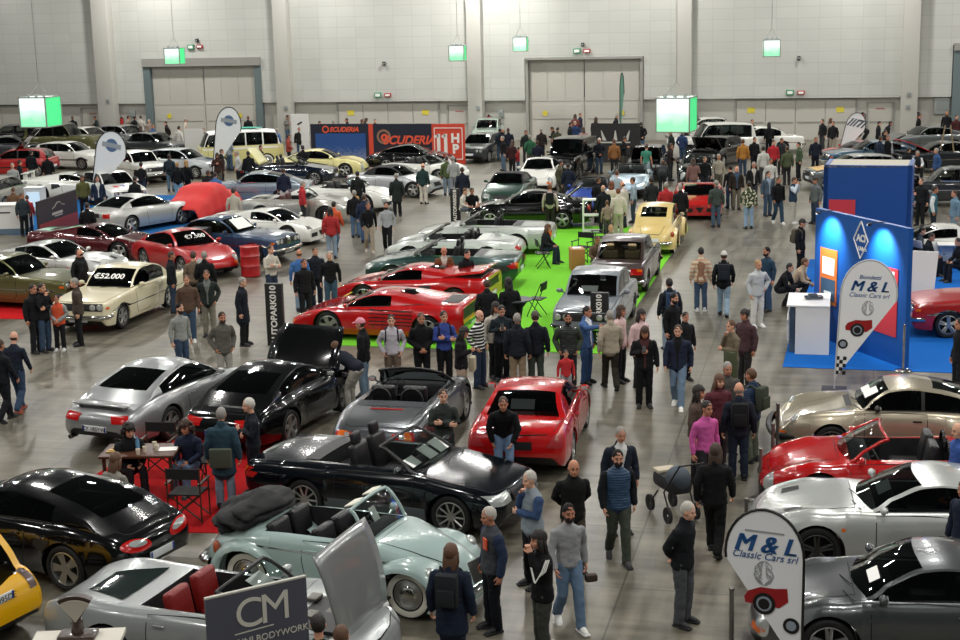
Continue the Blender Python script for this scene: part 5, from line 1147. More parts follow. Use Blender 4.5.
# teardrop flags
def flag(px, py, top, label, w=.42, mm=None, lean=0.0, rz=0.0, draw=None, base=True, gh=None, mir=False, pole=None):
    """teardrop flag: pole foot pixel, top pixel row"""
    g = gh or ground(px, py); h = height_to(g, top); e = empty('teardrop_flag', (g.x, g.y, .015), rz); tag(e, label, 'flag')
    sgn = 1; W = w*h; n = 22; L_ = []; R_ = []
    for i in range(n+1):
        t = i/n; z = .35+(h-.35)*t
        L_.append(V(0, 0, z)); 
    # outline: straight pole side then a rounded top falling back to a point at the foot
    out = [V(0, 0, .32*h*.3)]
    k = 18
    out += [V(0, 0, h*.74)]
    for i in range(1, k): 
        a = PI-PI*i/k*1.12; out.append(V(W/2+W/2*math.cos(a), 0, h*.74+h*.26*math.sin(a) if math.sin(a) > 0 else h*.74+h*.2*math.sin(a)))
    if mir: out = [V(-v.x, 0, v.z) for v in out]
    vs = [v+V(0, -.004, 0) for v in out]+[v+V(0, .004, 0) for v in out]; m0 = len(out)
    mesh('flag_cloth', vs, [list(range(m0)), list(range(m0, 2*m0))[::-1]]+[[i, i+m0, (i+1) % m0+m0, (i+1) % m0] for i in range(m0)], e, mm or mat('flag_cloth', '#dcdfde', rough=.7, bump=.3, bscale=2), smooth=False, fix=True)
    MB().tube([V(0, 0, .03)]+out[:k+1], .018 if h < 3 else .024, 0, 6).build('pole', [pole or BLACK], e); MB().box((0, 0, .02), (.5, .5, .03), bev=.01).build('base_plate', [BLACK], e)
    if draw: draw(e, h, W, *((-W,) if mir else ()))
    if lean:
        for ch_ in e.children:
            if not ch_.name.startswith('base'): ch_.rotation_euler.y = lean
    return e
def logo_disc(e, h, W):
    b = MB(); b.cyl((W/2, -.012, h*.82), (W/2, -.008, h*.82), W*.2, 0, 20); b.box((W/2, -.016, h*.82), (W*.62, .01, W*.14), 1); b.build('emblem', [mat('emblem_blue', '#4a6486', rough=.6), mat('emblem_grey', '#8f959a', rough=.6)], e, smooth=False)
flag(90, 205, 127, 'white teardrop flag with blue round emblem among the rally cars', lean=.2, w=.42, draw=logo_disc)
flag(212, 180, 105, 'white teardrop flag with blue round emblem before the camper van', lean=.14, w=.36, draw=logo_disc)
def drw(e, h, W): txt(e, '///7/', .5, mat('slate_print', '#4a5560'), W/2, h*.8, bold=.02, font_shear=.3)
flag(836, 163, 110, 'pale grey teardrop flag with slanted dark letters near the back wall', lean=.22, w=.36, draw=drw)
flag(620, 144, 73, 'thin furled green and white feather flag in front of the tall pale gate', w=.06, mm=mat('flag_green_cloth', '#5d8a78', rough=.7))
def ml(e, h, W, X0=0.0, big=False):
    e0 = e; e = empty('printed_design', (X0, 0, 0)); e.parent = e0
    BL = mat('print_blue', '#1d4f86', rough=.5); GR = mat('sketch_grey', '#9a9c9e', rough=.6); RD = mat('print_red_car', '#96161c', rough=.4); s_ = h/3.6*(1.25 if X0 else 1)
    for q in (-.012, 0, .012): txt(e, 'M & L', .33*s_*1.2, BL, W*.5+q, h*.80, y=-.006-abs(q)*.1, bold=0, font_shear=.3)
    txt(e, 'Classic Cars srl', .15*s_*1.1, BL, W*.5, h*.735, bold=0, font_shear=.3); (txt(e, 'Biondetti', .15*s_, BL, W*.5, h*.87, bold=.001, font_shear=.2) if not X0 else MB().box((W*.5, -.008, h*.875), (W*.5, .004, .02)).build('small_print', [GR], e, smooth=False))
    random.seed(3); b = MB()
    for k in range(16):
        a = random.uniform(0, 6.28); pts = [V(W*.5+math.cos(a+t)*.16*s_*(.6+.4*math.sin(3*t+k)), -.008, h*.64+math.sin(a+t)*.2*s_) for t in [i*.35 for i in range(9)]]; b.tube(pts, .0035, 0, 4)
    b.build('sketch', [GR], e, smooth=False)
    b = MB(); x0 = W*(.3 if X0 else .16); zc = h*.5; b.add([V(x0-.04*s_, -.009, zc-.12*s_), V(x0-.06*s_, -.009, zc-.02*s_), V(x0, -.009, zc+.08*s_), V(x0+.2*s_, -.009, zc+.17*s_), V(x0+.42*s_, -.009, zc+.17*s_), V(x0+.62*s_, -.009, zc+.2*s_), V(x0+.64*s_, -.009, zc-.02*s_), V(x0+.5*s_, -.009, zc-.14*s_)], [list(range(8))]); b.build('red_car_print', [RD], e, smooth=False)
    b = MB()
    for (cx_, cz_, r_) in ((x0+.26*s_, zc-.1*s_, .18*s_),): b.cyl((cx_, -.014, cz_), (cx_, -.010, cz_), r_, 0, 20); b.cyl((cx_, -.018, cz_), (cx_, -.014, cz_), r_*.68, 1, 20); b.cyl((cx_, -.022, cz_), (cx_, -.018, cz_), r_*.5, 0, 20)
    b.build('wheel_print', [BLACK, mat('wheel_print_grey', '#8a94a0')], e, smooth=False); b = MB(); xw = W*.86 if X0 else W*.1; b.cyl((xw, -.014, h*.36), (xw, -.010, h*.36), .13*s_, 0, 20); b.cyl((xw, -.018, h*.36), (xw, -.014, h*.36), .08*s_, 1, 20); b.build('wheel_print', [BLACK, mat('wheel_print_grey', '#8a94a0')], e, smooth=False)
    b = MB()
    for i in range(5):
        for j in range(0 if X0 else 3):
            if (i+j) % 2 == 0: b.box(((W-.04*s_-.09*s_*j) if X0 else (.04*s_+.09*s_*j), -.008, h*.14+.1*s_*i), (.09*s_, .006, .1*s_), ry=.1)
    if b.v: b.build('checker_print', [BLACK], e, smooth=False)
flag(834, 391, 259, 'tall white teardrop flag with red vintage car print beside the white counter', w=.40, draw=ml, lean=.04, pole=mat('pole_grey', '#b9bbbc', rough=.4), mm=mat('flag_white', '#e6e7e8', rough=.7, bump=.2, bscale=2))
e = flag(0, 0, 516, 'large white teardrop flag with black rim and red car print at the bottom edge', w=.43, gh=V(-.25, 16.3, 0), rz=-.2, mm=MATS['flag_white'], draw=ml, mir=True)
# upright name columns
def column(px, py, top, label, w=.42, d=.16, s_='AUTOPARK010', rz=.0):
    g = ground(px, py); h = height_to(g, top); e = empty('sign_column', (g.x, g.y, .015), rz); tag(e, label, 'sign')
    MB().box((0, 0, h/2), (w, d, h), bev=.015).build('column_body', [mat('column_black', '#141416', rough=.5)], e)
    sz = min(.34, h/len(s_)*1.55); text('lettering', s_, sz, WTX, e, frame(V(.0, -d/2-.006, h/2), V(0, 0, 1), V(-1, 0, 0)), ext=.002, bold=.006)
    return e
column(277, 346, 284, 'black name column standing on the aisle at the nose of the red sports car')
column(456, 222, 189, 'black name column beside the seated man near the green convertible', w=.36)
column(600, 345, 293, 'black name column in front of the grey saloon windscreen'); column(682, 226, 193, 'black name column behind the cream rounded car', w=.36)
column(202, 263, 228, 'black name column close to the dark blue coupe grille', w=.6, d=.5, s_='010')
# blue exhibition stand
BLP = mat('stand_blue', '#0d4f9a', rough=.45); DBL = mat('stand_dark_blue', '#0d4384', rough=.5)
GA, GB = V(-.46, 35.3, 0), V(1.51, 32.2, 0); hA = height_to(GA, 204); hB = height_to(GB, 233); hb = (hA+hB)/2
e, L, h = board('stand_wall', GA, GB, 0, BLP, 'bright blue stand wall with two spotlights, diamond emblem and posters', 'stand wall', thick=.12, hh=hb)
b = MB(); cx_, cz_ = L*.02, h*.84
for a, c_ in (((0, .42), (.28, 0)), ((.28, 0), (0, -.42)), ((0, -.42), (-.28, 0)), ((-.28, 0), (0, .42))): b.cyl((cx_+a[0], -.012, cz_+a[1]), (cx_+c_[0], -.012, cz_+c_[1]), .016, 0, 6)
b.build('diamond_emblem', [WTX], e); txt(e, 'ACI', .22, WTX, cx_, cz_+.03, bold=.008); txt(e, 'Udine', .13, WTX, cx_+.06, cz_-.2, bold=.004)
b = MB(); b.box((-L*.33, -.012, h*.5), (.72, .012, 1.3)); b.box((-L*.33, -.02, h*.58), (.5, .008, .4), 1); b.box((-L*.33, -.02, h*.4), (.6, .008, .5), 2); b.box((-L*.33, -.026, h*.36), (.3, .008, .16), 1); b.box((-L*.33, -.026, h*.3), (.3, .008, .1), 3)
b.build('poster', [mat('poster_orange', '#cf6a2a', rough=.5), WHITE, mat('poster_slate', '#34506a', rough=.5), YF], e, smooth=False)
b = MB(); b.box((L*.3, -.012, h*.45), (.85, .012, 1.5)); b.build('poster', [mat('poster_red', '#c8343c', rough=.5)], e, smooth=False); MB().box((L*.3, -.02, h*.66), (.6, .004, .07)).build('poster_title', [WTX], e, smooth=False)
for x in (-L*.3, L*.26):
    b = MB(); b.box((x, -.2, h+.03), (.02, .4, .02)); b.box((x, -.4, h+.0), (.12, .08, .06), bev=.02); b.build('spotlight', [BLACK], e)
    l = D.lights.new('stand_spot', 'SPOT'); l.energy = 800; l.spot_size = 1.5; l.spot_blend = .9; l.color = (.85, .95, 1); l.shadow_soft_size = .06; lo = D.objects.new('stand_spot', l); COL.objects.link(lo); lo.parent = e; lo.location = (x, -.5, h-.03); lo.rotation_euler = (math.radians(42), 0, 0)
e, L, h = board('stand_wall', V(-.38, 44.0, 0), V(2.1, 43.8, 0), 165, DBL, 'plain dark blue wall at the back of the blue stand', 'stand wall', thick=.15)
MB().box((0, .9, h-.04), (L, 1.8, .05)).build('stand_roof', [mat('cream_canvas', '#a8a294', rough=.7)], e, smooth=False)
MB().box((-L*.28, -.02, h*.52), (.75, .02, 1.0)).build('poster', [mat('poster_red', '#c8343c')], e, smooth=False)
for x0, x1 in ((-L/2, -L/2),): MB().box((x0+.07, .9, h/2), (.12, 1.8, h)).build('side_wall', [DBL], e, smooth=False)
MB().box((L/2-.07, .9, h/2), (.12, 1.8, h)).build('side_wall', [DBL], e, smooth=False)
# white counter with shirts
e = empty('display_counter', (-.55, 34.05, .015), 0); tag(e, 'white counter with two hanging T-shirts and a model car on top', 'counter')
MB().box((.1, -.55, .55), (.75, .55, 1.1)).box((-.35, .1, .55), (.12, 1.4, 1.1), 1).build('cabinet', [WHITE, mat('slate_blue', '#4a6076', rough=.5)], e, smooth=False); MB().box((0, -.1, 1.11), (.95, 1.5, .04), bev=.01).build('counter_top', [WHITE], e, smooth=False)
for i, (x, y) in enumerate(((-.44, -.65), (-.44, .35))):
    b = MB(); b.box((x, y, .62), (.03, .42, .62), bev=.012); b.box((x, y-.26, .84), (.03, .2, .14), bev=.01, rx=.7); b.box((x, y+.26, .84), (.03, .2, .14), bev=.01, rx=-.7); o = b.build('t_shirt', [mat('shirt_white', '#dedfdc', rough=.8)]); o.location = (-.55, 34.05, .015); tag(o, ('white T-shirt hanging on the counter end nearest the camera' if i == 0 else 'white T-shirt hanging on the far half of the counter side'), 't-shirt')
    MB().box((x-.017, y, .6), (.004, .09, .26)).build('shirt_print', [BLACK], o, smooth=False)
o = MB().box((0, 0, .05), (.42, .18, .07), 0, bev=.03).box((-.02, 0, .1), (.2, .15, .06), 0, bev=.025).build('model_car', [mat('model_grey', '#3b4650', rough=.2, coat=1)]); o.location = (-.45, 33.95, 1.145); o.rotation_euler = (0, 0, .3); tag(o, 'small dark model car standing on the white counter', 'model car')
# barrier posts
def stanchion(px, py, top, label, g=None, mm=None):
    g = g or ground(px, py); h = height_to(g, top) if top else .98; e = empty('barrier_post', (g.x, g.y, .015)); tag(e, label, 'barrier post')
    MB().cyl((0, 0, .03), (0, 0, h), .03, 0, 14).ell((0, 0, h), (.038, .038, .03), 0, 12, 6).build('post', [mm or CHROME], e, 60); MB().lathe([(.0, .04), (.05, .04), (.17, .015), (.18, 0), (.0, 0)], axis='z').build('base', [mm or CHROME], e, 60, fix=True); return e
stanchion(903, 371, 326, 'chrome barrier post at the end of the blue stand wall'); 
for px, py, top, lb in ((777, 462, 405, 'grey barrier post between the people and the beige coupe'), (772, 482, 425, 'grey barrier post before the red roadster nose'), (760, 500, 450, 'chrome barrier post nearest the white coupe corner'), (731, 655, 590, 'chrome barrier post beside the large flag'), (746, 530, 500, 'chrome barrier post at the nose of the white coupe')):
    stanchion(px, py, top, lb, mm=mat('post_steel', '#7d7a76', rough=.3, metal=.8))
# red barrel
g = ground(251, 276); e = empty('barrel', (g.x, g.y, .015)); tag(e, 'red metal barrel standing between the red and dark blue coupes', 'barrel')
MB().lathe([(0, 0), (.29, 0), (.3, .02), (.29, .05), (.29, .3), (.305, .32), (.29, .34), (.29, .6), (.305, .62), (.29, .64), (.29, .88), (.302, .9), (.29, .91), (.27, .88), (0, .88)], axis='z').build('drum', [mat('barrel_red', '#a50f14', rough=.3, coat=.6)], e, 50, fix=True)
# CM sign
gs = V(-5.95, 13.9, 0); e = empty('sign_board', (gs.x, gs.y, 0), math.radians(44)); tag(e, 'grey sign board with large white CM initials in front of the silver roadster', 'sign')
zt = height_to(V(gs.x, gs.y, 0), 588)
MB().box((0, 0, zt-.55), (1.16, .03, 1.1)).box((0, -.0, zt+.01), (1.16, .04, .02), 1).build('board', [mat('sign_slate', '#4d4f5a', rough=.5), mat('sign_edge', '#b9b7ac', rough=.5)], e, smooth=False); MB().cyl((-.5, .03, 0), (-.5, .03, zt), .015).build('leg', [BLACK], e); MB().cyl((.5, .03, 0), (.5, .03, zt), .015).build('leg', [BLACK], e)
SG = mat('sign_print', '#c9c6bb', rough=.5); txt(e, 'CM', .47, SG, .06, zt-.27, y=-.019, space=.8); txt(e, 'MARINI BODYWORK', .105, SG, .08, zt-.57, y=-.019); MB().box((-.05, -.018, zt-.46), (.45, .004, .012), ry=-.03).build('underline', [SG], e, smooth=False)
# round bistro table, folding chairs
def chair(px, py, rz, label, mm=BLACK, name='folding_chair', group=None):
    g = ground(px, py); e = empty(name, (g.x, g.y, .015), rz); tag(e, label, 'chair', group)
    MB().box((0, 0, .45), (.4, .42, .03), bev=.012).build('seat', [mm], e); MB().box((-.2, 0, .78), (.03, .42, .22), bev=.012, ry=-.12).build('backrest', [mm], e)
    for s in (1, -1): MB().cyl((.2, s*.2, 0), (-.2, s*.2, .88), .012, n=8).build('leg', [BLACK], e); MB().cyl((-.2, s*.19, 0), (.16, s*.19, .45), .012, n=8).build('leg', [BLACK], e)
    return e
def director(px, py, rz, label, wood, g=None, canvas=None):
    g = g or ground(px, py); e = empty('director_chair', (g.x, g.y, .02), rz); tag(e, label, 'chair'); cv = canvas or mat('canvas_black', '#151516', rough=.9)
    MB().box((0, 0, .46), (.42, .5, .02)).build('seat', [cv], e); MB().box((-.2, 0, .8), (.02, .54, .17)).build('backrest', [cv], e)
    for s in (1, -1):
        MB().box((0, s*.27, .64), (.48, .05, .025)).build('armrest', [wood], e); MB().cyl((-.2, s*.27, .0), (-.2, s*.27, .9), .014, n=8).build('post', [wood], e); MB().cyl((.2, s*.27, .0), (.2, s*.27, .64), .014, n=8).build('post', [wood], e)
    for x in (-.18, .18): MB().cyl((x, -.26, .03), (x, .26, .45), .013, n=8).build('leg', [wood], e); MB().cyl((x, .26, .03), (x, -.26, .45), .013, n=8).build('leg', [wood], e)
    return e
g = ground(517, 345); e = empty('bistro_table', (g.x, g.y, .015)); tag(e, 'round dark bistro table on the green carpet beside people', 'table'); MB().lathe([(0, 1.1), (.38, 1.1), (.38, 1.07), (0, 1.07)], axis='z').build('tabletop', [mat('table_grey', '#45494a', rough=.5)], e, fix=True); MB().lathe([(.3, 1.07), (.16, .9), (.1, .5), (.2, .12), (.3, 0), (0, 0)], axis='z').build('stretch_cover', [mat('stretch_cloth', '#1c1d1e', rough=.9)], e, 70, fix=True)
chair(537, 316, math.radians(170), 'black folding chair beside the round bistro table on green carpet')
chair(543, 268, math.radians(20), 'black folding chair of the seated woman with long hair')
WD = mat('dark_wood', '#3a2416', rough=.5)
director(583, 262, math.radians(250), 'black director chair on the green carpet by the wooden box', BLACK); director(600, 252, math.radians(200), 'black director chair near the white shelf', BLACK)
g = ground(577, 270); e = empty('box', (g.x, g.y, .015), .3); tag(e, 'light wooden box table with papers on the green carpet', 'box'); MB().box((0, 0, .33), (.42, .6, .66), bev=.01).build('crate', [mat('light_wood', '#a8713e', rough=.6, vary=.1)], e); MB().box((0, 0, .67), (.25, .3, .012)).build('paper_stack', [WHITE], e, smooth=False)
# white shelf
g = ground(602, 232); e = empty('shelf', (g.x, g.y, .015), .12); tag(e, 'white open shelf unit standing behind the director chairs', 'shelf'); sW = 1.3
for x in (-sW/2, 0, sW/2): MB().box((x, 0, .58), (.05, .38, 1.16)).build('side_panel', [WHITE], e, smooth=False)
for z in (.04, .6, 1.14): MB().box((0, 0, z), (sW, .38, .05)).build('shelf_board', [WHITE], e, smooth=False)
# table of the seated group
gt = V(-11.15, 21.6, .02); e = empty('table', gt, math.radians(12)); tag(e, 'dark wooden table with cups and papers on the red carpet', 'table')
MB().box((0, 0, .74), (1.25, .75, .04), bev=.008).build('tabletop', [mat('table_wood', '#4a2c1c', rough=.4)], e)
for sx in (-1, 1):
    for sy in (-1, 1): MB().box((sx*.55, sy*.3, .36), (.05, .05, .72)).build('leg', [WD], e)
def ontable(name, x, y, b, mm, label, cat, group=None):
    o = b.build(name, mm); M = Matrix.Translation(gt) @ Matrix.Rotation(math.radians(12), 4, 'Z'); o.location = M @ V(x, y, .76); tag(o, label, cat, group); return o
for i, (x, y) in enumerate(((.1, -.15), (.28, -.08), (.2, .12), (-.05, .1), (.02, -.28))): ontable('paper_cup', x, y, MB().lathe([(0, 0), (.027, 0), (.038, .1), (.034, .1), (.0, .01)], axis='z'), [mat('cup_cream', '#d8cdb8', rough=.6)], 'cream paper cup on the dark wooden table', 'cup', 'cream paper cups on the wooden table')
for i, (x, y, c_) in enumerate(((-.05, -.02, '#5f8fb0'), (-.15, .15, '#b9c4c8'))): ontable('water_bottle', x, y, MB().lathe([(0, 0), (.033, 0), (.034, .16), (.015, .2), (.015, .23), (0, .23)], axis='z'), [mat('bottle_'+c_, c_, rough=.1)], ('blue' if i == 0 else 'pale')+' water bottle among the cups on the wooden table', 'bottle')
ontable('paper_sheet', .45, .02, MB().box((0, 0, .003), (.3, .22, .004), rz=.3), [WHITE], 'open white papers on the right end of the wooden table', 'paper')
for i, (x, y) in enumerate(((-.45, -.1), (-.4, .12))): ontable('food_tray', x, y, MB().box((0, 0, .012), (.2, .14, .02), bev=.006).box((0, 0, .03), (.12, .08, .02), 1, bev=.008), [mat('tray_gold', '#b8955a', rough=.5), mat('snack', '#d2b070', rough=.8)], ('snack tray at the near left corner of the wooden table' if i == 0 else 'snack tray at the far left corner of the wooden table'), 'tray')
director(0, 0, math.radians(190), 'wooden director chair of the man on the phone', WD, V(-10.15, 22.2, .02)); director(0, 0, math.radians(95), 'empty wooden director chair in front of the table', WD, V(-9.85, 20.55, .02)); director(0, 0, math.radians(-85), 'wooden director chair behind the table with a curly haired sitter', WD, V(-11.35, 22.6, .02))
# fan scale on a side table at the bottom left
gq = ground(77, 638, 1.05); gq.z = 0; e = empty('side_table', gq, .3); tag(e, 'low white table with papers at the bottom left edge', 'table'); MB().box((0, 0, 1.02), (1.0, .5, .05)).build('tabletop', [mat('table_cream', '#cfcabd', rough=.6)], e, smooth=False)
for sx in (-1, 1):
    for sy in (-1, 1): MB().box((sx*.45, sy*.2, .5), (.05, .05, 1.0)).build('leg', [BLACK], e)
e = empty('fan_scale', gq+V(0, 0, 1.045), .25); tag(e, 'old fan-shaped weighing scale on the white side table', 'scale')
def fan(r, y0, y1, mm, nm, rr=0):
    pts = [V(0, 0, .02+rr)]+[V(math.sin(a)*(r), 0, math.cos(a)*r) for a in [math.radians(-32+64*i/12) for i in range(13)]]
    n = len(pts); mesh(nm, [p+V(0, y0, .14) for p in pts]+[p+V(0, y1, .14) for p in pts], [list(range(n)), list(range(n, 2*n))[::-1]]+[[i, i+n, (i+1) % n+n, (i+1) % n] for i in range(n)], e, mm, smooth=False, fix=True)
SCB = mat('scale_brown', '#3a2a22', rough=.35, coat=.5); fan(.36, 0, .1, SCB, 'fan_case'); fan(.315, -.012, 0, mat('dial_cream', '#b5aea0', rough=.4), 'dial', .03); MB().cyl((0, .05, 0), (0, .05, .2), .07, 0, 14).box((0, .05, .02), (.42, .26, .06), bev=.02).build('scale_base', [SCB], e, 60)
# red draped cover over a car
def draped():
    vs = []; fs = []; nx, ny = 30, 18
    prof = pchip([(-2.1, .55), (-1.7, .82), (-1.1, 1.0), (-.5, 1.3), (.2, 1.34), (.9, 1.0), (1.7, .85), (2.1, .55)])
    for i in range(nx+1):
        x = -2.1+4.2*i/nx
        for j in range(ny+1):
            t = j/ny*2-1; w_ = .92*(1-.12*abs(x/2.1)**4)
            if abs(t) < .7: y = t/.7*w_*.8; z = prof(x)-.1*(t/.7)**4*prof(x)
            else: q = (abs(t)-.7)/.3; y = math.copysign(w_*(.8+.22*q+.04*math.sin(x*9)*q), t); z = prof(x)*.9*(1-q)+.02
            vs.append(V(x*(1+.02*math.sin(j)), y, max(z+noise.noise(V(x*3, y*3, 1))*.03, .02)))
    for i in range(nx):
        for j in range(ny): fs.append([i*(ny+1)+j, (i+1)*(ny+1)+j, (i+1)*(ny+1)+j+1, i*(ny+1)+j+1])
    o = mesh('draped_car_cover', vs, fs, None, mat('cover_red', '#c21c16', rough=.65), None, 80, fix=True); g = ground(205, 217); o.location = (g.x, g.y, .02); o.rotation_euler = (0, 0, heading(165)); s_ = o.modifiers.new('s', 'SOLIDIFY'); s_.thickness = .01; tag(o, 'bright red cloth cover draped over a car beside the silver coupe', 'car cover')
draped()
# surfboard on the camper van
g = ground(243, 167); o = MB().ell((0, 0, 0), (1.15, .3, .045), 0, 20, 8).build('surfboard', [mat('teal_board', '#2fa08c', rough=.4)]); o.location = (g.x, g.y+.0, 2.02); o.rotation_euler = (0, 0, heading(95)); tag(o, 'teal surfboard lying on the camper van roof', 'surfboard')
# lounge furniture on the blue carpet
def lowbox(px, py, w, d, h, label, mm=WHITE, rz=0, name='low_table'):
    g = ground(px, py); e = empty(name, (g.x, g.y, .015), rz); tag(e, label, 'table'); MB().box((0, 0, h-.02), (w, d, .04), bev=.01).build('tabletop', [mm], e)
    for sx in (-1, 1):
        for sy in (-1, 1): MB().cyl((sx*w*.4, sy*d*.4, 0), (sx*w*.4, sy*d*.4, h-.03), .02, n=8).build('leg', [CHROME], e)
lowbox(952, 268, .9, .8, .74, 'white table of the seated visitors on the blue carpet'); lowbox(950, 322, .9, .9, .42, 'low white table beside the dark red classic car')
chair(921, 270, math.radians(40), 'white shell chair of the seated visitor on the blue carpet', mat('chair_white', '#c9ccd0', rough=.5), 'shell_chair')
g = ground(916, 314); e = empty('partition', (g.x, g.y, .015), .3); tag(e, 'tall white slanted partition board right of the blue stand wall', 'partition'); MB().box((0, 0, .8), (.9, .06, 1.6), ry=.08).build('board', [WHITE], e, smooth=False)
# ladder-like easel at far right
g = ground(946, 172); e = empty('easel', (g.x, g.y, .015), .2); tag(e, 'wooden easel leaning near the dark car with red bonnet', 'easel')
for s in (-1, 1): MB().cyl((s*.45, 0, 0), (s*.12, 0, 2.1), .03, n=8).build('leg', [mat('easel_wood', '#8a7a60', rough=.7)], e)
# pram
g = ground(672, 516); e = empty('pram', (g.x, g.y, .015), heading(200)); tag(e, 'black child pram with pale hood pushed by the woman in black', 'pram')
MB().box((0, 0, .55), (.72, .36, .24), bev=.09).build('carry_body', [mat('pram_black', '#17191c', rough=.7)], e); MB().ell((-.2, 0, .66), (.22, .19, .2), 0, 16, 10).build('hood', [mat('pram_slate', '#3c4650', rough=.7)], e); MB().box((.24, 0, .68), (.22, .34, .06), bev=.025).build('foot_cover', [mat('pram_cream', '#b8ad98', rough=.8)], e)
for x, y in ((-.32, .24), (-.32, -.24), (.36, .2), (.36, -.2)): w_ = MB().lathe([(.09, -.02), (.13, -.02), (.13, .02), (.09, .02), (.02, .0)], n=16); o = w_.build('wheel', [TIRE], e, fix=True); o.location = (x, y, .13)
MB().tube([V(-.35, -.22, .13), V(-.15, -.22, .45), V(-.62, -.2, 1.0), V(-.62, .2, 1.0), V(-.15, .22, .45), V(-.35, .22, .13)], .014).tube([V(.36, .2, .13), V(.1, .2, .4)], .014).tube([V(.36, -.2, .13), V(.1, -.2, .4)], .014).build('pram_frame', [BLACK], e)
# ------------------------------------------------------------------ people
POSES = {
 'stand': {}, 'walk': dict(L=((.16, .09, .50), (.24, .09, .09)), R=((.03, -.09, .48), (-.22, -.09, .14)), aL=((-.1, .25, 1.13), (-.04, .26, .88)), aR=((.05, -.25, 1.13), (.18, -.24, .92))),
 'stride': dict(L=((.02, .09, .48), (-.2, .09, .13)), R=((.15, -.09, .50), (.2, -.09, .09)), aL=((.03, .25, 1.13), (.14, .24, .9)), aR=((-.08, -.25, 1.13), (-.02, -.26, .88))),
 'cross': dict(aL=((.07, .25, 1.14), (.21, -.05, 1.19)), aR=((.07, -.25, 1.14), (.20, .06, 1.14))),
 'clasp': dict(aL=((-.03, .26, 1.13), (.18, .05, .98)), aR=((-.03, -.26, 1.13), (.18, -.05, .98))),
 'phone': dict(aR=((-.02, -.25, 1.14), (.22, -.08, 1.22)), hd=.4), 'back': dict(aL=((-.13, .25, 1.14), (-.16, .06, .93)), aR=((-.13, -.25, 1.14), (-.16, -.06, .96)), lean=.06),
 'camera': dict(aL=((.13, .22, 1.2), (.17, .07, 1.47)), aR=((.13, -.22, 1.2), (.17, -.07, 1.47))), 'hip': dict(aL=((-.08, .38, 1.17), (.05, .2, 1.0)), aR=((-.04, -.26, 1.13), (.06, -.24, .88))),
 'pocket': dict(aL=((-.09, .28, 1.14), (.06, .2, .94)), aR=((-.09, -.28, 1.14), (.06, -.2, .94)), L=((.04, .1, .5), (.03, .11, .09))),
 'chin': dict(aL=((.07, .22, 1.14), (.18, -.08, 1.14)), aR=((.1, -.2, 1.16), (.15, -.04, 1.43)), hd=.1),
 'lean': dict(lean=.55, aL=((.2, .25, 1.2), (.35, .15, 1.05)), aR=((.1, -.25, 1.15), (.2, -.2, .92)), hd=-.1, px=-.12), 'bend': dict(lean=1.0, px=-.2, aL=((.25, .22, 1.25), (.48, .15, 1.2)), aR=((.2, -.22, 1.2), (.42, -.12, 1.15)), hd=-.3),
 'point': dict(aR=((.16, -.28, 1.32), (.42, -.24, 1.36))), 'photo': dict(aL=((.1, .24, 1.18), (.3, .04, 1.36)), aR=((.1, -.24, 1.18), (.3, -.04, 1.36)), hd=.1),
 'sit': dict(dz=-.44, L=((.4, .12, .52), (.42, .13, .09)), R=((.4, -.12, .52), (.38, -.14, .09)), aL=((.08, .25, 1.15), (.3, .14, 1.08)), aR=((.08, -.25, 1.15), (.3, -.14, 1.08)), hd=.2, lean=.12),
 'crouch': dict(dz=-.5, px=-.12, L=((.3, .16, .5), (.05, .14, .09)), R=((.3, -.16, .48), (.1, -.14, .09)), lean=.5, aL=((.2, .25, 1.2), (.4, .12, 1.15)), aR=((.2, -.25, 1.2), (.42, -.1, 1.2)), hd=-.1),
}
def limb(b, pts, rad, side=(0, 1, 0), n=12, mi=0):
    side = Vector(side); P = [Vector(p) for p in pts]; rings = []
    def fr(i):
        t = (P[min(i+1, len(P)-1)]-P[max(i-1, 0)]).normalized(); s_ = (side-t*side.dot(t))
        s_ = s_.normalized() if s_.length > .05 else t.orthogonal().normalized(); return t, s_, t.cross(s_)
    seq = []
    for i in range(len(P)):
        t, s_, u = fr(i); ra, rb = rad[i] if isinstance(rad[i], tuple) else (rad[i], rad[i])
        if i == 0: seq.append((P[i]-t*min(ra, rb)*.6, s_, u, ra*.55, rb*.55))
        seq.append((P[i], s_, u, ra, rb))
        if i == len(P)-1: seq.append((P[i]+t*min(ra, rb)*.6, s_, u, ra*.55, rb*.55))
    vs = []; fs = []
    for c, s_, u, ra, rb in seq:
        for k in range(n):
            a = 2*PI*k/n; vs.append(c+s_*math.cos(a)*ra+u*math.sin(a)*rb)
    for i in range(len(seq)-1):
        for k in range(n): fs.append([i*n+k, i*n+(k+1) % n, (i+1)*n+(k+1) % n, (i+1)*n+k])
    fs.append(list(range(n))[::-1]); fs.append([len(vs)-n+k for k in range(n)])
    b.add(vs, fs, mi)
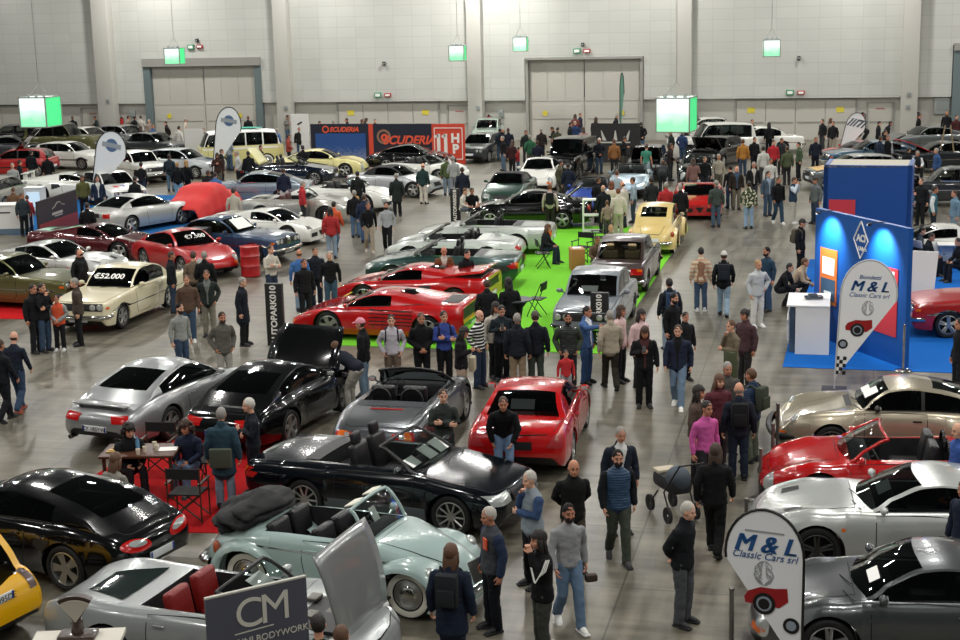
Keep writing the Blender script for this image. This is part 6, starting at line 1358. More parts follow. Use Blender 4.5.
def voxel(b, size, smooth=2, ratio=1.0, wrinkle=0.0, seed=0):
    me = D.meshes.new('v'); me.from_pydata([tuple(v) for v in b.v], [], b.f)
    bm = bmesh.new(); bm.from_mesh(me); bmesh.ops.recalc_face_normals(bm, faces=bm.faces); bm.to_mesh(me); bm.free()
    o = D.objects.new('v', me); COL.objects.link(o)
    r = o.modifiers.new('r', 'REMESH'); r.mode = 'VOXEL'; r.voxel_size = size
    if smooth: s_ = o.modifiers.new('s', 'SMOOTH'); s_.iterations = smooth; s_.factor = .5
    if ratio < 1: d = o.modifiers.new('d', 'DECIMATE'); d.ratio = ratio
    dg = bpy.context.evaluated_depsgraph_get(); out = D.meshes.new_from_object(o.evaluated_get(dg)); D.objects.remove(o); D.meshes.remove(me)
    if wrinkle:
        for v in out.vertices:
            p = v.co; q = V(p.x*9+seed, p.y*9, p.z*13); v.co = p+v.normal*(noise.noise(q)*wrinkle+noise.noise(q*2.3)*wrinkle*.5)
    for p in out.polygons: p.use_smooth = True
    return out
RIG = {}
def rig(pose):
    if pose in RIG: return RIG[pose]
    p = dict(L=((.03, .095, .5), (.0, .1, .09)), R=((.02, -.095, .5), (.0, -.11, .09)), aL=((-.04, .25, 1.13), (.02, .27, .88)), aR=((-.04, -.25, 1.13), (.02, -.27, .88)), lean=0, hd=.1, dz=0, px=0); p.update(POSES[pose])
    M = Matrix.Translation((p['px'], 0, .95+p['dz'])) @ Matrix.Rotation(p['lean'], 4, 'Y') @ Matrix.Translation((0, 0, -.95))
    T = lambda q: M @ Vector(q)
    r = dict(M=M, T=T, lean=p['lean'])
    r['hip'] = [V(p['px'], s*.09, .92+p['dz']) for s in (1, -1)]
    r['knee'] = [Vector(p['L'][0]), Vector(p['R'][0])]; r['ank'] = [Vector(p['L'][1]), Vector(p['R'][1])]
    r['sh'] = [T((0, s*.178, 1.385)) for s in (1, -1)]; r['el'] = [T(p['aL'][0]), T(p['aR'][0])]; r['wr'] = [T(p['aL'][1]), T(p['aR'][1])]
    r['H'] = M @ Matrix.Translation((.02, 0, 1.5)) @ Matrix.Rotation(p['hd']-p['lean']*.6, 4, 'Y') @ Matrix.Translation((.015, 0, .125))
    RIG[pose] = r; return r
BODY = {}
def body_mesh(pose, female=False):
    k = (pose, female)
    if k in BODY: return BODY[k]
    r = rig(pose); T = r['T']; b = MB(); H = r['H']
    limb(b, [T((0, 0, .93)), T((0, 0, 1.1)), T((0, 0, 1.3)), T((0, 0, 1.42))], [(.13, .09), (.11, .075), (.125, .08), (.06, .045)])
    limb(b, [T((-.005, 0, 1.4)), T((.0, 0, 1.47)), T((.02, 0, 1.56))], [(.065, .06), (.055, .058), (.05, .05)])
    h = lambda x, y, z: H @ V(x, y, z)
    R3 = H.to_3x3()
    b.ell(h(-.01, 0, .02), (.096, .077, .108), 0, 20, 14, R3); b.ell(h(.03, 0, -.055), (.062, .056, .062), 0, 16, 10, R3); b.ell(h(.06, 0, -.085), (.028, .032, .022), 0, 12, 8, R3)
    b.ell(h(.09, 0, -.022), (.024, .013, .017), 0, 10, 8, R3); b.ell(h(.083, 0, -.0), (.014, .009, .028), 0, 10, 8, R3); b.ell(h(.062, 0, .03), (.026, .055, .014), 0, 12, 8, R3); b.ell(h(.078, 0, -.058), (.014, .024, .010), 0, 10, 8, R3)
    for s in (1, -1):
        b.ell(h(-.01, s*.078, -.005), (.018, .012, .032), 0, 10, 8, R3); b.ell(h(.05, s*.04, -.03), (.03, .025, .028), 0, 10, 8, R3)
    hd = []
    for i in (0, 1):
        s = 1 if i == 0 else -1
        limb(b, [r['hip'][i], r['knee'][i], r['ank'][i]], [.075, .05, .03])
        sh, el, wr = r['sh'][i], r['el'][i], r['wr'][i]
        limb(b, [sh+(el-sh)*.12, el, wr], [.036, .034, .026])
        # hand: palm, four curled fingers, thumb
        d = (wr-el).normalized(); side = V(1, 0, 0) if abs(d.z) > .6 else V(0, 0, 1); side = (side-d*side.dot(d)).normalized(); inn = d.cross(side)
        ref = V(0, -s, 0) if abs(d.z) > .6 else V(-.3, -s*.5, -.4)
        if inn.dot(ref) < 0: inn = -inn
        pc = wr+d*.05; limb(b, [wr, pc, wr+d*.092], [(.027, .019), (.04, .017), (.038, .014)], side)
        for q, ln in ((-1.5, .058), (-.5, .07), (.5, .076), (1.5, .068)):
            a0 = wr+d*.09+side*q*.0195; a1 = a0+(d*.85+inn*.45).normalized()*ln*.5; a2 = a1+(d*.4+inn*.9).normalized()*ln*.55
            limb(b, [a0, a1, a2], [.0098, .009, .008], side, 8)
        t0 = wr+d*.03+side*.03; t1 = t0+(d*.7+side*.6+inn*.3).normalized()*.045; limb(b, [t0, t1, t1+(d*.8+inn*.5).normalized()*.03], [.013, .0115, .0095], inn, 8)
    me = voxel(b, .0078, 1, .4)
    for m_ in ('SKIN', 'EYE', 'LIP', 'BROW'): me.materials.append(MATS[m_])
    Hi = H.inverted()
    for p in me.polygons:
        c = Hi @ p.center
        if c.x > .055:
            if abs(abs(c.y)-.031) < .014 and abs(c.z-.008) < .0075: p.material_index = 1
            elif abs(abs(c.y)-.031) < .019 and abs(c.z-.032) < .0065: p.material_index = 3
            elif abs(c.y) < .024 and abs(c.z+.058) < .008: p.material_index = 2
    BODY[k] = me; return me
TOPS = {}
def top_mesh(pose, kind):
    """kind: sweater, jacket, coat, vest, tee"""
    k = (pose, kind)
    if k in TOPS: return TOPS[k]
    r = rig(pose); T = r['T']; b = MB(); th = dict(sweater=.0, tee=-.004, jacket=.012, coat=.018, vest=.02)[kind]; sit = POSES[pose].get('dz', 0) < 0
    hem = {'sweater': .9, 'tee': .88, 'jacket': .84, 'coat': .62, 'vest': .86}[kind]
    if sit: hem = max(hem, .86)
    tl = [(hem, .185+th, .135+th), (.95, .178+th, .13+th), (1.08, .16+th, .115+th), (1.22, .178+th, .12+th), (1.33, .192+th, .118+th), (1.39, .182+th, .1+th), (1.43, .125+th*.6, .085+th*.5), (1.475, .07+th*.6, .068+th*.5)]
    if kind == 'coat': tl[0] = (hem, .21, .17)
    if r['lean'] > .4: tl = [(max(z, .93), a, c) for z, a, c in tl]; tl[0] = (.93, *tl[0][1:]); tl[1] = (.99, *tl[1][1:])
    pts = [T((0.0 if z > .9 else .0, 0, z)) for z, a, c in tl]
    limb(b, pts, [(a, c) for z, a, c in tl], n=20)
    if kind in ('jacket', 'coat'): limb(b, [T((-.01, 0, 1.44)), T((0, 0, 1.5))], [(.082, .08), (.078, .078)])
    arms = MB()
    for i in (0, 1):
        sh, el, wr = r['sh'][i], r['el'][i], r['wr'][i]; e = th*.8
        tgt = arms if kind == 'vest' else b
        if kind == 'tee':
            mid = sh+(el-sh)*.62; limb(tgt, [sh, mid], [.07, .06])
        else:
            limb(tgt, [sh+(el-sh)*.06, (sh+el)/2, el, (el+wr)/2, wr], [.062+e, .06+e, .054+e, .048+e, .04+e])
    me = voxel(b, .014, 2, 1, .009, hash(pose) % 17)
    Mi = r['M'].inverted()
    me.materials.append(MATS['TOP']); me.materials.append(MATS['SHIRT'])
    for p in me.polygons:
        c = Mi @ p.center
        if c.x > .03 and abs(c.y) < .018+max(0, c.z-1.15)*.28 and c.z > hem+.03: p.material_index = 1
    ar = None
    if kind == 'vest':
        ar = voxel(arms, .014, 2, 1, .007, 3); ar.materials.append(MATS['SHIRT'])
    TOPS[k] = (me, ar); return TOPS[k]
LEGS = {}
def leg_mesh(pose, kind='trousers'):
    k = (pose, kind)
    if k in LEGS: return LEGS[k]
    r = rig(pose); b = MB(); c = (r['hip'][0]+r['hip'][1])/2
    up = r['T']((0, 0, 1.0))
    limb(b, [c+V(0, 0, -.03), c+V(0, 0, .02), up], [(.16, .125), (.172, .125), (.155, .11)], n=18)
    for i in (0, 1):
        h, k_, a = r['hip'][i], r['knee'][i], r['ank'][i]
        limb(b, [h, (h*.55+k_*.45), k_, (k_+a)/2, a+(k_-a).normalized()*-.025], [(.098, .108), (.092, .1), (.076, .08), (.073, .078), (.07, .072)])
    me = voxel(b, .014, 2, 1, .009, 5); me.materials.append(MATS['PANTS']); LEGS[k] = me; return me
SHOES = None
def shoe_mesh():
    global SHOES
    if SHOES: return SHOES
    b = MB(); b.box((.055, 0, .018), (.285, .096, .036), 1, bev=.017)
    limb(b, [(-.05, 0, .055), (.04, 0, .06), (.12, 0, .045), (.165, 0, .035)], [(.043, .045), (.046, .05), (.044, .038), (.035, .026)], n=12)
    limb(b, [(-.035, 0, .05), (-.03, 0, .11)], [.05, .048], n=12)
    me = D.meshes.new('shoe'); me.from_pydata([tuple(v) for v in b.v], [], b.f)
    for i, p in enumerate(me.polygons): p.material_index = b.m[i]; p.use_smooth = True
    me.materials.append(MATS['SHOE']); me.materials.append(MATS['SOLE']); SHOES = me; return me
HAIRS = {}
def hair_mesh(style):
    if style in HAIRS: return HAIRS[style]
    b = MB(); mname = 'HAIR'
    def shell(d, c, keep, n=26, k=16, mi=0):
        q = MB(); q.ell((0, 0, 0), d, mi, n, k); 
        C = Vector(c); vs = [v+C+v.normalized()*noise.noise(v*45)*.009 for v in q.v]; fs = [f for f in q.f if keep(sum((vs[i] for i in f), Vector())/4)]
        b.add(vs, fs, mi)
    short = lambda c: c.z > .078 or (c.x < .05 and c.z > .058) or (c.x < .03 and c.z > .03) or (c.x < -.02 and c.z > -.03) or (c.x < -.05 and c.z > -.06)
    if style in ('short', 'bun', 'beard'): shell((.103, .084, .112), (-.02, 0, .026), short)
    if style == 'long' or style == 'bun':
        shell((.112, .092, .12), (-.014, 0, .026), lambda c: c.z > .05 or c.x < .025 and c.z > -.08)
    if style == 'long':
        limb(b, [(-.045, 0, .03), (-.06, 0, -.08), (-.075, 0, -.19), (-.07, 0, -.28)], [(.085, .05), (.095, .05), (.09, .035), (.05, .02)])
        for s in (1, -1): limb(b, [(-.0, s*.08, .02), (.0, s*.088, -.1), (-.01, s*.08, -.2)], [(.02, .04), (.02, .035), (.012, .02)])
    if style == 'bun': b.ell((-.13, 0, .05), (.045, .045, .045))
    if style == 'curly':
        random.seed(4)
        shell((.112, .092, .12), (-.014, 0, .026), lambda c: c.z > .05 or c.x < .025 and c.z > -.05)
        for i in range(70):
            t = random.uniform(0, 2*PI); ph = random.uniform(.0, 1.9); p = V(math.sin(ph)*math.cos(t)*.115-.02, math.sin(ph)*math.sin(t)*.1, math.cos(ph)*.12+.02)
            if p.x > .05 and p.z < .07: continue
            b.ell(p, (.03, .03, .03), 0, 7, 5)
        for i in range(40): b.ell((random.uniform(-.11, -.02), random.uniform(-.1, .1), random.uniform(-.2, -.02)), (.03, .03, .032), 0, 7, 5)
    if style == 'bald': shell((.1, .083, .106), (-.012, 0, .022), lambda c: c.x < .0 and -.07 < c.z < .005 and (abs(c.y) > .05 or c.x < -.05))
    if style == 'cap':
        shell((.113, .092, .115), (-.012, 0, .035), lambda c: c.z > .045); limb(b, [(.06, 0, .058), (.16, 0, .045)], [(.07, .008), (.055, .005)])
        shell((.104, .085, .108), (-.012, 0, .022), lambda c: c.x < -.02 and c.z > -.06, mi=1)
    if style == 'beanie': shell((.118, .097, .128), (-.014, 0, .035), lambda c: c.z > .02)
    if style == 'beard': shell((.078, .07, .075), (.022, 0, -.055), lambda c: c.z < -.03 and not (c.x > .07 and abs(c.y) < .02 and c.z > -.05))
    if 1:
        me = D.meshes.new(style); me.from_pydata([tuple(v) for v in b.v], [], b.f)
        for i, p in enumerate(me.polygons): p.material_index = b.m[i]; p.use_smooth = True
    me.materials.append(MATS['HAIR']); me.materials.append(MATS['HAIR2']); HAIRS[style] = me; return me
for n_, c_, r_ in (('SKIN', '#c69076', .5), ('EYE', '#221a18', .3), ('LIP', '#9c5b50', .5), ('BROW', '#33241c', .8), ('TOP', '#333333', .8), ('SHIRT', '#eeeeee', .8), ('PANTS', '#222222', .8), ('SHOE', '#222222', .6), ('SOLE', '#d0d0cc', .7), ('HAIR', '#332018', .7), ('HAIR2', '#332018', .7)): mat(n_, c_, rough=r_)
FACE0 = math.atan2(-CW.y, -CW.x)
SKINS = ['#c99378', '#bd8468', '#d3a187', '#b57c62']
HC = dict(k='#1c1511', b='#3d2a1e', m='#5a3d28', g='#8c8880', w='#b5b0a6', d='#a37c4e', r='#6d3a22', s='#4a4038', p='#d98a9a', W='#c6c2b8', n='#1d2433')
PEOPLE = []
def person(px, py, pose, ang, top, pants, hair, label, shirt=None, shoes='#1a1a1c', sole=None, scale=.955, group=None, z=0.0, skin=None, name='person', cat='person', pat='plain', hat=None):
    """px, py: pixel of the crown of the head; ang: 0 faces the camera, 90 the picture's right"""
    kind, tc = top; i = len(PEOPLE)
    o = D.objects.new(name, body_mesh(pose)); COL.objects.link(o); hz = rig(pose)['H'] @ V(0, 0, .135); a_ = heading(ang); off = Matrix.Rotation(a_, 3, 'Z') @ V(hz.x*scale, hz.y*scale, 0)
    g = ground(px, py, z+hz.z*scale)
    if pose in ('stand', 'walk', 'stride', 'cross', 'clasp', 'phone', 'back', 'pocket', 'chin', 'point', 'camera', 'hip', 'photo') and not z: g = step_clear(g)
    o.location = (g.x-off.x, min(g.y-off.y, 85.15), z); o.rotation_euler = (0, 0, a_); o.scale = (scale,)*3
    sk = mat('skin_%d' % (i % 4), skin or SKINS[i % 4], rough=.5, spec=.3) if not skin else mat('skin_'+skin, skin, rough=.5, spec=.3)
    hst, hc = hair; hcol = HC.get(hc, hc)
    mp = {'SKIN': sk, 'EYE': MATS['EYE'], 'LIP': MATS['LIP'], 'BROW': mat('brow_'+hcol, hcol if hc != 'p' else '#4a3020', rough=.8)}
    def ch(nm, me, mp2, M=None, par=None):
        c = D.objects.new(nm, me); COL.objects.link(c); c.parent = par or o
        if M is not None: c.matrix_local = M
        for k_, s_ in enumerate(c.material_slots):
            mm = me.materials[k_]
            if mm.name in mp2: s_.link = 'OBJECT'; s_.material = mp2[mm.name]
        return c
    for k_, s_ in enumerate(o.material_slots): s_.link = 'OBJECT'; s_.material = mp[o.data.materials[k_].name]
    tm, am = top_mesh(pose, kind); tcm = cloth(tc, pat); shm = cloth(shirt) if shirt else tcm
    ch({'sweater': 'sweater', 'tee': 'shirt', 'jacket': 'jacket', 'coat': 'coat', 'vest': 'vest'}[kind], tm, {'TOP': tcm, 'SHIRT': shm if kind != 'vest' else tcm})
    if am: ch('sleeves', am, {'SHIRT': shm})
    ch('trousers', leg_mesh(pose), {'PANTS': cloth(pants)})
    r = rig(pose); sm = shoe_mesh()
    for k_ in (0, 1):
        a = r['ank'][k_]; kn = r['knee'][k_]; tilt = 0
        if a.z > .11: tilt = .45
        M = Matrix.Translation((a.x, a.y, a.z-.09 if tilt == 0 else a.z-.11)) @ Matrix.Rotation((.14 if k_ == 0 else -.14), 4, 'Z') @ Matrix.Rotation(tilt, 4, 'Y')
        ch('shoe', sm, {'SHOE': mat('shoe_'+shoes, shoes, rough=.6), 'SOLE': mat('sole_'+(sole or shoes), sole or shoes, rough=.7)}, M)
    if hst != 'none':
        hm = mat('hair_'+hcol, hcol, rough=.6, bump=.5, bscale=60)
        h2 = mat('hair_'+HC['b'], HC['b'], rough=.6, bump=.5, bscale=60)
        ch({'cap': 'cap', 'beanie': 'beanie'}.get(hst, 'hair'), hair_mesh('short' if hst == 'beard' else hst), {'HAIR': hm, 'HAIR2': h2}, r['H'])
        if hst == 'beard': ch('beard', hair_mesh('beard'), {'HAIR': hm, 'HAIR2': h2}, r['H'])
    tag(o, label, cat, group or 'visitors among the cars'); PEOPLE.append(o); return o
def pack_mesh():
    if 'pack' in BODY: return BODY['pack']
    b = MB(); b.box((0, 0, 0), (.15, .3, .44), bev=.06); b.box((-.09, 0, -.07), (.06, .22, .22), bev=.025)
    for s in (1, -1): b.tube([V(.06, s*.1, .18), V(.16, s*.12, .24), V(.27, s*.13, .16), V(.28, s*.14, -.02), V(.18, s*.16, -.14), V(.07, s*.12, -.16)], .017, 0, 6)
    me = D.meshes.new('backpack'); me.from_pydata([tuple(v) for v in b.v], [], b.f); me.materials.append(MATS['TOP']); 
    for p in me.polygons: p.use_smooth = True
    sharp(me, 45); BODY['pack'] = me; return me
def backpack(o, pose, c, label, name='backpack'):
    r = rig(pose); M = r['M'] @ Matrix.Translation((-.19, 0, 1.23))
    p = D.objects.new(name, pack_mesh()); COL.objects.link(p); bpy.context.view_layer.update()
    p.matrix_world = Matrix.Translation(o.location) @ Matrix.Rotation(o.rotation_euler.z, 4, 'Z') @ Matrix.Scale(o.scale[0], 4) @ M
    p.material_slots[0].link = 'OBJECT'; p.material_slots[0].material = cloth(c); tag(p, label, 'backpack'); return p
# ------------------------------------------------------------------ visitors (pixel of the crown, pose, facing, top, trousers, hair, label)
J, S, C_, VV, T_ = 'jacket', 'sweater', 'coat', 'vest', 'tee'
JB, JL, KH, DK, GY, BG, OL = '#2b4058', '#6b8398', '#8a7a62', '#191a1e', '#5a5a58', '#b3a78e', '#3c4238'
KX = dict(J=J, S=S, C=C_, V=VV, T=T_)
def many(rows):
    for r in rows:
        px, py, pose, ang, top, pants, hair, label = r[:8]; k = r[8] if len(r) > 8 else {}
        bp = k.pop('bp', None) if k else None
        o = person(px, py, pose, ang, (KX[top[0]], top[1:]), pants, (hair[:-1], hair[-1]), label, **k)
        if bp: backpack(o, pose, bp[0], bp[1])
many([
 (618, 450, 'walk', 5, 'V#23486a', OL, 'beardk', 'bearded man in blue quilted vest and green trousers walking toward the camera', dict(shirt='#14181f', pat='quilt')),
 (621, 427, 'stand', 10, 'J#1a2433', OL, 'shortg', 'grey-haired man in navy jacket directly behind the man in blue quilted vest', dict(shirt='#c8c8c4')),
 (690, 502, 'back', 55, 'J#15181d', '#4b4e54', 'shortw', 'white-haired man in dark jacket holding his hands behind his back'),
 (569, 504, 'walk', 15, 'S#8c8e90', '#56789a', 'beardk', 'man in grey hooded sweater and light jeans walking in the lower middle', dict(shoes='#e2e2de')),
 (537, 530, 'camera', -75, 'J#0e0f11', '#3b3d38', 'longk', 'person with long dark hair in black track jacket with white sleeve stripes'),
 (574, 460, 'back', 10, 'J#141516', '#4a4138', 'baldb', 'bald man in black zip jacket behind the man in grey sweater'),
 (528, 471, 'chin', -60, 'V#7f8c96', DK, 'shortw', 'white-haired man with sunglasses in light grey vest touching his chin', dict(shirt='#2a4a78')),
 (487, 507, 'stand', -65, 'V#3c4148', '#10141d', 'shortw', 'white-haired man in dark grey vest with orange patch holding a folder', dict(shirt='#1f3150')),
 (451, 543, 'stand', 165, 'C#16243a', '#1f2d40', 'longm', 'woman with brown hair and dark blue coat beside the pale blue cabriolet', dict(bp=('#23262b', 'dark backpack on the woman beside the pale blue cabriolet'))),
 (221, 407, 'stand', 178, 'C#1f4252', JL, 'shortg', 'person in teal jacket with pale shoulders seen from behind on red carpet'),
 (247, 398, 'cross', -70, 'S#161d28', '#15181f', 'shortW', 'white-haired man in dark sweater behind the black coupe with raised lid'),
 (184, 421, 'sit', -20, 'J#17233c', '#4b6685', 'curlyb', 'seated man with dark wavy hair talking on the phone at the wooden table', dict(z=.0)),
 (129, 424, 'sit', 30, 'J#16171a', DK, 'curlyk', 'dark curly-haired woman in black sitting behind the wooden table'),
 (117, 452, 'sit', 150, 'S#7d7a70', '#4a4a48', 'longm', 'woman with wavy brown hair in grey top leaning over the wooden table'),
 (443, 389, 'cross', 10, 'S#2f3733', '#23282c', 'shortb', 'young man in dark green sweater with crossed arms beside the grey open two-seater'),
 (503, 397, 'lean', 0, 'J#101216', '#5a7fa6', 'shortb', 'person in black jacket bending forward behind the red hardtop coupe', dict()),
 (353, 321, 'stand', -100, 'J#15161a', '#5e7c94', 'capp', 'person with pink cap and black jacket near the raised front lid', dict()),
 (334, 341, 'bend', 250, 'J#1c2230', '#9a968c', 'shortm', 'man in dark jacket bending over the raised front lid of black coupe'),
 (391, 315, 'pocket', 5, 'S#b4adb8', '#6a5a4c', 'shortk', 'young man in pale lilac hooded sweater and brown trousers', dict(bp=('#1c2230', 'dark backpack on the young man in pale lilac sweater'))),
 (421, 313, 'clasp', 10, 'J#131417', '#15161a', 'shortb', 'man in all black with hands clasped beside the lilac sweater man'),
 (444, 311, 'cross', 20, 'S#26439a', '#14151a', 'shortk', 'man in bright blue sweater with crossed arms behind the red sports car', dict(bp=('#1a1b22', 'black backpack on the man in bright blue sweater'))),
 (461, 332, 'phone', 80, 'J#17141a', '#a08c78', 'longk', 'woman with long black hair and beige trousers holding a cup', dict(scale=.93)),
 (480, 310, 'pocket', 60, 'S#1c1d26', '#233550', 'baldb', 'bald man in black and white striped sweater near the bistro table', dict(pat='stripe')),
 (496, 302, 'stand', 30, 'J#b8b0a4', DK, 'longk', 'woman in pale top half hidden behind the striped sweater man'),
 (502, 306, 'phone', 10, 'S#1e2a33', '#12141a', 'shortk', 'young man in dark sweater looking at his phone'),
 (517, 313, 'stand', 175, 'J#1a2029', '#8f7a60', 'shortg', 'man in dark jacket and khaki trousers with his back to us', dict()),
 (535, 311, 'stand', 182, 'J#171b26', '#3c443c', 'caps', 'man in grey cap and dark jacket seen from behind by the green carpet'),
 (568, 313, 'pocket', 0, 'V#2a3030', '#1f2124', 'beardk', 'bearded man in padded dark green vest behind the child in red', dict(shirt='#3a4236', pat='quilt')),
 (566, 350, 'stand', 5, 'S#b81c24', '#8a8d92', 'shortk', 'child in red printed top standing before the bearded man', dict(scale=.62)),
 (588, 306, 'point', 60, 'J#2f5f9e', '#2c578f', 'shortk', 'man in bright blue suit gesturing beside the grey saloon', dict(shirt='#cfd4da')),
 (610, 310, 'walk', 185, 'J#a39884', '#2f2a22', 'shortg', 'man in beige jacket seen from behind facing the man in blue suit'),
 (622, 305, 'stand', 60, 'J#c9a9a4', '#26242a', 'longb', 'woman with long dark hair and pink jacket behind the beige jacket man'),
 (642, 309, 'stand', 40, 'J#d3b0b0', '#2a2a30', 'longk', 'woman in pale pink top nearer to the couple in black and navy'),
 (645, 327, 'phone', 0, 'J#17181b', '#101114', 'longb', 'woman in black jacket and wide trousers looking at her phone while walking', dict(shirt='#4a2426')),
 (678, 325, 'walk', -15, 'J#1b2740', '#62809e', 'shortb', 'man in navy jacket with orange lining and jeans walking beside a woman', dict(shirt='#15161a', shoes='#e8e8e2')),
 (669, 278, 'stand', 190, 'J#1c222c', '#7d94a8', 'shortk', 'man in dark jacket with blue backpack seen from behind in the aisle', dict(bp=('#234064', 'blue backpack on the man in the aisle'))),
 (675, 293, 'stand', 45, 'S#141518', DK, 'beardk', 'dark-haired man in black sweater next to the blue backpack man'),
 (686, 312, 'stand', 20, 'J#1c1c20', DK, 'shortk', 'person in black with dark bag behind the black sweater man', dict(scale=.85)),
 (701, 247, 'stand', 175, 'J#cdbfa6', '#33506f', 'shortk', 'man in cream plaid shirt and jeans seen from behind in the aisle', dict(pat='plaid', shoes='#dcdcd8')),
 (724, 251, 'walk', 170, 'J#14161a', '#7fa0b8', 'capW', 'man in white cap and black jacket seen from behind in the aisle', dict(bp=('#1d2530', 'dark backpack on the man in white cap'))),
 (759, 260, 'hip', 20, 'J#b4b8b6', '#d8d6cf', 'shortd', 'woman in pale silver jacket and white trousers', dict(shoes='#e2e2de')),
 (766, 247, 'stand', -60, 'S#1c3f58', '#274a70', 'beardk', 'bearded man in teal sweater beside the woman in silver jacket'),
 (730, 320, 'chin', -60, 'S#6f6350', '#5a5a4a', 'shortm', 'man in brown sweater thinking with one hand on chin'),
 (744, 309, 'stand', -50, 'J#4c3438', '#2c2a2a', 'bunk', 'woman in brown patterned top behind the thinking man'),
 (803, 219, 'stand', 60, 'J#15161a', '#15161a', 'capk', 'man in black cap with backpack beside the blue stand wall', dict(bp=('#5a5346', 'tan backpack on the man in black cap'))),
 (806, 258, 'crouch', 70, 'J#a8927a', '#1b1c20', 'shortm', 'man in beige jacket crouching at the end of the blue stand'),
 (791, 263, 'crouch', 60, 'J#17181c', '#22242a', 'shortk', 'person in dark jacket crouching left of the beige jacket man'),
 (708, 401, 'stand', 30, 'S#c04a94', '#2c2a30', 'shortk', 'young man in bright pink sweater near the pram', dict()),
 (716, 443, 'walk', 160, 'J#121214', '#121214', 'longb', 'woman in black with long brown hair pushing the pram'),
 (700, 385, 'stand', 70, 'J#4f4038', '#1c1c20', 'longk', 'woman with black hair and brown coat left of the group'),
 (720, 374, 'stand', 20, 'J#5a2730', '#3a2c30', 'longm', 'woman in burgundy jacket smiling in the group'),
 (728, 362, 'stand', 10, 'J#4e4a46', '#33312e', 'shortg', 'grey-haired woman in dark patterned jacket behind the burgundy jacket woman'),
 (739, 382, 'stand', 175, 'J#1b2130', '#1d2a3e', 'baldg', 'grey balding man with dark backpack seen from behind in the group', dict(bp=('#1a1c20', 'black backpack with red stripe in the group'))),
 (750, 368, 'stand', -130, 'J#1b3555', '#5a6252', 'shortm', 'man in shiny blue padded jacket in the group', dict(pat='quilt', bp=('#3d4438', 'olive backpack on the man in blue padded jacket'))),
 (14, 331, 'walk', 165, 'S#1b2636', '#2b4666', 'baldb', 'bald man in dark blue hooded sweater walking at the left edge', dict(shoes='#9a4a34')),
 (0, 339, 'walk', 150, 'J#15181f', '#15181f', 'shortb', 'man in dark jacket cut off by the left edge'),
 (42, 283, 'chin', 60, 'J#15171b', '#2f4a66', 'shortk', 'man in black jacket with hand at his mouth beside a boy'),
 (56, 295, 'clasp', 0, 'V#d0481c', '#17181c', 'shortk', 'boy in orange vest on the red carpet', dict(scale=.78, shirt='#8a8a88', shoes='#d8d8d4')),
 (73, 278, 'stand', -70, 'J#4a4138', '#1a1b1f', 'shortg', 'man in brown tweed jacket beside the cream vintage coupe'),
 (58, 248, 'stand', 70, 'J#1c201e', '#1c1d20', 'shortk', 'man in dark green jacket talking in front of the olive coupe'),
 (79, 249, 'stand', -90, 'J#17191b', '#1c1d20', 'baldb', 'bald man in black jacket talking in front of the silver wedge car'),
 (33, 284, 'stand', 60, 'J#17181b', '#1c1d20', 'shortk', 'man in black behind the man with hand at his mouth'),
 (180, 303, 'stand', 50, 'S#8a8c88', '#2f4a68', 'beardk', 'bearded man in grey sweater standing behind the silver sports coupe'),
 (222, 312, 'pocket', 25, 'J#57544c', '#9a968c', 'beardb', 'young man in grey green jacket and light trousers by the black coupe'),
 (186, 275, 'stand', 10, 'J#5a4436', '#33506f', 'shortm', 'man in brown leather jacket and jeans behind the grey sweater man', dict(shoes='#dadad6')),
 (206, 270, 'pocket', 5, 'J#26302c', '#8a8474', 'shortb', 'man in dark green jacket and beige trousers beside brown jacket man', dict(shirt='#6a6e6a')),
 (243, 277, 'stand', 80, 'C#171c28', '#17181c', 'shortg', 'person in long navy coat standing alone in the aisle'),
 (172, 251, 'stand', 100, 'J#181b22', '#2a3f58', 'shortb', 'man in black jacket leaning toward the red priced coupe'),
 (193, 251, 'stand', 178, 'S#6a5a48', '#33302c', 'shortb', 'man in brown sweater seen from behind at the red priced coupe'),
 (204, 251, 'stand', 185, 'J#16171a', '#1c1d20', 'shortg', 'man in black seen from behind beside brown sweater man'),
 (271, 245, 'cross', 45, 'S#c0b8a8', '#2c3e54', 'shortb', 'man in cream sweater with crossed arms by the red barrel'),
 (299, 249, 'stand', 182, 'S#1a66b0', '#6f8ba4', 'baldm', 'man in bright blue sweater seen from behind near the name column'),
 (315, 247, 'stand', 20, 'J#1c222e', '#1f2a3a', 'shortb', 'man in navy jacket half hidden behind three other men'),
 (314, 259, 'stand', 30, 'J#15171b', '#1b1d22', 'shortb', 'man with glasses in black jacket in front of navy jacket man'),
 (329, 251, 'stand', 0, 'S#141518', '#33506f', 'shortg', 'man in black sweater and jeans right of the glasses man'),
 (330, 207, 'stand', 185, 'J#a82024', '#7a92a6', 'longk', 'woman with dark hair in red white and black jacket'),
 (334, 201, 'walk', 160, 'J#d0501c', '#2f5272', 'shortk', 'person in bright orange jacket walking away in jeans') ,
 (354, 190, 'stand', 185, 'J#16171b', '#44688c', 'shortg', 'person in black jacket and jeans seen from behind near the white open roadster'),
 (364, 194, 'stand', 170, 'J#1d2c48', '#335a86', 'shortb', 'woman in blue jacket in front of the black jacket person'),
 (368, 202, 'walk', 10, 'S#121316', '#9a8c78', 'shortk', 'man in black sweater and beige trousers walking in the aisle', dict(shoes='#b8b0a4')),
 (386, 202, 'walk', 0, 'S#9a9ea2', '#15161a', 'beardk', 'man in grey sweater and black trousers walking in the aisle'),
 (357, 196, 'stand', 190, 'J#b8ae9c', '#8a8474', 'longd', 'small person in beige between black and blue jackets', dict(scale=.8)),
 (305, 180, 'stand', 110, 'J#b02026', '#2a2c30', 'shortg', 'man in red jacket beside the white open roadster'),
 (283, 168, 'stand', 185, 'J#1a2238', '#c9c2b4', 'shortb', 'man in navy jacket and cream trousers behind the sixties fastback'),
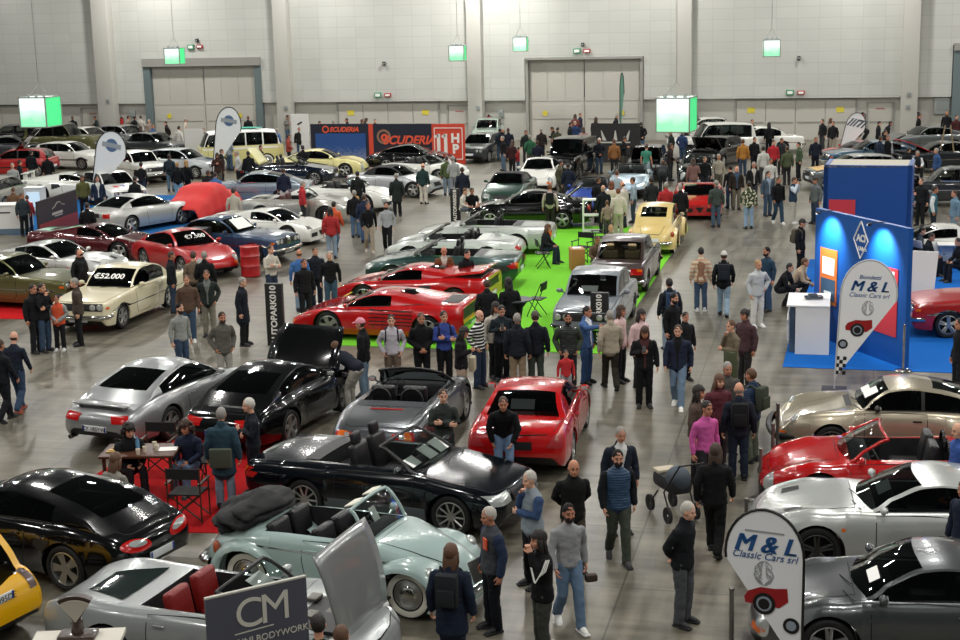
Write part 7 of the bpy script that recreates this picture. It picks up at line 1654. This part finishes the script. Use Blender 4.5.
 (365, 169, 'stand', 175, 'J#1c201f', '#20242a', 'shortk', 'man in dark jacket leaning over the white open roadster'),
 (396, 173, 'stand', 185, 'C#1f2a28', '#17181c', 'shortg', 'man in dark green long jacket seen from behind in the convertible row'),
 (423, 163, 'stand', 160, 'J#1c3c38', '#c4bcae', 'baldm', 'man in green jacket and cream trousers near the white sports car'),
 (446, 156, 'stand', 180, 'J#4c5a34', '#6f8698', 'shortb', 'man in olive jacket and jeans seen from behind near the orange panel'),
 (453, 156, 'stand', 182, 'J#9a9e9a', '#8a9098', 'shortg', 'person in light grey jacket beside the olive jacket man'),
 (462, 167, 'stand', 185, 'J#1c2534', '#2b3c50', 'shortb', 'man in dark blue jacket seen from behind behind the name column'),
 (466, 188, 'sit', 60, 'S#c4beb2', '#5a6470', 'shortm', 'person in white top sitting beside the man in black T-shirt', dict(z=.1)),
 (472, 188, 'sit', 10, 'T#121316', '#1f2530', 'shortk', 'man in black T-shirt sitting next to the small name column', dict(z=.1)),
 (236, 188, 'stand', 185, 'S#a8a294', '#8a8474', 'shortk', 'person in cream top in front of the red car cover'),
 (444, 247, 'sit', 10, 'J#6a4426', '#c0b8a8', 'baldm', 'man in brown leather jacket standing among the open cars', dict(shirt='#bdb8ac', z=.3)),
 (468, 250, 'sit', 40, 'J#101114', '#101114', 'shortk', 'person in black bending inside the dark green cabriolet', dict(z=.25)),
 (487, 279, 'stand', 175, 'J#17191d', '#23262c', 'shortb', 'man in black jacket between the red pair and the bistro table'),
 (508, 277, 'stand', 200, 'J#15161a', '#1a1b1f', 'longk', 'woman in black at the bistro table on green carpet'),
 (549, 224, 'sit', 70, 'J#1a1c22', '#1f2c40', 'longm', 'woman with long brown hair sitting on the green carpet chair'),
 (611, 225, 'sit', 0, 'S#8a7868', '#5a5048', 'shortd', 'person sitting behind the brown saloon', dict(z=-.05)),
 (598, 236, 'sit', 20, 'S#6a5040', '#4a4038', 'shortm', 'seated person hidden behind the brown saloon roof corner'),
 (552, 181, 'stand', 175, 'S#b8a49c', '#2a2622', 'shortr', 'person in pale top with backpack walking past the green convertible', dict(bp=('#17181c', 'dark backpack on the person in pale top'))),
 (561, 160, 'walk', 100, 'J#4a4a34', '#3a3a2c', 'shortk', 'man in olive jacket striding past the white coupe'),
 (568, 163, 'stand', 185, 'J#1a2436', '#2a3548', 'shortk', 'man in navy beside the striding olive jacket man'),
 (595, 177, 'stand', 120, 'J#1a1b1e', '#1c1d20', 'shortb', 'man in black at the blue sports car door'),
 (603, 185, 'stand', 190, 'J#161a24', '#1c2028', 'baldg', 'bald man in dark suit at the white shelf'),
 (612, 181, 'stand', 150, 'S#c8bca8', '#8a7c6c', 'longr', 'woman with red hair and cream top at the shelf'),
 (618, 188, 'stand', 185, 'J#c9c0b0', '#b3a894', 'shortr', 'person with reddish hair in cream jacket behind white shelf'),
 (607, 200, 'stand', 185, 'S#8f7a6c', '#4a4440', 'shortm', 'short person right behind the white shelf', dict(scale=.75)),
 (622, 181, 'stand', -120, 'J#c4b8b0', '#2f3644', 'baldb', 'balding man in pale shirt in the group by the blue car'),
 (632, 177, 'stand', -100, 'S#8fa6b8', '#3a4a5c', 'shortb', 'man in light blue shirt right of the group by the blue car'),
 (617, 170, 'stand', 160, 'S#9ab0bc', '#4a5560', 'shortm', 'person in pale blue top between blue car and steel roadster'),
 (651, 177, 'stand', 190, 'J#24282a', '#1d1f22', 'shortk', 'person in dark grey coat beyond the cream rounded car'),
 (648, 143, 'stand', 150, 'T#12866a', '#8da2ac', 'shortb', 'man in bright green T-shirt and pale jeans in the middle of the hall'),
 (666, 182, 'stand', 175, 'J#b01c26', '#2a2a30', 'shortg', 'person in red jacket beside the small name column'),
 (680, 184, 'stand', 185, 'J#17181c', '#1b1c20', 'shortg', 'grey-haired person in black beside the red jacket'),
 (663, 160, 'bend', 170, 'J#2e3034', '#2c2f35', 'shortm', 'person bending down near the black hatchback with green shirt man'),
 (716, 180, 'stand', 185, 'J#3e4a44', '#3f5a72', 'shortg', 'person in grey cap and green jacket beside the red sports car'),
 (749, 181, 'stand', 175, 'J#39442f', '#7fa4c4', 'shortk', 'person in camouflage jacket and light jeans seen from behind', dict(pat='camo')),
 (769, 171, 'stand', 20, 'J#3e5468', '#33506c', 'shortk', 'man in denim jacket turned toward the camouflage person', dict(shirt='#7f94a8')),
 (779, 177, 'walk', 10, 'J#131418', '#22405a', 'shortk', 'man in black jacket and jeans right of the denim jacket man', dict(shoes='#d8d8d4')),
 (795, 177, 'camera', 60, 'V#1f3c58', '#b4b0a4', 'shortb', 'man in navy vest and cream trousers looking through a camera', dict(shirt='#b8c8d8', shoes='#c8c8c4')),
 (815, 177, 'stand', -60, 'J#5c6666', '#2a4058', 'capk', 'man in grey green jacket with cap beside the blue box stand'),
 (737, 166, 'stand', 0, 'J#2c2620', '#6a6656', 'baldb', 'bald man in dark brown jacket and blue shirt in the crowd', dict(shirt='#33506c')),
 (754, 162, 'stand', 5, 'J#1c1d22', '#3a3c42', 'shortg', 'man in black jacket with pale shirt in the crowd', dict(shirt='#b0a8a0')),
 (722, 165, 'stand', 185, 'S#16171a', '#2f4a6c', 'shortk', 'person in black seen from behind left of the bald man'),
 (719, 154, 'stand', 5, 'S#a39a88', '#5a564c', 'shortg', 'grey-haired man in beige sweater beyond the red sports car'),
 (705, 156, 'stand', 0, 'S#15171c', '#2a3038', 'shortk', 'man in dark sweater beside the black open car'),
 (743, 139, 'stand', 175, 'J#a8701c', '#2d4360', 'shortm', 'man in mustard yellow jacket seen from behind'),
 (755, 137, 'stand', 20, 'J#17181b', '#1c1d20', 'shortk', 'man in black beside the mustard yellow jacket'),
 (763, 146, 'stand', 190, 'J#b8b8b0', '#3a3c40', 'shortk', 'person in pale jacket between mustard and red jackets'),
 (774, 140, 'stand', 10, 'J#b01622', '#1f2024', 'shortk', 'woman in bright red jacket in the right crowd'),
 (771, 158, 'stand', 0, 'S#c4c4bc', '#3a3c40', 'shortk', 'woman in white top in front of the red jacket woman'),
 (787, 146, 'stand', 185, 'J#4a5238', '#232428', 'shortb', 'man in olive jacket seen from behind beside the red jacket woman'),
 (782, 138, 'stand', 10, 'J#2a2c30', '#2a2c30', 'shortk', 'man in charcoal coat behind the olive jacket man'),
 (798, 142, 'stand', -80, 'J#44543c', '#1b1c20', 'shortk', 'man in green jacket standing apart before the yellow rally car'),
 (816, 137, 'stand', 0, 'J#162030', '#141820', 'shortm', 'man in navy suit left of the grey teardrop flag'),
 (755, 120, 'stand', 10, 'J#1c2622', '#202226', 'shortk', 'man in dark green jacket before the low doors pointing left'),
 (768, 122, 'stand', 200, 'J#141518', '#141518', 'longk', 'person in black with long hair before the low doors'),
 (822, 119, 'stand', -60, 'J#1c1d22', '#3a3c42', 'shortb', 'man in black near the grey teardrop flag'),
 (831, 118, 'stand', 100, 'S#8f8278', '#6a6a70', 'longm', 'woman in beige between two men near the grey teardrop flag'),
 (833, 121, 'stand', -30, 'J#1a1b1f', '#8f8878', 'shortb', 'man in black jacket with light trousers at the grey flag'),
 (858, 122, 'bend', 250, 'J#191a1d', '#1d1e22', 'shortg', 'person in black bending right of the grey teardrop flag'),
 (880, 121, 'stand', 80, 'J#17181c', '#1c1d20', 'shortk', 'man in black jacket before the single right door'),
 (891, 121, 'lean', 90, 'J#141519', '#1c1d20', 'shortk', 'man in black leaning forward before the far right pillar'),
 (920, 114, 'stand', 60, 'J#16171b', '#1c1d20', 'shortk', 'man in black standing under the grey electrical cabinet'),
 (947, 111, 'stand', -20, 'J#16171b', '#1c1d20', 'shortm', 'person in black at the far right above the silver fastback'),
 (957, 115, 'stand', 10, 'J#4a2424', '#1c1d20', 'shortk', 'person in dark red at the right edge of the wall'),
 (881, 136, 'stand', 120, 'J#1d2a40', '#1d2430', 'shortb', 'man in navy jacket leaning over beyond the blue box'),
 (888, 131, 'stand', 60, 'J#17181c', '#1c1d20', 'shortk', 'man in black beyond the navy jacket man at the blue box'),
 (891, 135, 'stand', 10, 'V#14161a', '#1c1d20', 'shortm', 'waiter-like man in black vest and white sleeves', dict(shirt='#b4b8bc')),
 (909, 147, 'stand', 120, 'J#10131c', '#12151c', 'shortk', 'man in black suit below the red raised bonnet'),
 (918, 151, 'sit', 0, 'V#1c222c', '#1c1d20', 'shortg', 'grey-haired man in dark vest sitting beyond the blue stand', dict(shirt='#c8ccd0')),
 (936, 148, 'stand', -80, 'J#1d4a80', '#2a3034', 'shortg', 'man in blue and dark green jacket beside the seated vest man'),
 (912, 186, 'chin', 60, 'J#1a4a70', '#7c9cb8', 'shortW', 'white-haired man in blue jacket eating beside the rail', dict()),
 (921, 178, 'stand', -40, 'J#181b20', '#1b1d22', 'shortb', 'man in black beside the white-haired man in blue'),
 (936, 186, 'stand', 70, 'V#1a6a7a', '#22303a', 'shortk', 'man in turquoise vest with white sleeves', dict(shirt='#d4dadc')),
 (954, 190, 'stand', -80, 'J#5c87a4', '#7a94a8', 'shortb', 'person in light denim jacket facing the turquoise vest man'),
 (899, 178, 'stand', 20, 'J#12151a', '#12151a', 'shortg', 'man in black suit right beside the blue box wall'),
 (924, 227, 'sit', 70, 'J#3a4450', '#1f2a38', 'shortk', 'seated man in slate jacket at the white table'),
 (933, 233, 'sit', 60, 'J#14181f', '#161a22', 'shortk', 'seated man in black suit nearest the blue stand wall'),
 (957, 238, 'sit', 280, 'J#14161c', '#161a22', 'shortk', 'seated man in black at the right edge of the table'),
 (959, 318, 'stand', -80, 'J#16181e', '#1a1d24', 'shortk', 'man in black entering at the right edge beside the red classic car'),
 (958, 424, 'stand', -80, 'J#1a52a8', '#1f2430', 'baldb', 'bald man in bright blue jacket at the right edge'),
 (964, 480, 'stand', -60, 'J#162238', '#1a1d24', 'shortb', 'person in dark navy at the right edge beside the white coupe'),
 (318, 613, 'stand', 182, 'S#2c3a2a', '#3a3c34', 'shortk', 'dark-haired man in green sweater seen from behind at the raised silver lid'),
 (341, 624, 'stand', 175, 'S#4a3c30', '#3a3430', 'shortm', 'brown-haired person at the bottom edge under the raised silver lid'),
 (71, 206, 'stand', 180, 'C#121214', '#141416', 'shortk', 'person in long black coat before the dark brown panel'),
 (82, 175, 'stand', 20, 'J#5a5a2c', '#141519', 'longb', 'woman in olive yellow jacket beside the teardrop flag pole', dict(shoes='#d4d4d0')),
 (97, 176, 'stand', 20, 'J#1a2c44', '#1c1d22', 'shortk', 'young man in dark blue jacket with white scarf among rally cars', dict(shirt='#c4c4bc')),
 (135, 176, 'stand', 160, 'J#17181b', '#1c1d20', 'shortk', 'man in black standing behind the silver coupe roof'),
 (141, 162, 'stand', 170, 'S#18191e', '#24324a', 'shortk', 'man in dark T-shirt watching the white rally saloon'),
 (169, 154, 'stand', 180, 'J#23343a', '#4a6f88', 'shortk', 'person with dark backpack before the navy hooded rally saloon', dict(bp=('#22303a', 'dark teal backpack before the rally saloon'))),
 (177, 162, 'stand', 185, 'J#121316', '#6a9ab4', 'shortd', 'blond person in black jacket and light blue jeans'),
 (186, 160, 'stand', 170, 'J#121316', '#141519', 'longd', 'woman in black with long blond hair beside the rally saloon', dict(shoes='#c8c8c4')),
 (215, 172, 'stand', 180, 'J#1c66a8', '#28405c', 'shortk', 'man in bright blue jacket seen from behind beside the fastback'),
 (208, 170, 'stand', 160, 'J#1a1b1f', '#1c1d20', 'shortb', 'person in black left of the bright blue jacket man'),
 (12, 163, 'stand', 30, 'S#8f9490', '#4a5058', 'shortg', 'person in pale grey at the white promotion counter'),
 (20, 160, 'stand', 120, 'J#15171c', '#1f2a3a', 'shortk', 'person in black jacket behind the white counter'),
 (13, 187, 'stand', 185, 'J#6a4c34', '#4a3c30', 'shortm', 'person in brown jacket leaning at the white counter', dict(scale=.9)),
 (22, 193, 'stand', 40, 'J#2c3a40', '#1a1c22', 'shortb', 'person in slate jacket right of the white counter', dict(scale=.9)),
 (27, 195, 'stand', 180, 'J#9c1c2c', '#1c2a48', 'shortb', 'child with red jacket beside the white counter', dict(scale=.8)),
 (47, 154, 'stand', 185, 'J#141519', '#1c1d22', 'shortk', 'man in black behind the low racing coupe'),
 (31, 150, 'stand', 170, 'J#16181f', '#1c1d22', 'shortk', 'man in black at the red hatchback tailgate'),
])
# people along the back wall and in the rear rows
rear = [(64, 113, 'J#15171c', 'man in black beside the big glowing cube'), (69, 114, 'J#5a5a34', 'person in olive behind the black jacket by the cube'), (76, 112, 'J#1b2234', 'man in navy with bag right of the glowing cube'), (92, 113, 'J#141519', 'man in black before the single left door'), (109, 114, 'J#263430', 'man in dark green before the left pillar'),
 (135, 116, 'J#15171b', 'man in black left of the steel framed gate'), (145, 113, 'J#8a7868', 'person in beige in the group at the steel framed gate'), (149, 119, 'S#9a8478', 'person in rose beige in the gate group'), (156, 113, 'J#b0aaa0', 'person in cream in the gate group'), (153, 124, 'J#2d5a8c', 'person in blue jacket in the gate group'), (140, 126, 'J#1c1f26', 'person in dark coat in front of the gate group'),
 (165, 121, 'J#2a2224', 'man in dark maroon right of the gate group'), (179, 126, 'J#c4c0b8', 'person in white jacket before the gate middle'), (186, 118, 'S#b8a898', 'person in beige top beside the white panel'), (203, 128, 'J#1c1d20', 'person in black behind the tall white panel'), (248, 116, 'J#1a1c20', 'person in black behind the surfboard'), (289, 115, 'J#6a6660', 'tall man in grey brown before the pillar'),
 (264, 126, 'J#1a1b1f', 'person in black at the camper van rear'), (267, 130, 'J#7a4c38', 'man in rust brown coat behind the navy open car'), (277, 128, 'J#2f6298', 'man in medium blue jacket behind the navy open car'), (289, 134, 'J#963a2c', 'man in brick red top behind the navy open car'), (299, 127, 'J#1e1f1a', 'person in dark olive left of the blue city picture'), (304, 124, 'J#16171b', 'person in black next to the blue city picture'),
 (261, 145, 'J#141519', 'man in black beside the yellow raised lid'), (248, 151, 'J#16181c', 'person in black crouching in front of the camper van'), (236, 151, 'J#b8b8b4', 'person in white shirt with dark backpack before the camper van'), (229, 137, 'J#7f8a92', 'grey-haired person in pale blue at the camper van front'), (222, 149, 'J#15161a', 'person in black left of the white shirt person'), (217, 153, 'J#3c2620', 'person in dark brown before the camper van front'),
 (298, 147, 'J#14151a', 'person in black left of the pale yellow coupe'), (320, 121, 'J#1a1b1f', 'person looking over the navy team panel'), (333, 120, 'J#4a3a34', 'second person looking over the navy team panel'), (346, 118, 'J#1a1b1f', 'dark-haired person looking over the panel at orange strip'), (362, 119, 'J#2c2a2a', 'person looking over the second team panel'), (367, 118, 'J#4a3030', 'person in dark red looking over the second team panel'), (375, 119, 'J#33312f', 'person looking over the team panel with ring emblem'),
 (496, 128, 'J#1a2a3a', 'person in blue black by the pale green saloon'), (503, 128, 'J#15171b', 'person in black by the pale green saloon'), (508, 128, 'J#1a2030', 'man in navy right of the pale green saloon'), (502, 136, 'J#17181a', 'grey-haired man in black jacket and jeans in the rear aisle'), (513, 140, 'J#3a1f20', 'woman in dark maroon jacket in the rear aisle'), (519, 147, 'J#a81c26', 'child in bright red jacket in the rear aisle'),
 (526, 130, 'J#1f2a26', 'man in dark green beyond the white coupe'), (530, 135, 'J#14603c', 'man in bright green jacket beyond the white coupe'), (537, 140, 'J#1d2233', 'man in navy seen from behind beyond the white coupe'), (541, 128, 'J#2a2422', 'grey-haired man with bag before the pale gate'), (551, 127, 'J#221e1c', 'man in dark brown before the pale gate'), (558, 127, 'J#3a3a2a', 'man in olive brown before the pale gate'),
 (571, 122, 'J#16191f', 'man in black in the gate crowd'), (575, 121, 'J#1d3a6a', 'man in royal blue in the gate crowd'), (575, 114, 'J#6a3a34', 'woman in rust top standing high in the gate crowd'), (583, 112, 'J#232a40', 'man in indigo standing high in the gate crowd'), (583, 127, 'J#a07c78', 'woman in rose patterned coat in the gate crowd'), (571, 138, 'J#1a1c22', 'man in black before the black off-road car'),
 (596, 117, 'J#231a18', 'woman with long hair behind the crown banner'), (617, 114, 'J#16171b', 'man in black behind the crown banner'), (599, 138, 'J#151a26', 'white-haired man in navy before the crown banner'), (614, 139, 'J#8c5c2c', 'man in tan jacket before the crown banner'), (626, 137, 'J#17191a', 'man in black jacket right of the tan jacket'), (641, 122, 'J#141519', 'person in black right end of the crown banner'),
 (670, 130, 'J#1c2a26', 'person in dark green under the glowing cube'), (683, 130, 'J#1f3a66', 'man in blue under the glowing cube'), (678, 143, 'J#2a2020', 'person in dark red brown under the glowing cube'), (718, 123, 'J#15161a', 'man in black behind the white off-road estate'), (693, 158, 'J#7c5c54', 'person in dusty rose bending by the black open car'), (799, 150, 'J#2a2c30', 'x')][:-1]
rp = ['stand', 'pocket', 'clasp', 'stand', 'phone', 'back']; ra = [10, 180, 60, 190, -70, 150, 100]; rh = ['shortk', 'shortg', 'shortb', 'shortm', 'longb', 'shortk']; rt = ['#1c1d22', '#33506c', '#2a2c30', '#5a564c', '#4a6a84']
for i, (px, py, c, lb) in enumerate(rear):
    up = 'looking over' in lb or 'high in' in lb; h_ = rh[i % 6]
    if 'woman' in lb: h_ = 'longb'
    elif 'man ' in lb and h_.startswith('long'): h_ = 'shortk'
    if 'grey-haired' in lb: h_ = 'shortg'
    if 'white-haired' in lb: h_ = 'shortW'
    many([(px, py, rp[i % 6], 185 if 'behind' in lb[:34] and 'seen' in lb else ra[i % 7], c, rt[i % 5], h_, lb, dict(z=0, scale=.72 if 'child' in lb else .96))])
# what people hold
def held(o, name, mm, size, loc, label, cat, ry=0):
    bpy.context.view_layer.update(); b = MB().box((0, 0, 0), size, bev=min(size)*.3); q = b.build(name, [mm]); q.matrix_world = Matrix.Translation(o.location) @ Matrix.Rotation(o.rotation_euler.z, 4, 'Z') @ Matrix.Translation(loc) @ Matrix.Rotation(ry, 4, 'Y'); tag(q, label, cat)
def who(s_): return [o for o in PEOPLE if s_ in o['label']][0]
held(who('holding a folder'), 'folder', mat('folder_grey', '#6e706c'), (.24, .02, .32), V(.06, -.3, .74), 'grey folder in the hand of the white-haired man with orange patch', 'folder', .3)
held(who('woman in black jacket and wide'), 'phone', BLACK, (.012, .075, .15), V(.31, -.04, 1.25), 'dark phone in the hand of the woman in wide trousers', 'phone', -.6)
held(who('looking at his phone'), 'phone', BLACK, (.012, .075, .15), V(.31, -.04, 1.25), 'dark phone of the young man in dark sweater', 'phone', -.6)
held(who('holding a cup'), 'paper_bag', mat('bag_beige', '#b0a68e', rough=.8), (.12, .26, .3), V(.2, .18, .82), 'beige bag carried by the woman with long black hair', 'bag')
held(who('grey hooded sweater'), 'small_bag', mat('bag_brown', '#3a2a22', rough=.7), (.1, .16, .1), V(.08, .28, .66), 'small brown bag in the hand of the grey sweater man', 'bag')
held(who('teal jacket'), 'shoulder_bag', mat('bag_green_brown', '#41463a', rough=.8), (.1, .36, .32), V(-.2, 0, .9), 'patterned shoulder bag on the back of the teal jacket person', 'bag')
held(who('brown sweater thinking'), 'jacket', cloth('#4c5238'), (.12, .3, .55), V(.14, .12, .8), 'olive jacket hanging over the arm of the thinking man', 'jacket')
held(who('looking through a camera'), 'camera', BLACK, (.08, .13, .09), V(.25, 0, 1.58), 'black camera at the eye of the navy vest man', 'camera')
# white stripes on the track jacket sleeves and the patch on the grey vest
o = who('track jacket'); r_ = rig('camera')
for i in (0, 1):
    b = MB(); sg = 1 if i == 0 else -1; sh, el, wr = r_['sh'][i], r_['el'][i], r_['wr'][i]
    for k in (-1, 0, 1): b.tube([sh+V(.02*k, sg*.06, .05), (sh+el)/2+V(.025*k, sg*.075, .01), el+V(.05, sg*.03+.02*k, -.04), (el+wr)/2+V(.05, sg*.03+.018*k, 0)], .008, 0, 6)
    b.build('sleeve_stripes', [WHITE], o)
o = who('orange patch'); MB().box((.14, .08, 1.28), (.02, .11, .16), bev=.008).build('chest_patch', [mat('patch_orange', '#d0481c')], o)
